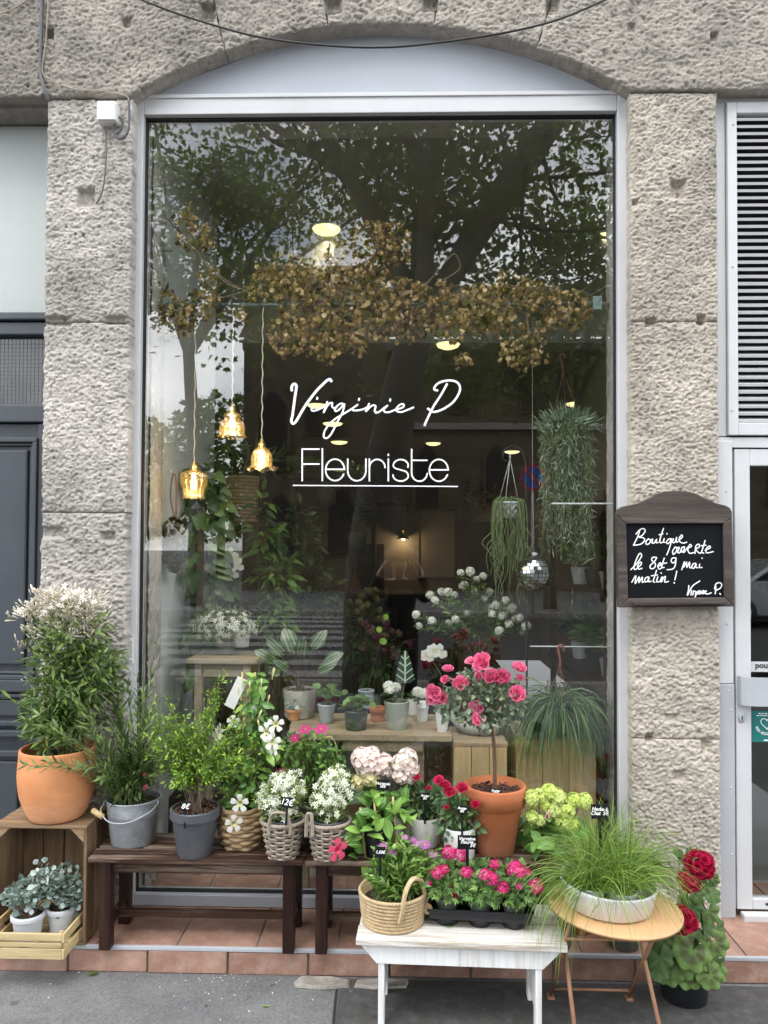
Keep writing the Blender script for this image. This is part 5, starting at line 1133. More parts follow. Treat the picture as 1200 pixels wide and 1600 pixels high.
leafy(t, 'foliage', (-.02, 0, .14), (.05, .04, .03), 14, leaf_m, L_dark, .06, rng, asobj=True); sb = mesh_of(cluster_ball(pet4, 26, 1, .42, rng), 'flower', [P_white], True); blooms('flower', sb, [(-.028, -.01, .165), (-.005, 0, .175), (-.035, .0, .18)], [(0, -.3, 1)] * 3, .022, t, rng)
al = mesh_of(leaf(.62, 8, .15, .12, 'heart'), 'leaf', L_alo, True); q = onY(633, 1030, t.location.y) - np.array(t.location); pieces('leaf', al, [q + (0, 0, -.10)], [(0, -.1, 1)], [(0, -1, .1)], [.135], t); stems(t, [np.array([(0.01, 0, .1), (.02, 0, .13), q + (0, 0, -.10)])], .003)
for i, (px, py, lab, h) in enumerate(((660, 1128, 'white textured pot with small white kalanchoe and paper label', .075), (691, 1144, 'white textured pot with young orchid nearest the rose tree', .078), (645, 1118, 'slim white cup behind the fluted pot', .07))):
    t = ipot(px, py, 'white_pot', lab, .022, .028, h, M_ceramic, seg=40, wob=lambda a, z: .03 * math.cos(a * 20 + z * 400)); leafy(t, 'foliage', (0, 0, h + .01), (.03, .03, .02), 8, leaf_m, L_dark, .05, rng, asobj=True, stem=False)
    if i == 0:
        blooms('flower', sb, [(.012, -.01, h + .045), (-.02, 0, h + .05)], [(0, -.3, 1)] * 2, .024, t, rng); part('paper_label', box(-.014, .014, -.035, -.0335, h - .012, h + .022), M_vinyl, t)
    if i == 1:
        q = onY(676, 1020, t.location.y) - np.array(t.location); P = smooth_path([(0, 0, h), (0, 0, h + .14), q + (-.02, 0, .0), q + (.03, 0, .01)], 6); stems(t, [P], .0018)
        orch = mesh_of(rosette(3, leaf(.9, 3, .1, .1, 'oval'), .1, 0, 0).add(rosette(2, leaf(1.2, 3, .1, .1, 'oval'), .05, 0, .9)), 'flower', P_white, True); pieces('flower', orch, [q + (-.022, -.005, -.012), q + (.004, -.01, .008), q + (.03, -.008, .006)], [(0, -.1, 1)] * 3, [(0, -1, .15)] * 3, [.032, .034, .036], t)
# pine boxes with a bowl
def pinebox(px0, px1, py, z, label, dep=.28):
    a = onZ(px0, py, z); b = onZ(px1, py, z); w = b[0] - a[0]; t = thing('pine_box', label, 'box', (a[0], a[1], FZ)); n = 3; h = z - FZ
    for i in range(n): part('board', box(w * i / n + .001, w * (i + 1) / n - .001, 0, .014, 0, h - .0165), M_pine, t, bevel=.002)
    for x in (0, w - .014): part('side_board', box(x, x + .014, .0145, dep, 0, h - .0165), M_pine, t)
    part('lid', box(-.002, w + .002, -.002, dep, h - .016, h), M_plank, t, bevel=.002); return t, a
pinebox(709, 792, 1160, .735, 'pale pine box behind the rose tree')
pinebox(806, 930, 1150, .745, 'wide pale pine box behind the hanging sedge')
p = onZ(752, 1149, .735); t = thing('stone_bowl', 'weathered round bowl standing on the pine box', 'bowl', (p[0], p[1] + .07, .735)); part('bowl', lathe([(1e-5, 0), (.085, 0), (.11, .02), (.115, .045), (.105, .05), (.09, .03), (1e-5, .02)], 28, False), M_stonepot, t, True)
# spirea
t = ipot(755, 1088, 'white_shrub', 'tall shrub with white pompom blossom behind the rose tree', .05, .06, .14, M_darkglaze, z=.845); rng = np.random.default_rng(33); T0 = np.array(t.location); YS = T0[1]
tag(part('plinth', box(T0[0] - .12, T0[0] + .12, YS - .1, YS + .12, FZ, .845), M_darkwood), 'dark plinth under the white shrub', 'plinth')
fl = [(720, 895), (735, 893), (745, 905), (700, 925), (710, 930), (690, 925), (672, 930), (680, 938), (725, 915), (755, 900), (675, 970), (705, 945), (712, 968), (730, 958), (725, 975), (700, 975), (765, 950), (775, 945), (790, 938), (770, 960), (785, 962), (800, 950), (812, 965), (822, 978), (795, 975), (780, 985), (757, 935), (742, 925), (805, 968), (815, 985), (765, 925), (650, 960), (655, 978), (730, 990)]
pm = mesh_of(cluster_ball(pet4, 14, 1, .6, rng), 'flower', [P_white], True); P = []; fp = []
for px, py in fl:
    q = onY(px, py, YS + rng.uniform(-.12, .05)) - T0; fp.append(q); P.append(smooth_path([(rng.normal(0, .02), 0, .14), q * .5 + (0, 0, .12), q + (0, 0, -.01)], 5))
blooms('flower', pm, fp, [(0, -.5, .8)] * len(fp), .017, t, rng); stems(t, P, .0018, M_bark); pos, d, u, s = along(P, 26, .042, rng, 55, .3, 1, .4, .2); scatter('foliage', leaf_m, pos, d, u, s, L_mid, t, rng)
# left side: cabinet, basket with palm, philodendron, slatted table with jasmine
cz = onY(400, 815, 4.25)[2]; xa, xb = hx(345, 815, 4.25), hx(440, 815, 4.25)
t = thing('wooden_cabinet', 'brown wooden cabinet by the left wall', 'cabinet', ((xa + xb) / 2, 4.25, FZ)); w = xb - xa
part('carcass', box(-w / 2, w / 2, .02, .4, 0, cz - FZ - .03), simple('reddish_wood', (.10, .055, .034), .5, 0, .3, 6), t, bevel=.004); part('top', box(-w / 2 - .02, w / 2 + .02, 0, .42, cz - FZ - .0295, cz - FZ), MATS['reddish_wood'], t, bevel=.004)
for i in range(3): part('drawer', box(-w / 2 + .03, w / 2 - .03, .008, .0195, .1 + i * .36, .42 + i * .36), MATS['reddish_wood'], t, bevel=.004)
t = thing('basket_palm', 'palm in a coiled rope basket on the wooden cabinet', 'potted plant', (hx(374, 815, 4.4), 4.42, cz)); rng = np.random.default_rng(34)
part('basket', gjoin([tube([((.085 + .018 * k / 12) * math.cos(a), (.085 + .018 * k / 12) * math.sin(a), .01 + k * .0205) for a in np.linspace(0, 6.283, 32, endpoint=False)], .011, 6, True) for k in range(13)]).add(lathe([(1e-5, .004), (.085, .004), (.1, .26)], 24, False)), M_seagrass, t, True)
P = [stem_path((0, 0, .24), (math.cos(a) * .7, math.sin(a) * .7, 1), rng.uniform(.35, .5), 1.0, 8, .04, rng) for a in np.linspace(0, 6.2, 9)]; stems(t, P, .004); pos, d, u, s = along(P, 16, .17, rng, 60, .25, 1, .2, .3); scatter('foliage', leaf(.13, 4, .4, .35, 'lance'), pos, d, u, s, L_dark, t, rng)
# philodendron
p0 = onZ(298, 1155, FZ + .4); t = thing('climbing_plant', 'tall dark climbing plant with big heart leaves in a pale pot', 'potted plant', (hx(305, 1120, 3.72), 3.72, .36)); rng = np.random.default_rng(35); T0 = np.array(t.location)
tag(part('plinth', box(T0[0] - .12, T0[0] + .12, 3.6, 3.84, FZ, .36), M_darkwood), 'low dark plinth under the climbing plant pot', 'plinth')
part('pot', lathe(pot_prof(.075, .095, .2), 28), M_stonepot, t, 'auto'); soil(t, .085, .19); part('moss_pole', tube([(0, 0, .15), (0.02, .02, 1.35)], .02, 8), M_bark, t, True)
pos = []; dd = []; uu = []; ss = []
for k in range(84):
    px, py = rng.uniform(288, 372), rng.uniform(735, 1060); q = onY(px, py, 3.72 + rng.uniform(-.1, .08)) - T0; s_ = np.array([.01, 0, q[2] - .02]); pos.append(q * (.6, 1, 1)); dd.append(norm((q - s_) * (1, .5, 0) + (0, -.06, -.09))); uu.append((0, -.9, .5)); ss.append(rng.uniform(.055, .115))
pieces('leaf', mesh_of(leaf_h, 'leaf', L_dark, True), pos, dd, uu, ss, t)
zt2 = 1.04; a = onZ(298, 1030, zt2); b = onZ(396, 1030, zt2); t = thing('slatted_table', 'grey weathered little table behind the glass on the left', 'table', (a[0], a[1], FZ)); w = b[0] - a[0]
for i in range(4): part('slat', box(-.02, w + .02, i * .07, i * .07 + .062, zt2 - FZ - .02, zt2 - FZ), M_plank, t, bevel=.003)
for x in (.03, w - .03):
    for y in (.03, .24): part('leg', box(x - .016, x + .016, y - .016, y + .016, 0, zt2 - FZ - .021), M_plank, t)
part('rail', box(.03, w - .03, .022, .036, zt2 - FZ - .08, zt2 - FZ - .0215), M_plank, t)
def jasm_pot(px, py, z, label, w_, h_, rng, dep=.08, nfl=180):
    t = ipot(px, py, 'jasmine_pot', label, .04, .05, .08, M_greenplastic, z=z); p, d = in_dome(rng, 420, (0, 0, h_ * .6 + .03), (w_, dep, h_ * .6), .5, -.5)
    scatter('foliage', leaf_l, p, jitter(rng, d, .5), jitter(rng, (0, -.2, 1) + d * 0, .4), rng.uniform(.025, .045, len(p)), L_jas, t, rng)
    p, d = in_dome(rng, nfl, (0, -.01, h_ * .6 + .03), (w_ * 1.08, dep * 1.1, h_ * .65), .25, -.6); scatter('flowers', star5, p, np.cross(d, rng.normal(0, 1, d.shape)), d, rng.uniform(.011, .017, len(p)), P_white, t, rng); return t
rng = np.random.default_rng(36); jasm_pot(352, 1024, zt2, 'white flowering jasmine on the little grey table', .16, .15, rng, nfl=260); jasm_pot(345, 1105, FZ + .55, 'second jasmine with white flowers low behind the glass', .12, .14, rng, nfl=110)
p_ = onZ(345, 1105, FZ + .55); tag(part('plinth', box(p_[0] - .11, p_[0] + .11, p_[1] - .03, p_[1] + .16, FZ, FZ + .55), M_darkwood), 'dark plinth under the low jasmine', 'plinth')
# orchid spray
t = ipot(376, 1012, 'white_orchid', 'tall white orchid spray tied to a stake', .04, .05, .09, M_ceramic, z=zt2); T0 = np.array(t.location); P = smooth_path([(0, 0, .08)] + [onY(a, b, T0[1]) - T0 for a, b in ((375, 930), (374, 895), (368, 870), (360, 862))], 5); stems(t, [P], .002)
pieces('flower', orch, [onY(a, b, T0[1] - .01) - T0 for a, b in ((361, 864), (370, 873), (373, 884), (365, 896), (358, 893))], [(0, -.1, 1)] * 5, [(0, -1, .2)] * 5, [.03] * 5, t)
# middle: flower buckets, counter, back wall
rng = np.random.default_rng(37)
fm = mesh_of(cluster_ball(pet5, 26, 1, .5, rng), 'bloom', [petalmat('petal_mixed', (.20, .05, .09), (.40, .30, .2))], True)
for i, (px, py, z, lab, c) in enumerate(((520, 930, .55, 'bucket of dusky cut flowers left of the counter', MATS['petal_mixed']), (565, 935, .5, 'bucket of olive and cream cut flowers', petalmat('petal_olive', (.22, .22, .08), (.42, .38, .2))), (596, 985, .45, 'bucket of dusky cut flowers right beside the counter', MATS['petal_mixed']))):
    Y = 5.0 - i * .25; x = hx(px, py, Y); t = thing('flower_bucket', lab, 'cut flowers', (x, Y, FZ)); part('bucket', lathe(pot_prof(.1, .13, .4), 24), M_zinc, t, 'auto'); ztop = hz(px, py, Y) - FZ
    p, d = in_dome(rng, 26, (0, 0, ztop - .1), (.17, .14, .2), .4, -.2); m_ = mesh_of(cluster_ball(pet5, 20, 1, .5, rng), 'bloom', [c], True); blooms('bloom', m_, p, d, .020, t, rng); scatter('foliage', leaf_m, *[q for q in (lambda e: (e[0] - (0, 0, .06), e[1], e[1] + (0, 0, .3)))(in_dome(rng, 160, (0, 0, ztop - .14), (.17, .14, .22), .5))], np.full(160, .07) * rng.uniform(.6, 1.2, 160), L_dark, t, rng)
    stems(t, [np.array([(0, 0, .2), q]) for q in p], .003)
t = thing('counter', 'dark wooden shop counter in the middle of the shop', 'counter', (hx(632, 930, 6.6), 6.6, FZ)); ztc = hz(632, 928, 6.6) - FZ
part('top', box(-.62, .5, -.05, .65, ztc - .04, ztc), M_darkwood, t, bevel=.006); part('front', box(-.58, .46, 0, .6, 0, ztc - .041), M_darkwood, t)
for i in range(4): part('panel', box(-.54 + i * .25, -.32 + i * .25, -.014, -.001, .12, ztc - .12), M_darkwood, t, bevel=.006)
def backrect(name, px0, px1, py0, py1, mat, label, cat, Y=YBK - .03):
    a, b = onY(px0, py1, Y), onY(px1, py0, Y); t = thing(name, label, cat, (a[0], Y, a[2])); w, h = b[0] - a[0], b[2] - a[2]
    part('field', box(.03, w - .03, .004, .02, .03, h - .03), mat, t)
    part('frame', gjoin([box(0, w, 0, .028, 0, .03), box(0, w, 0, .028, h - .03, h), box(0, .03, 0, .0275, .03, h - .03), box(w - .03, w, 0, .0275, .03, h - .03)]), M_darkwood, t, bevel=.004); return t
backrect('dark_doorway', 716, 790, 815, 930, M_dark, 'black doorway panel in the back wall', 'door'); backrect('framed_board', 654, 714, 795, 905, simple('beige_board', (.35, .31, .24), .8), 'framed pale board on the back wall', 'board')
backrect('dark_cupboard', 560, 600, 850, 935, M_darkwood, 'dark cupboard at the back left of the counter', 'cupboard')
p = onY(745, 770, YBK - .1); t = thing('wall_wreath', 'dark twig wreath on the back wall', 'wreath', p); rng = np.random.default_rng(38); a = rng.random(500) * 6.283; rr = .16 + rng.normal(0, .03, 500); pos = np.stack([rr * np.cos(a), rng.normal(0, .03, 500), rr * np.sin(a)], 1); scatter('twigs', leaf_l, pos, jitter(rng, np.stack([-np.sin(a), a * 0, np.cos(a)], 1), .6), rng.normal(0, 1, (500, 3)), rng.uniform(.06, .12, 500), L_hopleaf, t, rng)
part('ring', tube([(.16 * math.cos(b), 0, .16 * math.sin(b)) for b in np.linspace(0, 6.283, 30, endpoint=False)], .018, 6, True), M_bark, t, True)
p = onY(630, 842, YBK - .14); t = thing('wall_lamp', 'small lit brass lamp on the back wall', 'lamp', p)
part('shade', lathe([(.025, .09), (.03, .06), (.09, .0)], 18, False), M_brass, t, True); part('bulb', ball(.03, 10, 6).xf((0, 0, .012)), M_bulb, t, True); part('arm', tube(smooth_path([(0, 0, .09), (0, 0, .35), (.02, .05, .7), (0, .12, .75)], 4), .008, 6), M_brass, t, True)
l = bpy.data.lights.new('wall_bulb', 'POINT'); l.energy = 1.6; l.color = (1, .72, .4); l.shadow_soft_size = .03; lo = bpy.data.objects.new('wall_bulb_light', l); COL.objects.link(lo); lo.parent = t; lo.location = (0, -.02, -.05)
z = hz(600, 785, YBK - .2); xa, xb = hx(555, 785, YBK - .2), hx(645, 785, YBK - .2); t = thing('wall_shelf', 'dark wall shelf with small pots at the back', 'shelf', (xa, YBK, z)); part('board', box(0, xb - xa, -.2, -.001, -.03, 0), M_darkwood, t)
for x in (.05, xb - xa - .08): part('bracket', box(x, x + .03, -.16, -.002, -.15, -.031), M_darkwood, t)
for i, x in enumerate(np.linspace(.1, xb - xa - .1, 5)):
    q = thing('shelf_pot', ['leftmost', 'second from left', 'middle', 'fourth from left', 'rightmost'][i] + ' small clay pot on the back shelf', 'pot', (xa + x, YBK - .1, z), 'pots on the back shelf'); part('pot', lathe(pot_prof(.05, .06, .1 + .02 * (i % 2)), 16), M_terra2 if i % 2 else M_stonepot, q, 'auto')
# right side shelves with plants
sh = thing('plant_shelf', 'dark wooden shelf unit of plants along the right wall', 'shelf', (xr1 - .17, 3.62, FZ))
for x, y in ((-.12, 0), (.14, 0), (-.12, 1.3), (.14, 1.3)): part('upright', box(x, x + .03, y, y + .03, 0, 1.75), M_darkwood, sh)
for k, z in enumerate((.35, .8, 1.25, 1.7)): part('board', box(-.13, .18, -.02, 1.36, z - .02, z + .005), M_darkwood, sh)
rng = np.random.default_rng(39); nm_ = 0
for z in (.35, .8, 1.25):
    for y in (.1, .42, .75, 1.1):
        t = thing('shelf_plant', 'leafy plant on the ' + ['lowest', 'middle', 'upper'][[.35, .8, 1.25].index(z)] + ' board of the right shelf, ' + ['nearest the glass', 'second from the glass', 'third from the glass', 'farthest from the glass'][nm_ % 4], 'potted plant', (xr1 - .15, 3.62 + y, FZ + z + .005), 'plants on the right shelf'); part('pot', lathe(pot_prof(.045, .06, .1), 18), [M_terra2, M_stonepot, M_darkglaze, M_potwhite][nm_ % 4], t, 'auto'); nm_ += 1
        leafy(t, 'foliage', (0, 0, .18), (.12, .13, .12), 60, leaf_m, L_dark, .09, rng)

# foliage in front of the cabinet and a shelf rack farther back
rng = np.random.default_rng(90)
for i, (px, Y, regs, lab, tpl, mt, sz, n_) in enumerate(((332, 4.02, [(320, 760, 28, 40), (335, 830, 34, 55), (330, 910, 38, 50), (345, 970, 36, 40)], 'tall dark leafy fig standing in front of the cabinet', leaf_m, L_dark, .075, 420), (425, 4.05, [(418, 845, 26, 40), (432, 905, 34, 40), (425, 960, 38, 36), (410, 790, 14, 26)], 'bushy green plant beside the cabinet', leaf(.32, 4, .25, .3, 'lance'), L_mid, .08, 360), (478, 4.6, [(475, 860, 30, 40), (490, 920, 40, 40), (470, 810, 16, 26)], 'loose dark plant left of the counter', leaf_m, L_dark, .07, 300))):
    p = np.array([hx(px, 1000, Y), Y, FZ]); t = thing('indoor_plant', lab, 'potted plant', p); part('pot', lathe(pot_prof(.09, .12, .26), 24), [M_stonepot, M_terra2, M_bluegrey][i], t, 'auto'); soil(t, .105, .24)
    pos, d = [], []
    A = np.array([r[2] * r[3] for r in regs], float); A /= A.sum()
    for k in rng.choice(len(regs), n_, p=A):
        a_, b_, rx, ry = regs[k]; v = norm(rng.normal(0, 1, 3)); r = rng.random() ** .5; pos.append(onY(a_, b_, Y) + v * r * np.array([mm(rx, Y), mm(rx, Y), mm(ry, Y)]) - p); d.append(v)
    pos = np.array(pos); d = np.array(d); scatter('foliage', tpl, pos, jitter(rng, d * (1, 1, .4) + (0, -.25, -.05), .4), jitter(rng, d * .3 + (0, -.5, .7), .3), sz * rng.uniform(.6, 1.25, n_), mt, t, rng)
    stems(t, [smooth_path([(rng.normal(0, .02), rng.normal(0, .02), .22), q * (.4, .4, .6), q], 4) for q in pos[::12]], .005, M_bark)
Y = 7.4; t = thing('shelf_rack', 'dark shelf rack of vases and baskets at the back left', 'shelf', (hx(505, 900, Y), Y, FZ))
for x in (-.5, .46): part('upright', box(x, x + .04, 0, .35, 0, 2.15), M_darkwood, t)
for z in (.5, .95, 1.4, 1.85, 2.13): part('board', box(-.459, .459, .01, .34, z - .025, z), M_darkwood, t)
vase = [lathe(smooth_pr, 18, False) for smooth_pr in ([(1e-5, 0), (.06, 0), (.10, .08), (.09, .16), (.045, .22), (.055, .25)], [(1e-5, 0), (.09, 0), (.11, .18), (.105, .2)], [(1e-5, 0), (.05, 0), (.07, .1), (.03, .22), (.035, .3)])]
lv_ = {.5: 'lowest', .95: 'second', 1.4: 'third', 1.85: 'top'}
for z in (.5, .95, 1.4, 1.85):
    for j, x in enumerate((-.32, -.02, .28)):
        q = thing('shelf_vase', ['left', 'middle', 'right'][j] + ' vessel on the ' + lv_[z] + ' board of the back rack', 'vase', (t.location.x + x + rng.uniform(-.04, .04), Y + .17, FZ + z), 'vessels on the back rack'); k = rng.integers(0, 3)
        part('vessel', vase[k], [M_terra2, M_stonepot, M_bluegrey, M_hyacinth, M_ceramic][rng.integers(0, 5)], q, True)
        if rng.random() < .5: leafy(q, 'foliage', (0, 0, .32), (.13, .1, .1), 40, leaf_m, L_dark, .09, rng)
# ------------------------------------------------------------------ in front of the window
def fill(n, regs, Yc, rng, dy=None, pw=.5, origin=(0, 0, 0)):
    """points inside a clump of ellipsoids given by photo position (px, py, rx, ry) round depth Yc; returns local pos and outward directions"""
    A = np.array([r[2] * r[3] for r in regs], float); A /= A.sum(); pos = []; out = []
    for k in rng.choice(len(regs), n, p=A):
        px, py, rx, ry = regs[k][:4]; yo = regs[k][4] if len(regs[k]) > 4 else 0
        c = onY(px, py, Yc + yo); d = norm(rng.normal(0, 1, 3)); r = rng.random() ** pw; sy = dy if dy else mm(min(rx, ry), Yc)
        pos.append(c + d * r * np.array([mm(rx, Yc), sy, mm(ry, Yc)]) - np.asarray(origin)); out.append(d)
    return np.array(pos), np.array(out)
def on(px, py, z, r): 
    p = onZ(px, py, z); f = (p[1] + r) / p[1]; return np.array([p[0] * f, p[1] + r, z])
ZB = .431
# --- dark slatted benches
def bench(px0, px1, label):
    yf = YR - .055; a, b = hx(px0, 1350, yf), hx(px1, 1350, yf); w = b - a; t = thing('slatted_bench', label, 'bench', (a, yf, ZS), 'dark benches'); h = ZB - ZS
    for i in range(5):
        o = part('slat', box(-.004 * (i % 2), w + .003 * (i % 3), i * .052, i * .052 + .037, h - .019, h), M_bench, t, bevel=.004)
    for y in (.035, .225): part('apron', box(.068, w - .068, y, y + .02, h - .066, h - .0195), M_bench, t, bevel=.002)
    for x in (.055, w - .055):
        for y in (.032, .222):
            part('leg', box(x - .021, x + .021, y - .012, y + .032, 0, h - .0195), M_benchleg, t, bevel=.004)
        part('side_rail', box(x - .012, x + .012, .0645, .2095, h - .062, h - .02), M_bench, t); part('foot_rail', box(x - .011, x + .011, .0645, .2095, .068, .098), M_bench, t)
    part('stretcher', box(.068, w - .068, .125, .15, .07, .096), M_bench, t, bevel=.002); return t
b1 = bench(137, 474, 'dark slatted bench under bucket and wicker baskets'); b2 = bench(477, 862, 'dark slatted bench under rose pots and terracotta pot')

# --- upended fruit crate
c0 = onZ(133, 1478, ZS); YK = float(c0[1]); xk1 = float(c0[0]); xk0 = hx(-14, 1400, YK); zk = hz(133, 1291, YK); dk = 3.005 - YK
t = thing('fruit_crate', 'upended wooden fruit crate holding the terracotta pot', 'crate', (xk0, YK, ZS)); w = xk1 - xk0; h = zk - ZS; th = .011
nb = 3
for i in range(nb):
    y0 = dk * i / nb; y1 = dk * (i + 1) / nb - .006
    part('top_board', box(.0 + .003 * i, w - .002 * i, y0, y1, h - th, h), M_crate, t, bevel=.002); part('bottom_board', box(0, w, y0, y1, .0, th), M_crate, t, bevel=.002)
    for x in (0, w - th): part('side_board', box(x, x + th, y0 + .001, y1 + .003, th + .001, h - th - .001), M_crateZ, t, bevel=.002)
for i in range(4): part('back_board', box(th + (w - 2 * th) * i / 4 + .002, th + (w - 2 * th) * (i + 1) / 4 - .003, dk - .012, dk - .002, th + .002, h - th - .002), M_crateZ, t, bevel=.002)
for x, s in ((th + .001, 1), (w - th - .001, -1)):
    for z, q in ((h - th - .001, -1), (th + .001, 1)): part('corner_block', prism([(x, z), (x + s * .05, z), (x, z + q * .05)] if s * q < 0 else [(x, z), (x, z + q * .05), (x + s * .05, z)], .004, .05), M_crate, t, bevel=.001)
ZC = zk
# pale tray with two silver plants
a = onZ(-16, 1480, ZS + th + .001); tr_ = thing('slatted_tray', 'pale wooden slatted tray sliding out of the crate', 'tray', (hx(-18, 1450, YK - .1), YK - .115, ZS + th + .001)); w = hx(98, 1470, YK - .115) - tr_.location.x; dp = .25; 
for i in range(5): part('base_slat', box(.005, w - .005, .01 + i * (dp - .02) / 5, .01 + (i + .8) * (dp - .02) / 5, 0, .008), M_tray, tr_)
for z0, z1 in ((.004, .040), (.046, .060), (.066, .092)) : part('front_slat', box(0, w, -.010, -.001, z0, z1), M_tray, tr_, bevel=.0015)
for z0, z1 in ((.004, .036), (.060, .090)):
    for x in (-.0085, w): part('side_slat', box(x, x + .008, -.009, dp, z0, z1), M_trayY, tr_, bevel=.0015)
part('back_slat', box(0, w, dp - .008, dp, .004, .09), M_tray, tr_)
for x in (.001, w - .013):
    for y in (.0, dp - .021): part('corner_post', box(x, x + .012, y, y + .012, .0085, .094), M_tray, tr_)
rng = np.random.default_rng(41)
silver_leaf = leaf(.85, 3, .2, -.12, 'round')
for i, (px, py, r, regs, lab) in enumerate(((44, 1440, .050, [(45, 1395, 38, 24), (70, 1375, 25, 16), (65, 1355, 8, 8), (30, 1400, 22, 20)], 'silvery leaved plant in pale grey pot at front of tray'), (96, 1436, .046, [(100, 1390, 28, 26), (112, 1400, 18, 28), (85, 1380, 16, 14), (105, 1365, 18, 12, .05)], 'silvery leaved plant in grey pot beside the crate wall'))):
    p = on(px, py, ZS + th + .0095, r); p[1] = YK + (-.02 if i == 0 else .035); p[0] = hx(px, py, p[1]); t = thing('silver_plant', lab, 'potted plant', p, 'silver plants in the tray')
    hh = .105; part('pot', lathe(pot_prof(r * .82, r * 1.1, hh, .004, .004, .018), 28), M_potwhite, t, 'auto'); soil(t, r * 1.02, hh - .012)
    pos, d = fill(330, regs, p[1], rng, .06, .5, p); pos[:, 1] -= .0; scatter('foliage', silver_leaf, pos, jitter(rng, d + (0, -.3, .1), .5), jitter(rng, d * .6 + (0, -.3, .7), .4), rng.uniform(.016, .027, len(pos)), L_silver, t, rng)
    stems(t, [np.array([(rng.normal(0, .015), rng.normal(0, .01), hh - .01), q * (.6, .6, .7), q]) for q in pos[::14]], .002, M_twigbrown)

# --- terracotta pot with jasmine on the crate
R = .140; p = on(90, 1281, ZC, .085); p[1] = min(p[1], 2.875); p[0] = hx(89, 1281, p[1]); JH = hz(89, 1168, p[1]) - ZC; print('jasmine', p, JH)
t = thing('jasmine_tub', 'tall jasmine with pale buds in round terracotta pot on crate', 'potted plant', p); T0 = np.array(t.location); rng = np.random.default_rng(42)
P_ = smooth_path([(r, 0, z) for r, z in ((.075, 0), (.10, .012), (R * .93, JH * .33), (R, JH * .62), (R * .97, JH * .9), (R * .96, JH), (R * .90, JH), (R * .9, JH * .85))], 4); part('pot', lathe([(1e-5, 0)] + [(q[0], q[2]) for q in P_] + [(1e-5, JH * .84)], 44, False), M_terra, t, True)
soil(t, R * .9, JH * .86)
regs = [(95, 1140, 58, 40), (100, 1090, 62, 45), (108, 1040, 65, 45), (110, 985, 62, 45), (150, 1060, 40, 45), (165, 1030, 26, 25), (80, 1120, 42, 40)]
P = []
for k in range(26):
    q, _ = fill(1, [(108, 985, 62, 45)], p[1], rng, .09, .5, p); a = rng.random() * 6.28; P.append(smooth_path([(.05 * math.cos(a), .05 * math.sin(a), JH * .85), (q[0] * .6 + (.05 * math.cos(a), .04 * math.sin(a), JH + .05)) if False else np.array([q[0][0] * .5, q[0][1] * .7, (JH + q[0][2]) / 2]), q[0]], 5))
stems(t, P, .0022); 
pos, d = fill(2700, regs, p[1], rng, .095, .45, p); scatter('foliage', leaf_l, pos, jitter(rng, d * (1, 1, .3) + (0, -.15, .12), .55), jitter(rng, d * .3 + (0, -.35, .8), .35), rng.uniform(.028, .058, len(pos)), L_jas, t, rng)
P2 = [smooth_path([onY(a, b, p[1] - .08) - p for a, b in L_], 5) for L_ in ([(120, 1030), (140, 1070), (165, 1110), (190, 1150)], [(60, 1050), (90, 1085), (130, 1110)], [(175, 1100), (150, 1080), (120, 1065)])]; stems(t, P2, .0018)
bud = tube([(0, 0, 0), (0, .45, 0), (0, .8, 0), (0, 1, 0)], [.05, .055, .10, .03], 5)
regs = [(85, 935, 50, 12), (125, 940, 38, 14), (60, 955, 34, 18), (110, 955, 50, 18), (140, 960, 22, 24), (35, 965, 16, 10), (60, 990, 12, 22), (105, 985, 40, 20), (150, 985, 14, 16), (40, 1010, 4, 14)]
pos, d = fill(760, regs, p[1], rng, .10, .5, p); d = jitter(rng, d * (.7, .7, .2) + (0, -.15, .7), .3); scatter('flower_buds', bud, pos, d, rng.normal(0, 1, pos.shape), rng.uniform(.024, .042, len(pos)), P_jas, t, rng)
pos2, d2 = fill(60, regs[:5], p[1], rng, .10, .3, p); scatter('flowers', star5, pos2 + (0, -.01, .02), jitter(rng, np.tile((1, 0, 0), (60, 1)), .3), jitter(rng, np.tile((0, -.6, .8), (60, 1)), .4), rng.uniform(.011, .016, 60), P_white, t, rng)
pos3, d3 = fill(70, [(100, 1080, 66, 90)], p[1], rng, .11, .2, p); scatter('side_buds', bud, pos3, jitter(rng, d3 + (0, 0, .6), .3), rng.normal(0, 1, pos3.shape), rng.uniform(.012, .02, 70), P_jas, t, rng)

# --- zinc bucket
p = on(208, 1327, ZB, .076); t = thing('zinc_bucket_plant', 'galvanised bucket of arching olive leaved shrub with wooden handle grip', 'potted plant', p); rng = np.random.default_rng(43); BH = .165; print('bucket', p)
part('bucket', lathe([(1e-5, .002), (.076, .0), (.080, .006), (.092, BH * .66), (.0945, BH * .68), (.0925, BH * .72), (.0945, BH * .76), (.093, BH * .80), (.099, BH - .004), (.102, BH), (.098, BH + .001), (.0955, BH - .006), (.074, .01), (1e-5, .008)], 44, False), M_zinc, t, True)
soil(t, .09, BH - .02)
hd = smooth_path([(.098, -.02, BH - .016), (.085, -.075, BH - .030), (.02, -.115, BH - .055), (-.045, -.125, BH - .05), (-.085, -.10, BH - .02), (-.1, -.03, BH - .012)], 6); part('handle_wire', tube(hd, .0022, 6), M_alu2, t, True)
part('handle_grip', tube([(-.115, -.098, BH - .018), (-.072, -.115, BH - .036)], .0105, 10), M_bamboo, t, True)
for x in (-.1, .099): part('ear', lathe([(1e-5, 0), (.012, 0), (.012, .004), (1e-5, .004)], 10, False).xf((x, -.025, BH - .014), roty(math.pi / 2)), M_zinc, t, True)
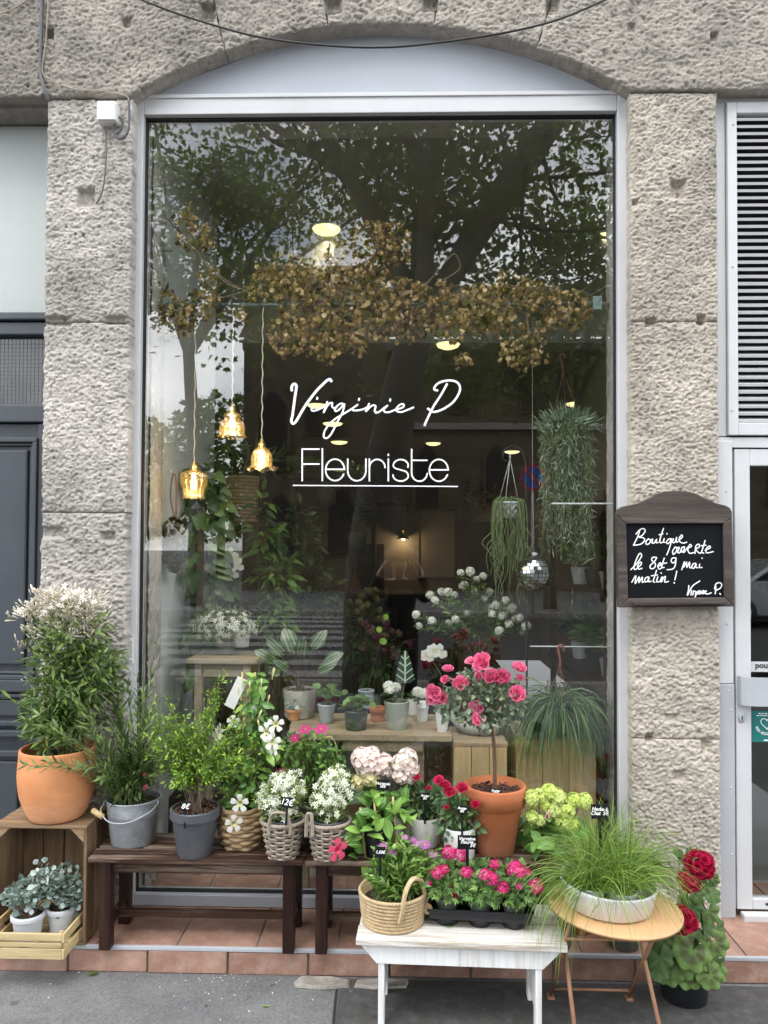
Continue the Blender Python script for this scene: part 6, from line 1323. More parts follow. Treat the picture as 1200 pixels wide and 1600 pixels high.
tips = [(5, 1085), (30, 1120), (85, 1060), (60, 1130), (35, 1195), (110, 1080), (150, 1020), (180, 1060), (215, 1055), (240, 1045), (245, 1090), (130, 1130), (120, 1195), (155, 1170), (190, 1090), (205, 1120), (225, 1140), (240, 1170), (160, 1215), (180, 1190), (255, 1200), (170, 1130), (200, 1170), (70, 1190), (145, 1085), (215, 1200), (235, 1215), (225, 1080), (200, 1060), (235, 1110), (215, 1090), (250, 1140), (190, 1140), (180, 1100), (165, 1075), (245, 1180), (150, 1150)]
P = []
for px, py in tips:
    q = onY(px, py, p[1] + (rng.uniform(-.26, -.17) if px < 135 else rng.uniform(-.16, .04))) - p; b = np.array([rng.normal(0, .02), rng.normal(0, .02), BH - .03]); P.append(smooth_path([b, b * .5 + q * .5 + (0, 0, .05), q], 6))
stems(t, P, .0022, M_twig); pos, d, u, s = along(P, 34, .050, rng, 42, .12, 1.0, .35, .2); scatter('foliage', leaf(.22, 3, .3, .15, 'lance'), pos, d, u, s, L_olive, t, rng)
pos, d = fill(420, [(200, 1235, 36, 28), (200, 1205, 40, 30)], p[1], rng, .09, .5, p); scatter('foliage_base', leaf(.24, 3, .3, .15, 'lance'), pos, jitter(rng, d + (0, -.2, .5), .4), jitter(rng, (0, -.3, 1) + d * 0, .4), rng.uniform(.025, .05, len(pos)), L_olive, t, rng)
pieces('red_leaf', mesh_of(leaf_m, 'red_leaf', simple('red_leaf', (.22, .02, .025), .5), True), [onY(224, 1235, p[1] - .06) - p, onY(222, 1212, p[1] - .05) - p], [(.3, -.3, .5), (.4, -.3, .3)], [(0, -1, .3)] * 2, [.03, .024], t)

# --- charcoal plastic pot with fresh green shrub
p = on(304, 1344, ZB, .062); t = thing('box_shrub_pot', 'bright green small leaved shrub in charcoal plastic pot', 'potted plant', p); rng = np.random.default_rng(44); BH = .165; print('shrub', p)
part('pot', lathe(pot_prof(.062, .084, BH, .004, .005, .034), 40), M_greyplastic, t, 'auto'); soil(t, .078, BH - .014, None, rng, 90)
tips = [(225, 1150), (240, 1110), (250, 1190), (262, 1160), (275, 1200), (285, 1180), (300, 1140), (315, 1120), (335, 1100), (345, 1060), (320, 1150), (335, 1170), (355, 1190), (370, 1150), (390, 1180), (360, 1210), (345, 1215), (270, 1225), (290, 1215), (320, 1200), (255, 1130), (300, 1170), (380, 1120), (395, 1200), (280, 1150), (230, 1180), (310, 1185), (265, 1100), (400, 1160), (235, 1130), (245, 1165), (290, 1125), (330, 1135), (350, 1160), (365, 1175), (385, 1145), (300, 1205), (255, 1205), (340, 1080), (275, 1175)]
P = []
for px, py in tips:
    q = onY(px, py, p[1] + rng.uniform(-.1, .06)) - p; b = np.array([rng.normal(0, .018), rng.normal(0, .018), BH - .02]); P.append(smooth_path([b, b * .35 + np.array([q[0] * .5, q[1] * .6, BH + (q[2] - BH) * .55]), q], 6))
stems(t, P, .0019, M_bark); pos, d, u, s = along(P, 60, .020, rng, 60, .30, 1.02, .7, .2)
pos = np.vstack([pos + rng.normal(0, .008, pos.shape), pos + rng.normal(0, .016, pos.shape)]); scatter('foliage', leaf_s, pos, np.vstack([d, jitter(rng, d, .6)]), np.vstack([u, jitter(rng, u, .5)]), np.concatenate([s, s]) * 1.05, L_fresh, t, rng)
price_tag(t, np.array((-.012, -.085, BH + .015)), '8€', .03, .03, .06, .022)

# --- woven baskets
def weave(r0, r1, h, rows, k, mat, name, parent, rt, amp, seg=5, belly=0, stakes=True):
    gs = []
    for i in range(rows):
        f = (i + .5) / rows; r = r0 + (r1 - r0) * f + belly * math.sin(math.pi * f); n = k * 4
        gs.append(tube([((r + amp * math.sin(k * a / 2 + (i % 2) * math.pi)) * math.cos(a), (r + amp * math.sin(k * a / 2 + (i % 2) * math.pi)) * math.sin(a), h * f + .0015 * math.sin(a * 3 + i)) for a in np.linspace(0, 2 * math.pi, n, endpoint=False)], rt, seg, True))
    o = part('weave', gjoin(gs), mat, parent, True, kind='stuff')
    if stakes: part('stakes', gjoin([tube([((r0 + (r1 - r0) * f + belly * math.sin(math.pi * f)) * math.cos(a), (r0 + (r1 - r0) * f + belly * math.sin(math.pi * f)) * math.sin(a), h * f) for f in np.linspace(0, 1, 5)], rt * 1.1, 5) for a in np.linspace(0, 2 * math.pi, k, endpoint=False)]), mat, parent, True, kind='stuff')
    part('base', lathe([(1e-5, .001), (r0, .001), (r0, .006), (1e-5, .006)], 24, False), mat, parent)
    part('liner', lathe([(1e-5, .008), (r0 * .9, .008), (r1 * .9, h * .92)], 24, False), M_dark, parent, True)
    return o
def rim_braid(r, z, parent, mat, rt=.006, k=18):
    part('rim', gjoin([tube([((r + .004 * math.sin(k * a + ph)) * math.cos(a), (r + .004 * math.sin(k * a + ph)) * math.sin(a), z + .004 * math.cos(k * a + ph)) for a in np.linspace(0, 2 * math.pi, 90, endpoint=False)], rt, 5, True) for ph in (0, 2.1, 4.2)]), mat, parent, True)
def handle(parent, mat, x0, x1, y, z0, zt, r=.006):
    part('handle', gjoin([tube(smooth_path([(x0, y, z0 - .03), (x0, y, z0), (x0 * .85 + x1 * .15, y - .004, zt - .008), ((x0 + x1) / 2, y - .006, zt), (x0 * .15 + x1 * .85, y - .004, zt - .008), (x1, y, z0), (x1, y, z0 - .03)], 6) + np.array([.003 * math.cos(ph), .003 * math.sin(ph), 0]), r, 6) for ph in (0, 2.1, 4.2)]), mat, parent, True)
# white mandevilla
def trumpet(L=1.0):
    g = lathe([(.06, 0), (.09, .45), (.20, .8), (.30, .95)], 10, False); pet = leaf(.95, 3, -.1, .25, 'petal'); g.add(rosette(5, pet, .35, .22, 0, .62).xf((0, 0, .88))); return g
TR_W = mesh_of(trumpet(), 'flower', P_white, True); TR_P = mesh_of(trumpet(), 'flower', P_mandp, True)
MLEAF = mesh_of(leaf(.5, 5, .22, .28, 'oval', .006), 'leaf', L_mand, True); PLEAF = mesh_of(leaf(.5, 5, .22, .28, 'oval', .006), 'leaf', L_pinkm, True)
def leaf_objs(t, me, n, regs, Y, dy, size, rng, p, down=.15, pw=.4):
    pos, d = fill(n, regs, Y, rng, dy, pw, p); d[:, 1] = np.where(d[:, 1] > .3, -d[:, 1], d[:, 1]); dirs = jitter(rng, d * (1, .7, .4) + (0, -.25, .05 - down), .40); s = size * rng.uniform(.6, 1.2, n)
    pieces('leaf', me, pos - dirs * s[:, None] * .5, dirs, jitter(rng, d * .3 + np.array((0, -.5, .7)), .3), s, t); return pos
p = on(380, 1331, ZB, .072); t = thing('white_mandevilla', 'climbing white trumpet flowered mandevilla in tan woven basket', 'potted plant', p); rng = np.random.default_rng(45); print('mand', p)
weave(.066, .083, .15, 11, 13, M_hyacinth, 'weave', t, .0085, .006, 6, .012, False)
regs = [(400, 1090, 28, 34), (395, 1130, 36, 32), (400, 1170, 44, 32), (392, 1210, 46, 32), (385, 1240, 42, 24), (400, 1065, 18, 20)]
pp = leaf_objs(t, MLEAF, 240, regs, p[1], .08, .052, rng, p)
P = [smooth_path([(rng.normal(0, .02), 0, .12), (rng.normal(0, .04), rng.normal(0, .03), .28), q * (.8, .8, 1)], 5) for q in pp[::9]]; stems(t, P, .0024)
for x in (-.03, .03): part('stake', tube([(x, .02, .1), (x * .8 + .01, .02, hz(400, 1052, p[1]) - ZB)], .0035, 5), M_bamboo, t, True)
fp = [(356, 1140), (365, 1125), (432, 1128), (352, 1150), (430, 1155), (438, 1165), (378, 1250), (362, 1282), (425, 1140)]
pieces('flower', TR_W, [onY(a, b, p[1] - .09) - p for a, b in fp], [(0, 0, 1)] * 9, [norm((rng.normal(0, .5), -.8, rng.normal(.1, .4))) for _ in fp], .034 * rng.uniform(.8, 1.15, 9), t)
bd_ = [(380, 1075), (390, 1080), (372, 1085), (408, 1075), (425, 1062), (402, 1125), (405, 1140), (418, 1100)]
pieces('bud', mesh_of(bud, 'bud', P_hydy, True), [onY(a, b, p[1] - .07) - p for a, b in bd_], [norm((rng.normal(0, .2), -.2, 1)) for _ in bd_], [(0, -1, 0)] * 8, .05 * rng.uniform(.7, 1.1, 8), t)
part('plant_card', box(-.02, .02, -.001, .001, 0, .12), M_white, t, loc=onY(358, 1105, p[1] - .05) - p).rotation_euler = (.1, .45, 0)
# wicker baskets of white saxifrage
SAXF = star5
def saxbasket(px, py, label, seed, regs, hx0, hx1, tagtxt=None):
    p = on(px, py, ZB, .052); t = thing('saxifrage_basket', label, 'potted plant', p, 'wicker baskets of white flowers'); rng = np.random.default_rng(seed); h = .125
    weave(.050, .074, h, 12, 14, M_wicker, 'weave', t, .0046, .0042); rim_braid(.077, h + .004, t, M_wicker, .0042); handle(t, M_wicker, hx0, hx1, -.073, h + .002, h + .055, .0042)
    part('inner_pot', lathe(pot_prof(.045, .062, h + .012, .003), 24), M_greyplastic, t, 'auto')
    pos, d = fill(620, regs, p[1], rng, .075, .5, p); scatter('foliage', leaf(.16, 2, .3, .2, 'lance'), pos + (0, 0, -.01), jitter(rng, d * (.5, .5, .1) + (0, -.15, .6), .35), rng.normal(0, 1, pos.shape), rng.uniform(.02, .045, len(pos)), L_sax, t, rng)
    pos, d = fill(255, regs, p[1], rng, .085, .3, p); d[:, 2] = np.abs(d[:, 2]); keep = rng.random(len(pos)) < 1.0
    o = jitter(rng, d * .6 + (0, -.45, .6), .3); scatter('flowers', SAXF, pos + (0, -.005, .012), np.cross(o, rng.normal(0, 1, o.shape)), o, rng.uniform(.0095, .0135, len(pos)), P_sax, t, rng)
    stems(t, [np.array([(rng.normal(0, .02), rng.normal(0, .02), h), q]) for q in pos[::6]], .001, M_twig)
    if tagtxt: price_tag(t, onY(448, 1262, p[1] - .09) - p, tagtxt, .045, .036, .06, .026, -.3)
    return t
saxbasket(442, 1346, 'grey wicker basket of tiny white flowers with price label', 46, [(440, 1240, 38, 26), (425, 1250, 25, 22), (450, 1225, 30, 18), (440, 1268, 28, 14)], -.04, .035, '12€')
saxbasket(513, 1348, 'grey wicker basket of tiny white flowers left of mandevilla', 47, [(520, 1240, 32, 26), (512, 1255, 28, 20), (525, 1218, 22, 16), (515, 1270, 25, 12)], -.072, -.05)
# clematis behind
p = np.array([hx(490, 1330, 2.93), 2.93, ZB]); t = thing('clematis_pot', 'loose green clematis with few magenta flowers behind wicker baskets', 'potted plant', p); rng = np.random.default_rng(48); part('pot', lathe(pot_prof(.05, .065, .14), 24), M_greenplastic, t, 'auto'); soil(t, .058, .13)
regs = [(480, 1170, 45, 25), (495, 1200, 50, 28), (520, 1190, 28, 30), (455, 1190, 28, 22), (500, 1225, 40, 22), (465, 1160, 18, 12)]
pos, d = fill(760, regs, 2.93, rng, .07, .6, p); scatter('foliage', leaf(.5, 3, .2, .2, 'oval'), pos, jitter(rng, d + (0, -.3, .1), .6), jitter(rng, (0, -.5, .8) + d * 0, .5), rng.uniform(.018, .034, len(pos)), L_mid, t, rng)
stems(t, [smooth_path([(rng.normal(0, .02), 0, .12), q * .5 + (rng.normal(0, .03), 0, .1), q], 4) for q in pos[::14]], .0013, M_twigbrown)
part('trellis', tube(smooth_path([onY(a, b, 2.93) - p for a, b in ((455, 1300), (450, 1180), (470, 1158), (500, 1155), (525, 1165), (530, 1300))], 5), .0022, 5), M_bamboo, t, True)
cf = mesh_of(rosette(6, leaf(.5, 3, .1, .1, 'oval'), .1, .06).add(ball(.12, 6, 4).mat(1)), 'flower', [P_clem, P_eye], True); pieces('flower', cf, [onY(a, b, 2.86) - p for a, b in ((477, 1140), (502, 1139), (461, 1153), (440, 1205))], [(1, 0, .1)] * 4, [(.1, -.5, .8)] * 4, [.028, .03, .024, .018], t)

# --- hydrangea with cream-pink heads
def hydrangea(t, heads, Y, p, rng, unit, n=70, us=.34):
    for (px, py, rp, mat) in heads:
        me = mesh_of(cluster_ball(unit, n, 1, us, rng, -.6, (1, rng.uniform(.8, 1), rng.uniform(.7, .95)), .68, .13), 'flower_head', [mat], True); pieces('flower_head', me, [onY(px, py, Y) - p], [(1, 0, 0)], [(0, -.35, .9)], [mm(rp, Y)], t)
floret = rosette(4, leaf(1.05, 3, .3, -.1, 'round'), .30, .02)
p = np.array([hx(604, 1330, 2.91), 2.91, ZB]); t = thing('pink_hydrangea', 'hydrangea with cream and blush pink heads on the dark bench', 'potted plant', p); rng = np.random.default_rng(49); part('pot', lathe(pot_prof(.055, .07, .13), 28), M_potwhite, t, 'auto'); soil(t, .06, .12)
hydrangea(t, [(566, 1186, 17, P_hyd), (580, 1181, 15, P_hyd), (586, 1194, 16, P_hyd), (601, 1191, 14, P_hyd), (570, 1199, 14, P_hyd), (604, 1203, 10, P_hyd), (636, 1186, 16, P_hyd), (625, 1192, 14, P_hyd), (640, 1200, 14, P_hyd), (627, 1209, 15, P_hyd), (638, 1214, 10, P_hyd), (576, 1214, 14, P_hydy), (560, 1222, 12, P_hydy), (586, 1220, 9, P_hydy)], 2.87, p, rng, floret, 46, .34)
HL = mesh_of(leaf(.62, 5, .2, .3, 'oval', .004), 'leaf', L_hyd, True); leaf_objs(t, HL, 26, [(600, 1240, 45, 30), (640, 1235, 25, 25), (570, 1245, 30, 20)], 2.9, .07, .085, rng, p, .2)
stems(t, [smooth_path([(rng.normal(0, .02), 0, .12), onY(a, b, 2.88) - p], 3) for a, b in ((573, 1200), (632, 1205), (574, 1222), (600, 1200))], .004); price_tag(t, onY(598, 1235, 2.80) - p, 'Hortensia\n30€', .045, .038, .1, .0115)
# --- pink mandevilla with big glossy leaves
p = np.array([hx(592, 1345, 2.79), 2.795, ZB]); t = thing('pink_mandevilla', 'glossy leaved mandevilla with one pink trumpet flower and bamboo stakes', 'potted plant', p); rng = np.random.default_rng(50); part('pot', lathe(pot_prof(.045, .058, .11), 28), M_blackplastic, t, 'auto'); soil(t, .052, .1)
pp = leaf_objs(t, PLEAF, 105, [(595, 1270, 42, 36), (570, 1300, 32, 34), (615, 1260, 28, 26), (570, 1335, 24, 26), (620, 1310, 24, 22), (640, 1255, 14, 18), (575, 1365, 10, 12, -.08)], 2.77, .08, .066, rng, p, -.35)
stems(t, [smooth_path([(rng.normal(0, .015), 0, .1), (rng.normal(0, .02), 0, .2), q * (.85, .85, 1)], 5) for q in pp[::8]], .0024)
for a, b in ((563, 1262), (614, 1245), (585, 1255)): part('stake', tube([onY(a + 8, 1340, 2.76) - p, onY(a, b, 2.76) - p], .0042, 6), M_bamboo, t, True)
pieces('flower', TR_P, [onY(517, 1322, 2.70) - p], [(0, 0, 1)], [norm((.45, -.55, -.6))], [.046], t); stems(t, [smooth_path([(0, 0, .12), onY(548, 1310, 2.72) - p, onY(517, 1320, 2.70) - p], 4)], .002); pieces('flower_bud', mesh_of(bud, 'flower_bud', P_mandp, True), [onY(535, 1315, 2.7) - p], [(-.5, -.3, .1)], [(0, 0, 1)], [.04], t)

# --- white pots of miniature roses
def rose_pot(px, py, r, hpx, label, seed, regs, fl, tagpx, buds=()):
    p = on(px, py, ZB, r); t = thing('mini_rose_pot', label, 'potted plant', p, 'white pots of miniature roses'); rng = np.random.default_rng(seed); h = hpx
    part('pot', lathe([(1e-5, 0), (r * .9, 0), (r * .93, .004), (r, h - .002), (r - .001, h), (r - .005, h), (r - .006, h * .6), (1e-5, h * .6)], 40, False), M_ceramic, t, True); soil(t, r - .007, h - .018)
    pos, d = fill(300, regs, p[1], rng, .06, .5, p); scatter('foliage', leaf(.55, 3, .25, .2, 'oval'), pos, jitter(rng, d + (0, -.3, .1), .5), jitter(rng, (0, -.45, .8) + d * .2, .35), rng.uniform(.018, .034, len(pos)), L_rose, t, rng)
    rm = mesh_of(ROSE, 'flower', [P_red], True); fp = [onY(a, b, p[1] - .06) - p for a, b, s in fl]; pieces('flower', rm, fp, [(1, 0, .1)] * len(fl), [norm((rng.normal(0, .3), -.55, .8)) for _ in fl], [.95 * mm(s, p[1]) for a, b, s in fl], t)
    stems(t, [smooth_path([(rng.normal(0, .012), 0, h - .02), q * (.5, .5, .6) + (0, 0, .03), q], 4) for q in list(fp) + list(pos[::16])], .0014); price_tag(t, onY(*tagpx, p[1] - .075) - p, 'Rosier\n8€', .036, .03, .08, .0105); return t
rose_pot(664, 1328, .060, .105, 'left of two white pots of crimson miniature roses', 51, [(664, 1258, 30, 34), (650, 1245, 20, 22), (675, 1245, 20, 24), (664, 1285, 22, 10)], [(651, 1216, 7), (685, 1222, 9), (670, 1232, 5), (692, 1258, 6)], (664, 1252))
rose_pot(718, 1347, .058, .105, 'right white pot of crimson miniature roses beside terracotta pot', 52, [(715, 1270, 32, 30), (705, 1245, 24, 20), (735, 1285, 22, 20), (700, 1290, 16, 18), (720, 1300, 20, 10)], [(696, 1228, 9), (703, 1239, 11), (722, 1233, 11), (686, 1220, 9), (743, 1258, 8), (698, 1262, 5)], (722, 1272))
# --- standard rose in terracotta pot
p = on(773, 1341, ZB, .066); t = thing('standard_rose', 'pink rose tree on a bare stem in big terracotta pot', 'potted plant', p); rng = np.random.default_rng(53); h = .243; print('std', p)
part('pot', lathe([(1e-5, 0), (.066, 0), (.069, .004), (.098, h * .69), (.1, h * .70), (.108, h * .705), (.1135, h * .98), (.111, h), (.103, h), (.1, h * .84), (1e-5, h * .83)], 48, False), M_terra2, t, True); soil(t, .1, h * .86, M_barkchip, rng, 160)
ct = onY(757, 1090, p[1] - .02) - p
P = smooth_path([(0, 0, h * .84), (-.002, 0, h + .12), (-.012, -.005, ct[2] - .12), ct + (0, 0, -.03)], 6); part('trunk', tube(P, np.linspace(.0075, .006, len(P)), 8), M_twigbrown, t, True); part('stake', tube([(.008, .012, h * .8), (-.006, .006, ct[2] - .08)], .005, 6), M_bamboo, t, True)
regs = [(755, 1085, 62, 40), (725, 1095, 40, 32), (785, 1090, 40, 34), (755, 1065, 45, 24), (700, 1100, 20, 22), (760, 1120, 45, 18)]
pos, d = fill(950, regs, p[1] - .02, rng, .10, .4, p); scatter('foliage', leaf(.58, 3, .25, .2, 'oval'), pos, jitter(rng, d + (0, -.2, .1), .5), jitter(rng, d * .5 + (0, -.4, .7), .35), rng.uniform(.016, .03, len(pos)), L_std, t, rng)
stems(t, [smooth_path([ct + (0, 0, -.05), ct * .5 + q * .5 + (0, 0, .01), q], 4) for q in pos[::22]], .0018, M_twig)
fl = [(700, 1048, 12), (735, 1034, 12), (755, 1036, 18), (785, 1055, 15), (749, 1058, 13), (810, 1046, 15), (812, 1060, 10), (720, 1070, 16), (768, 1060, 15), (784, 1062, 13), (696, 1063, 11), (680, 1080, 18), (690, 1090, 12), (808, 1085, 15), (746, 1102, 14), (748, 1123, 12), (812, 1092, 11), (675, 1092, 10)]
rm = mesh_of(ROSE, 'flower', [P_pink], True); fp = [onY(a, b, p[1] - .11 + rng.uniform(-.01, .05)) - p for a, b, s in fl]; pieces('flower', rm, fp, [norm(rng.normal(0, 1, 3) * (1, .2, .4) + (.3, 0, 0)) for _ in fl], [norm((q[0] * 7 + rng.normal(0, .45), -.6, (q[2] - ct[2]) * 5 + .45 + rng.normal(0, .3))) for q in fp], [np.array([1, 1, rng.uniform(.8, 1.25)]) * rng.uniform(.72, 1.02) * mm(s, p[1]) for a, b, s in fl], t)
rb_ = mesh_of(bud, 'rose_bud', P_pink, True); bq = [fill(1, regs, p[1] - .02, rng, .10, .12, p)[0][0] for _ in range(9)]; pieces('rose_bud', rb_, bq, [norm((rng.normal(0, .4), -.3, 1)) for _ in bq], [(0, -1, 0)] * 9, [np.array([.05, .022, .05]) for _ in bq], t)
price_tag(t, (-.004, -.055, h * .9), 'Rosier\n27€', .04, .024, .02, .0105)
# --- lime hydrangea
p = np.array([hx(862, 1330, 2.86), 2.86, ZS]); t = thing('lime_hydrangea', 'lime green hydrangea between terracotta pot and round table', 'potted plant', p); rng = np.random.default_rng(54); part('pot', lathe(pot_prof(.07, .085, .20), 28), M_greyplastic, t, 'auto'); soil(t, .075, .19)
lime = rosette(4, leaf(.8, 3, .2, .1, 'oval'), .35, .02); hydrangea(t, [(832, 1247, 13, P_lime), (845, 1243, 12, P_lime), (858, 1238, 13, P_lime), (870, 1244, 14, P_lime), (898, 1250, 12, P_lime), (914, 1252, 12, P_lime), (832, 1275, 12, P_lime), (843, 1280, 10, P_lime), (866, 1262, 15, P_lime), (884, 1264, 15, P_lime), (880, 1280, 15, P_lime), (893, 1288, 12, P_lime), (852, 1256, 11, P_lime)], 2.80, p, rng, lime, 60, .36)
leaf_objs(t, HL, 48, [(850, 1300, 40, 40), (840, 1340, 30, 35), (880, 1300, 35, 25), (825, 1300, 18, 30), (840, 1370, 25, 20)], 2.84, .09, .09, rng, p, .15)
stems(t, [smooth_path([(rng.normal(0, .02), 0, .18), onY(a, b, 2.82) - p], 3) for a, b in ((838, 1250), (862, 1245), (905, 1255), (838, 1280), (878, 1275))], .004)
pieces('fuchsia_flower', mesh_of(bud, 'fuchsia_flower', petalmat('petal_soft_pink', (.8, .36, .4), (.85, .5, .5)), True), [onY(857, 1265, 2.73) - p, onY(855, 1268, 2.73) - p], [(.1, 0, -1), (-.3, 0, -1)], [(0, -1, 0)] * 2, [.035, .03], t)

# --- whitewashed bench
fl_ = onZ(556, 1467, .298); fr_ = onZ(888, 1479, .298); wrz = math.atan2(fr_[1] - fl_[1], fr_[0] - fl_[0]); ww = float(np.hypot(fr_[0] - fl_[0], fr_[1] - fl_[1])); print('white bench', fl_, fr_, wrz)
t = thing('white_bench', 'small whitewashed wooden bench on the pavement', 'bench', (fl_[0], fl_[1], 0), rz=wrz); ZW = .298; wd = .285
for i, (y0, y1) in enumerate(((0, .092), (.095, .19), (.193, wd))): part('top_board', box(0 + .003 * i, ww - .002 * i, y0, y1, ZW - .021, ZW - .0008 * i), M_whitewood, t, bevel=.003)
part('apron', prism([(.008, ZW - .0215), (.065, ZW - .085), (ww - .075, ZW - .085), (ww - .012, ZW - .0215)][::-1], .018, .036), M_whitewoodZ, t, bevel=.002); part('apron', prism([(.008, ZW - .0215), (.065, ZW - .085), (ww - .075, ZW - .085), (ww - .012, ZW - .0215)][::-1], wd - .036, wd - .018), M_whitewoodZ, t, bevel=.002)
for x in (.07, ww - .098):
    part('leg', gjoin([prism([(0, 0), (.05, 0), (.058, ZW - .086), (0, ZW - .086)], 0, .020)]).xf(rot=rotz(math.pi / 2)).xf((x + .02, .022, 0)), M_whitewoodZ, t, bevel=.003)
    part('leg', gjoin([prism([(-.05, 0), (0, 0), (0, ZW - .086), (-.058, ZW - .086)], 0, .020)]).xf(rot=rotz(math.pi / 2)).xf((x + .02, wd - .022, 0)), M_whitewoodZ, t, bevel=.003)
    part('leg_board', box(x + .001, x + .019, .037, wd - .037, ZW - .15, ZW - .022), M_whitewoodZ, t, bevel=.002)
    part('foot_board', box(x + .002, x + .018, .075, wd - .075, .06, ZW - .151), M_whitewoodZ, t, bevel=.002)
def onbench(px, py, r): q = on(px, py, ZW, r); return q
# --- seagrass basket with osteospermum
p = onbench(616, 1437, .1); p[1] = fl_[1] + .125; p[0] = hx(614, 1420, p[1]); t = thing('seagrass_basket_plant', 'round seagrass basket of purple daisies on white bench', 'potted plant', p); rng = np.random.default_rng(55); h = .108; print('seagrass', p)
gs = []
for i in range(9):
    r = .098 + .012 * (i / 8); z = .008 + i * .0117; n = 150
    for ph in (0, math.pi): gs.append(tube([((r + .0022 * math.sin(36 * a + ph)) * math.cos(a), (r + .0022 * math.sin(36 * a + ph)) * math.sin(a), z + .0030 * math.cos(36 * a + ph)) for a in np.linspace(0, 6.2832, n, endpoint=False)], .0047, 5, True))
part('weave', gjoin(gs), M_seagrass, t, True, kind='stuff'); part('base', lathe([(1e-5, .001), (.098, .001), (.098, .01), (.108, h - .004), (.104, h - .004), (.094, .012), (1e-5, .012)], 40, False), M_seagrass, t, True)
hc_ = np.array([.045, -.1, 0]); part('handle', gjoin([tube(smooth_path([(.022, -.112, .045), (.030, -.114, .08), (.040, -.108, h + .03), (.062, -.085, h + .062), (.088, -.055, h + .05), (.100, -.035, h + .01), (.108, -.02, .06)], 6) + np.array([.003 * math.cos(q), .003 * math.sin(q), .002 * math.sin(q)]), .0055, 6) for q in (0, 2.1, 4.2)]), M_seagrass, t, True)
part('round_tag', lathe([(1e-5, 0), (.018, 0), (.018, .003), (1e-5, .003)], 18, False).xf((.113, -.04, .06), rotz(-.35) @ rotx(math.pi / 2)), M_hyacinth, t)
regs = [(600, 1360, 25, 28), (630, 1345, 38, 30), (660, 1338, 30, 24), (640, 1370, 34, 20), (605, 1340, 20, 20), (585, 1372, 18, 16, -.05), (600, 1384, 26, 10, -.05), (642, 1384, 26, 10, -.05)]
P = []
for k in range(165):
    q, _ = fill(1, regs, p[1], rng, .075, .6, p); b = np.array([rng.uniform(-.075, .075), rng.uniform(-.08, .06), h - .03]); P.append(smooth_path([b, b * .5 + q[0] * .5 + (0, 0, .01), q[0] + (0, 0, .015)], 3))
stems(t, P, .0016); pos, d, u, s = along(P, 15, .030, rng, 42, .25, 1, .35, .2); scatter('foliage', leaf(.38, 3, .25, .15, 'oval'), pos, d, u, s * 1.2, L_ost, t, rng); soil(t, .098, h - .035)
dm = mesh_of(daisy(13), 'flower', [P_purple, P_eye], True); fl = [(633, 1308, 5), (650, 1317, 6), (664, 1320, 9), (598, 1323, 7), (613, 1332, 7), (676, 1335, 6), (587, 1373, 7), (645, 1312, 5)]; pieces('flower', dm, [onY(a, b, p[1] - .02) - p for a, b, s in fl], [(1, 0, 0)] * 8, [norm((rng.normal(0, .3), -.55, .8)) for _ in fl], [mm(s, p[1]) for a, b, s in fl], t)
stems(t, [smooth_path([(0, 0, h), onY(a, b, p[1] - .02) - p], 3) for a, b, s in fl], .0016); price_tag(t, onY(594, 1340, p[1] - .07) - p, '6,50€', .034, .034, .06, .0115, 0)
# --- nursery tray with six verbenas
trz = wrz - .045; px_ = onbench(667, 1440, .0); tray_w, tray_d = .335, .20
tp = np.array([hx(670, 1440, fl_[1] + .075), fl_[1] + .078, ZW]); t = thing('nursery_tray', 'black plastic carry tray holding six verbena pots', 'tray', tp, rz=trz); print('tray', tp)
part('tray_rim', gjoin([box(0, tray_w, 0, .006, .030, .062), box(0, tray_w, tray_d - .006, tray_d, .030, .062), box(0, .006, .0065, tray_d - .0065, .030, .062), box(tray_w - .006, tray_w, .0065, tray_d - .0065, .030, .062)]), M_blackplastic, t, bevel=.004)
part('tray_lip', gjoin([box(-.005, tray_w + .005, -.005, -.0005, .052, .0625), box(-.005, tray_w + .005, tray_d + .0005, tray_d + .005, .052, .0625), box(-.005, -.0005, 0, tray_d, .052, .0625), box(tray_w + .0005, tray_w + .005, 0, tray_d, .052, .0625)]), M_blackplastic, t, bevel=.0015)
part('tray_floor', box(.0065, tray_w - .0065, .0065, tray_d - .0065, .031, .035), M_blackplastic, t)
cups = [(x, y) for y in (.052, .148) for x in (.058, .167, .277)]
for x, y in cups: part('cup', lathe([(1e-5, 0), (.034, 0), (.037, .003), (.042, .0305)], 28, False).xf((x, y, 0)), M_blackplastic, t, True)
vl = leaf(.5, 4, .2, .25, 'oval', .03)
vleaf = gjoin([leaf(.26, 3, .2, .2, 'lance').xf((0, y, 0), rotz(a), s) for y, a, s in ((0, 0, 1), (.2, .8, .5), (.2, -.8, .5), (.45, .7, .42), (.45, -.7, .42))]); vleaf.A = None
blo = [[(690, 1384, 12), (707, 1390, 11), (700, 1352, 8), (667, 1370, 12)], [(745, 1372, 10), (758, 1378, 9)], [(838, 1385, 11), (812, 1360, 14), (836, 1375, 9)], [(717, 1335, 11), (700, 1333, 9)], [(770, 1350, 9), (780, 1372, 12)], [(800, 1357, 12), (822, 1362, 10)]]
blo = [[(683, 1363, 11), (705, 1396, 13), (669, 1380, 6), (694, 1358, 8)], [(768, 1372, 12), (758, 1366, 10), (785, 1387, 12), (728, 1363, 10)], [(812, 1362, 10), (838, 1384, 13), (812, 1385, 6)], [(720, 1334, 12), (702, 1332, 12)], [(773, 1350, 9), (733, 1364, 9)], [(806, 1358, 14), (820, 1364, 11)]]
labs = ['verbena pot at the front left of the tray', 'verbena pot at the front middle of the tray', 'verbena pot at the front right of the tray', 'verbena pot at the back left of the tray', 'verbena pot at the back middle of the tray', 'verbena pot at the back right of the tray']
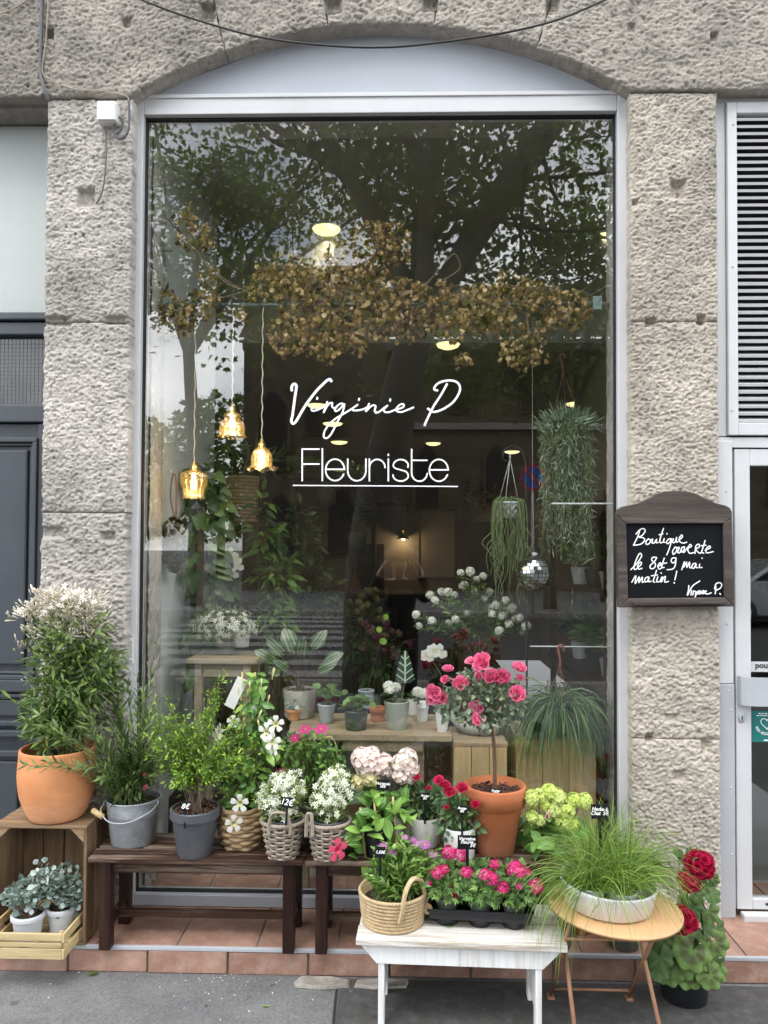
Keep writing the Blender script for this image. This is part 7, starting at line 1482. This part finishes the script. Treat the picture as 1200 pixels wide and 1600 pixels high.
for i, (x, y) in enumerate(cups):
    R_ = rotz(trz); p = tp + R_ @ np.array([x, y, .036]); q = thing('verbena_pot', 'magenta ' + labs[i], 'potted plant', p, 'verbenas in the tray'); rng = np.random.default_rng(60 + i)
    part('pot', lathe(pot_prof(.030, .041, .050, .003, .003, .014), 28), M_greenplastic, q, 'auto'); soil(q, .037, .042)
    pos, d = in_dome(rng, 190, (0, -.005, .072), (.064, .058, .045), .5, -.45); scatter('foliage', vleaf, pos, jitter(rng, d * (1, 1, .5) + (0, -.2, .1), .4), jitter(rng, d * .4 + (0, -.4, .8), .3), rng.uniform(.026, .042, len(pos)), L_verb, q, rng); stems(q, [np.array([(0, 0, .04), e]) for e in pos[::8]], .0015)
    for (a, b, s) in blo[i]:
        yy = p[1] - .03; me = mesh_of(cluster_ball(pet5, 20, .85, .36, rng, .0, (1, 1, .5), .35, .16), 'flower', [P_verb], True); c = onY(a, b, yy) - p; pieces('flower', me, [c], [(1, 0, 0)], [norm((rng.normal(0, .2), -.5, .8))], [mm(s, yy)], q); stems(q, [np.array([(0, 0, .06), c * (.7, .7, .8), c])], .0014)
tg_ = tp + rotz(trz) @ np.array([.125, .10, .035]); q = thing('price_sign', 'black price sign standing in the verbena tray', 'price sign', tg_)
pt = onY(741, 1326, tg_[1]) - tg_; part('stick', box(-.005, .005, -.002, .002, 0, pt[2] + .01), M_slate, q); bdp = part('board', box(-.033, .033, -.0035, -.0021, pt[2] - .002, pt[2] + .046), M_slate, q, bevel=.002)
flat_text('Verveine\nFleurie\n         5€', .0155, -.002, -.0048, pt[2] + .023, M_chalk, bdp, 'handwriting', shear=.25, space=.72, offset=.0003)

# --- round folding table
Yt = 2.50; ZTb = .392; p = onZ(960, 1414, ZTb); Yt = float(p[1]); R = mm(99, Yt); print('table', p, R)
t = thing('folding_table', 'small round peach topped folding table with rusty metal legs', 'table', (p[0], p[1], 0))
top_ = lathe([(1e-5, -.006), (R - .004, -.006), (R, -.012), (R + .001, -.002), (R - .003, .0), (1e-5, .0)], 64, False).xf((0, 0, ZTb), rotx(0) @ roty(.035)); part('table_top', top_, M_tabletop, t, True)
lx = [hx(878, 1470, Yt) - p[0], hx(1008, 1470, Yt) - p[0]]; zT = ZTb - .018
for s, x in ((-1, lx[0]), (1, lx[1])):
    zt_ = zT - .035 * x - .004
    part('leg', tube([(x - .012 * s, .12, zt_), (x + .02, -.13, .012)], .0068, 8), M_metalrust, t, True); part('leg', tube([(x + .004, -.10, zt_), (x - .006, .16, .012)], .0068, 8), M_metalrust, t, True)
    for e in ((x + .02, -.13), (x - .006, .16)): part('foot', box(e[0] - .012, e[0] + .012, e[1] - .018, e[1] + .012, 0, .012), M_metalrust, t, bevel=.003)
part('cross_bar', tube([(lx[0] - .004, .135, .045), (lx[1] - .004, .135, .045)], .005, 6), M_metalrust, t, True); part('cross_bar', tube([(lx[0] - .0, -.075, zT - .055), (lx[1] + .0, -.075, zT - .055)], .005, 6), M_metalrust, t, True)
# bowl with cat grass
bc = onZ(952, 1408, ZTb + .012); p = np.array([bc[0] - .006, bc[1], ZTb + .0035]); t = thing('cat_grass_bowl', 'white bowl planted with long fine green cat grass', 'potted plant', p); rng = np.random.default_rng(70); TR = roty(.035)
rb = mm(70, Yt); part('bowl', lathe([(1e-5, .0), (rb * .86, .0), (rb * .93, .006), (rb * 1.03, .070), (rb * 1.04, .078), (rb * 1.0, .078), (rb * .9, .012), (1e-5, .010)], 56, False).xf(rot=TR), M_enamel, t, True)
pts = [(-.062, -.035), (.03, -.055), (.075, .03), (-.01, .055)]
for x, y in pts: part('inner_pot', lathe(pot_prof(.036, .045, .058, .003), 24).xf((x, y, .0125), None).xf(rot=TR), M_potwhite, t, 'auto'); part('soil', lathe([(1e-5, .004), (.041, 0)], 16, False).xf((x, y, .058)).xf(rot=TR), M_soil, t, True)
P = []
for x, y in pts:
    for k in range(330):
        a = rng.random() * 6.28; el = rng.normal(1.2, .26); r = .03 * math.sqrt(rng.random()); L_ = rng.uniform(.14, .30); d = np.array([math.cos(a) * math.cos(el) + .05, math.sin(a) * math.cos(el) * .9, abs(math.sin(el))])
        P.append(stem_path((x + r * math.cos(a), y + r * math.sin(a), .06), d, L_ * 1.06, rng.uniform(.9, 2.5), 8, .05, rng))
for k in range(90):      # longer blades that arch out to the left and front
    a = rng.uniform(2.4, 4.2); el = rng.uniform(.5, 1.0); P.append(stem_path((-.06, -.02, .06), (math.cos(a) * math.cos(el), math.sin(a) * math.cos(el), math.sin(el)), rng.uniform(.24, .36), rng.uniform(1.8, 3), 8, .03, rng))
blades('grass', P, .0028, L_grass, t, rng)
price_tag(t, onY(937, 1279, p[1] + .03) - p, 'Herbe à\nChat  5€', .055, .046, .16, .0145, .15)
# --- olive grey pot under the table, small clay pot
p = on(975, 1490, ZS, .06); t = thing('empty_pot', 'olive grey plastic pot on the step under the table', 'pot', p); part('pot', lathe(pot_prof(.055, .078, .13, .004, .004, .02), 32), M_greenplastic, t, 'auto'); soil(t, .07, .1)
p = on(905, 1462, ZS, .05); t = thing('clay_pot', 'short reddish clay pot on the step behind the table leg', 'pot', p); part('pot', lathe(pot_prof(.05, .062, .07, .005, .004, .016), 28), M_terra2, t, 'auto'); soil(t, .054, .06); rng = np.random.default_rng(71); leafy(t, 'foliage', (0, 0, .09), (.07, .06, .04), 50, leaf_m, L_dark, .045, rng)
# --- geranium
p = on(1069, 1579, 0, .075); t = thing('geranium_pot', 'crimson geranium in black plastic pot on the pavement', 'potted plant', p); rng = np.random.default_rng(72); print('geranium', p); h = .155
part('pot', lathe(pot_prof(.074, .088, h, .003, .003, .012), 36), M_blackplastic, t, 'auto'); soil(t, .08, h - .012)
nv = 28; V = [(0, .12, 0)]; F = []
for ring, rr in ((1, .45), (2, .8), (3, 1.0)):
    for k in range(nv):
        a = math.radians(-155 + 310 * k / (nv - 1)); sc_ = 1 + (.07 * math.cos(a * 7 + .3) + .03 * math.cos(a * 17)) * (ring / 3); V.append((rr * sc_ * math.sin(a) * .62, rr * sc_ * math.cos(a) * .62 + .12, .05 * ring * (.5 + .5 * math.cos(a * 7)) * .8 - .03 * ring * ring * .35))
for k in range(nv - 1):
    F.append((0, 2 + k, 1 + k))
    for ring in (0, 1): a = 1 + ring * nv + k; F.append((a, a + 1, a + 1 + nv, a + nv))
gl = G(V, F); gl.A = (gl.V - (0, .12, 0)) * 1.6; GL = mesh_of(gl, 'leaf', L_ger, True)
spots = [(1040, 1470, 30), (1060, 1495, 36), (1085, 1480, 38), (1110, 1500, 34), (1045, 1512, 28), (1078, 1514, 32), (1106, 1520, 26), (1095, 1450, 24), (1050, 1450, 24), (1115, 1470, 26), (1030, 1490, 26), (1105, 1420, 24), (1085, 1415, 22), (1110, 1395, 20), (1100, 1380, 18), (1075, 1410, 20), (1070, 1335, 16), (1085, 1330, 14), (1112, 1372, 14), (1120, 1515, 22), (1100, 1365, 16), (1092, 1395, 20), (1118, 1445, 22), (1070, 1465, 28), (1100, 1490, 26), (1030, 1510, 24), (1060, 1330, 10)]
pos = []; dd = []; uu = []; ss = []; P = []
for px, py, r in spots:
    q = onY(px, py, p[1] + (rng.uniform(-.135, -.105) if py > 1465 else rng.uniform(-.09, .03))) - p; o = norm(np.array([q[0] * 2 + rng.normal(0, .25), -.8, .40 + rng.normal(0, .2)])); pos.append(q); uu.append(o); dd.append(norm(np.array([q[0] * 3 + rng.normal(0, .5), -.25, -.75]))); ss.append(mm(r, p[1]) * 1.2); P.append(smooth_path([(0, 0, h - .02), (q[0] * .3, q[1] * .3 + .02, max(h, q[2] * .7)), q], 4))
pieces('leaf', GL, pos, dd, uu, ss, t); stems(t, P, .003)
fh = [(1094, 1351, 20), (1076, 1376, 16), (1066, 1438, 20)]
for a, b, s in fh:
    me = mesh_of(cluster_ball(RUFF, 30, .85, .36, rng, -.4, (1, 1, .9), .55, .14), 'flower_head', [P_ger], True); q = onY(a, b, p[1] - .15) - p; pieces('flower_head', me, [q], [(1, 0, 0)], [norm((.1, -.6, .7))], [mm(s, p[1])], t); stems(t, [smooth_path([(0, 0, h), q * (.6, .6, .7), q], 4)], .003)
price_tag(t, onY(1098, 1440, p[1] - .05) - p, '5€', .03, .03, .05, .013, 1.1)

# --- litter on the pavement, broken edging stones
rng = np.random.default_rng(80)
def litter(name, px, py, s, mat, label, tpl=leaf_s, rz=0.):
    q = onZ(px, py, .002); me = mesh_of(tpl.xf((0, -.5, .12), None, 1).xf(rot=rotz(rz), sc=s), name, mat, True); o = link(name, me, None, q); tag(o, label, 'leaf' if 'leaf' in name else 'petal')
litter('fallen_leaf', 146, 1523, .042, L_fresh, 'single fallen yellow green leaf on the pavement', leaf(.5, 4, .3, .1), -.9)
litter('fallen_petal', 170, 1517, .016, P_verb, 'pink petal beside the fallen leaf', leaf(.9, 2, .3, .1), .4); litter('fallen_petal', 401, 1522, .012, P_verb, 'tiny pink petal near the broken stones', leaf(.9, 2, .3, .1), 1.0)
litter('fallen_petal', 1110, 1546, .016, P_verb, 'pink petal right of the geranium pot', leaf(.9, 2, .3, .1), 2.0); litter('fallen_leaf', 415, 1573, .03, L_mid, 'small green sprig on the pavement', leaf(.3, 4, .3, .1), 1.3); litter('fallen_leaf', 322, 1572, .014, L_mid, 'tiny leaf crumb on the pavement', leaf(.6, 2, .3, .1), .3)
litter('fallen_leaf', 425, 1540, .022, L_mid, 'narrow green leaf scrap beside the step', leaf(.25, 3, .3, .1), -.6)
n = 90; a = np.array([onZ(rng.choice([rng.normal(350, 40), rng.uniform(40, 560)]), 1512 + abs(rng.normal(0, 26)), .002) for _ in range(n)]); o = scatter('petal_crumbs', star5, a, rng.normal(0, 1, (n, 3)), np.tile((0, 0, 1.), (n, 1)), rng.uniform(.0018, .005, n), P_white); tag(o, 'scattered tiny white petal crumbs on the pavement', 'petals')
q = thing('bench_sprig', 'green leaf sprig lying on the white bench', 'leaf', onZ(697, 1447, ZW + .003)); pieces('leaf', mesh_of(leaf_l, 'leaf', L_mid, True), [(0, 0, 0)] * 4, [(1, .2, .05), (.4, .8, .05), (-.7, .5, .05), (.6, -.6, .05)], [(0, 0, 1)] * 4, [.03, .022, .02, .02], q)
for i, (pts, lab) in enumerate(((((458, 1538), (470, 1528), (520, 1530), (548, 1535), (546, 1545), (500, 1548), (462, 1544)), 'long flat broken edging stone at the foot of the step'), (((552, 1545), (556, 1534), (590, 1532), (640, 1534), (636, 1546), (585, 1548)), 'short flat broken edging stone beside the bench leg'))):
    W = np.array([onZ(a, b, .0) for a, b in pts]); W[:, 1] = np.minimum(W[:, 1], YR - .004); n = len(W); top = W + (0, 0, .013); top[:, 2] += rng.uniform(-.004, .004, n); c = W.mean(0); top[:, :2] = c[:2] + (top[:, :2] - c[:2]) * .93
    tag(part('edging_stone', G(np.vstack([W + (0, 0, .0005), top]), [tuple(range(n))[::-1], tuple(range(n, 2 * n))] + [(i_, (i_ + 1) % n, n + (i_ + 1) % n, n + i_) for i_ in range(n)]), M_stone_t, bevel=.003), lab, 'stone')
# ------------------------------------------------------------------ the photographer, standing where the picture was taken from (seen only mirrored in the glass)
per = thing('person', 'person in dark clothes raising a phone, mirrored in the glass', 'person', (-.03, -.42, 0))
def skin_obj(name, verts, edges, radii, mat, parent, root=0, sub=2):
    me = bpy.data.meshes.new(name); me.from_pydata(verts, edges, []); me.materials.append(mat); o = link(name, me, parent)
    m = o.modifiers.new('skin', 'SKIN')
    lay = me.skin_vertices[0].data if len(me.skin_vertices) else None
    if lay is not None:
        for i, r in enumerate(radii): lay[i].radius = (r, r) if not isinstance(r, tuple) else r
        lay[root].use_root = True
    m.use_smooth_shade = True; s = o.modifiers.new('sub', 'SUBSURF'); s.levels = sub; s.render_levels = sub; return o
bv = [(0, 0, .84), (0, 0, 1.0), (0, .01, 1.16), (0, .01, 1.24), (0, .03, 1.30), (0, .035, 1.37), (0, .03, 1.46),
      (-.15, .0, 1.20), (-.24, .12, 1.08), (-.14, .29, 1.33), (-.085, .34, 1.42), (.15, .0, 1.20), (.24, .12, 1.08), (.17, .29, 1.33), (.13, .34, 1.42)]
be = [(0, 1), (1, 2), (2, 3), (3, 4), (4, 5), (5, 6), (2, 7), (7, 8), (8, 9), (9, 10), (2, 11), (11, 12), (12, 13), (13, 14)]
br = [.13, .115, .13, .055, .05, .088, .07, .06, .045, .032, .025, .06, .045, .032, .025]
body = skin_obj('body', bv, be, br, M_skin, per)
cv = [(0, 0, .80), (0, 0, .95), (0, .0, 1.16), (0, .01, 1.235), (-.15, 0, 1.20), (-.24, .12, 1.08), (-.15, .27, 1.31), (.15, 0, 1.20), (.24, .12, 1.08), (.175, .27, 1.31)]
skin_obj('coat', cv, [(0, 1), (1, 2), (2, 3), (2, 4), (4, 5), (5, 6), (2, 7), (7, 8), (8, 9)], [.16, .145, .155, .075, .078, .06, .047, .078, .06, .047], M_coat, per)
skin_obj('trousers', [(0, 0, .86), (-.09, 0, .78), (-.1, .01, .45), (-.1, -.01, .09), (.09, 0, .78), (.1, .01, .45), (.1, -.01, .09)], [(0, 1), (1, 2), (2, 3), (0, 4), (4, 5), (5, 6)], [.14, .095, .07, .055, .095, .07, .055], M_coat, per)
for x in (-.1, .1): part('shoe', ball(1, 14, 8, (.045, .13, .05)).xf((x, .05, .05)), M_blackplastic, per, True)
hair = part('hair', ball(1, 20, 14, (.093, .105, .115)).xf((0, .005, 1.435)), M_darkwood, per, True)
face = [('nose', (0, .128, 1.385), (.012, .018, .02), M_skin), ('mouth', (0, .112, 1.345), (.024, .008, .006), simple('lips', (.35, .12, .1), .5)), ('eye', (-.032, .108, 1.41), (.013, .008, .007), M_dark), ('eye', (.032, .108, 1.41), (.013, .008, .007), M_dark), ('ear', (-.09, .03, 1.39), (.01, .02, .03), M_skin), ('ear', (.09, .03, 1.39), (.01, .02, .03), M_skin)]
for nm, c, s, m in face: part(nm, ball(1, 12, 8, s).xf(c), m, body, True)
for sx, s in ((-.085, 1), (.13, -1)):
    hand = part('hand', ball(1, 14, 8, (.03, .022, .045)).xf((sx, .355, 1.465)), M_skin, body, True)
    for k in range(4): part('finger', tube(smooth_path([(sx, .352, 1.452 + k * .017), (sx + s * .022, .374, 1.472 + k * .018), (sx + s * (.045 + .006 * (k % 3)), .378, 1.488 + k * .017)], 4), [.009] * 8 + [.0075], 6), M_skin, hand, True)
    part('thumb', tube(smooth_path([(sx, .345, 1.455), (sx + s * .025, .33, 1.475), (sx + s * .042, .335, 1.50)], 4), .0095, 6), M_skin, hand, True)
ph = thing('phone', 'black smartphone held up by the person', 'phone', (.03, -.052, 1.515)); part('phone_body', box(-.075, .075, -.008, .0, -.036, .036), M_blackplastic, ph, bevel=.003); part('lens', lathe([(1e-5, 0), (.012, 0), (.012, .002), (1e-5, .002)], 16, False).xf((-.05, .0, .02), rotx(-math.pi / 2)), M_greyplastic, ph)
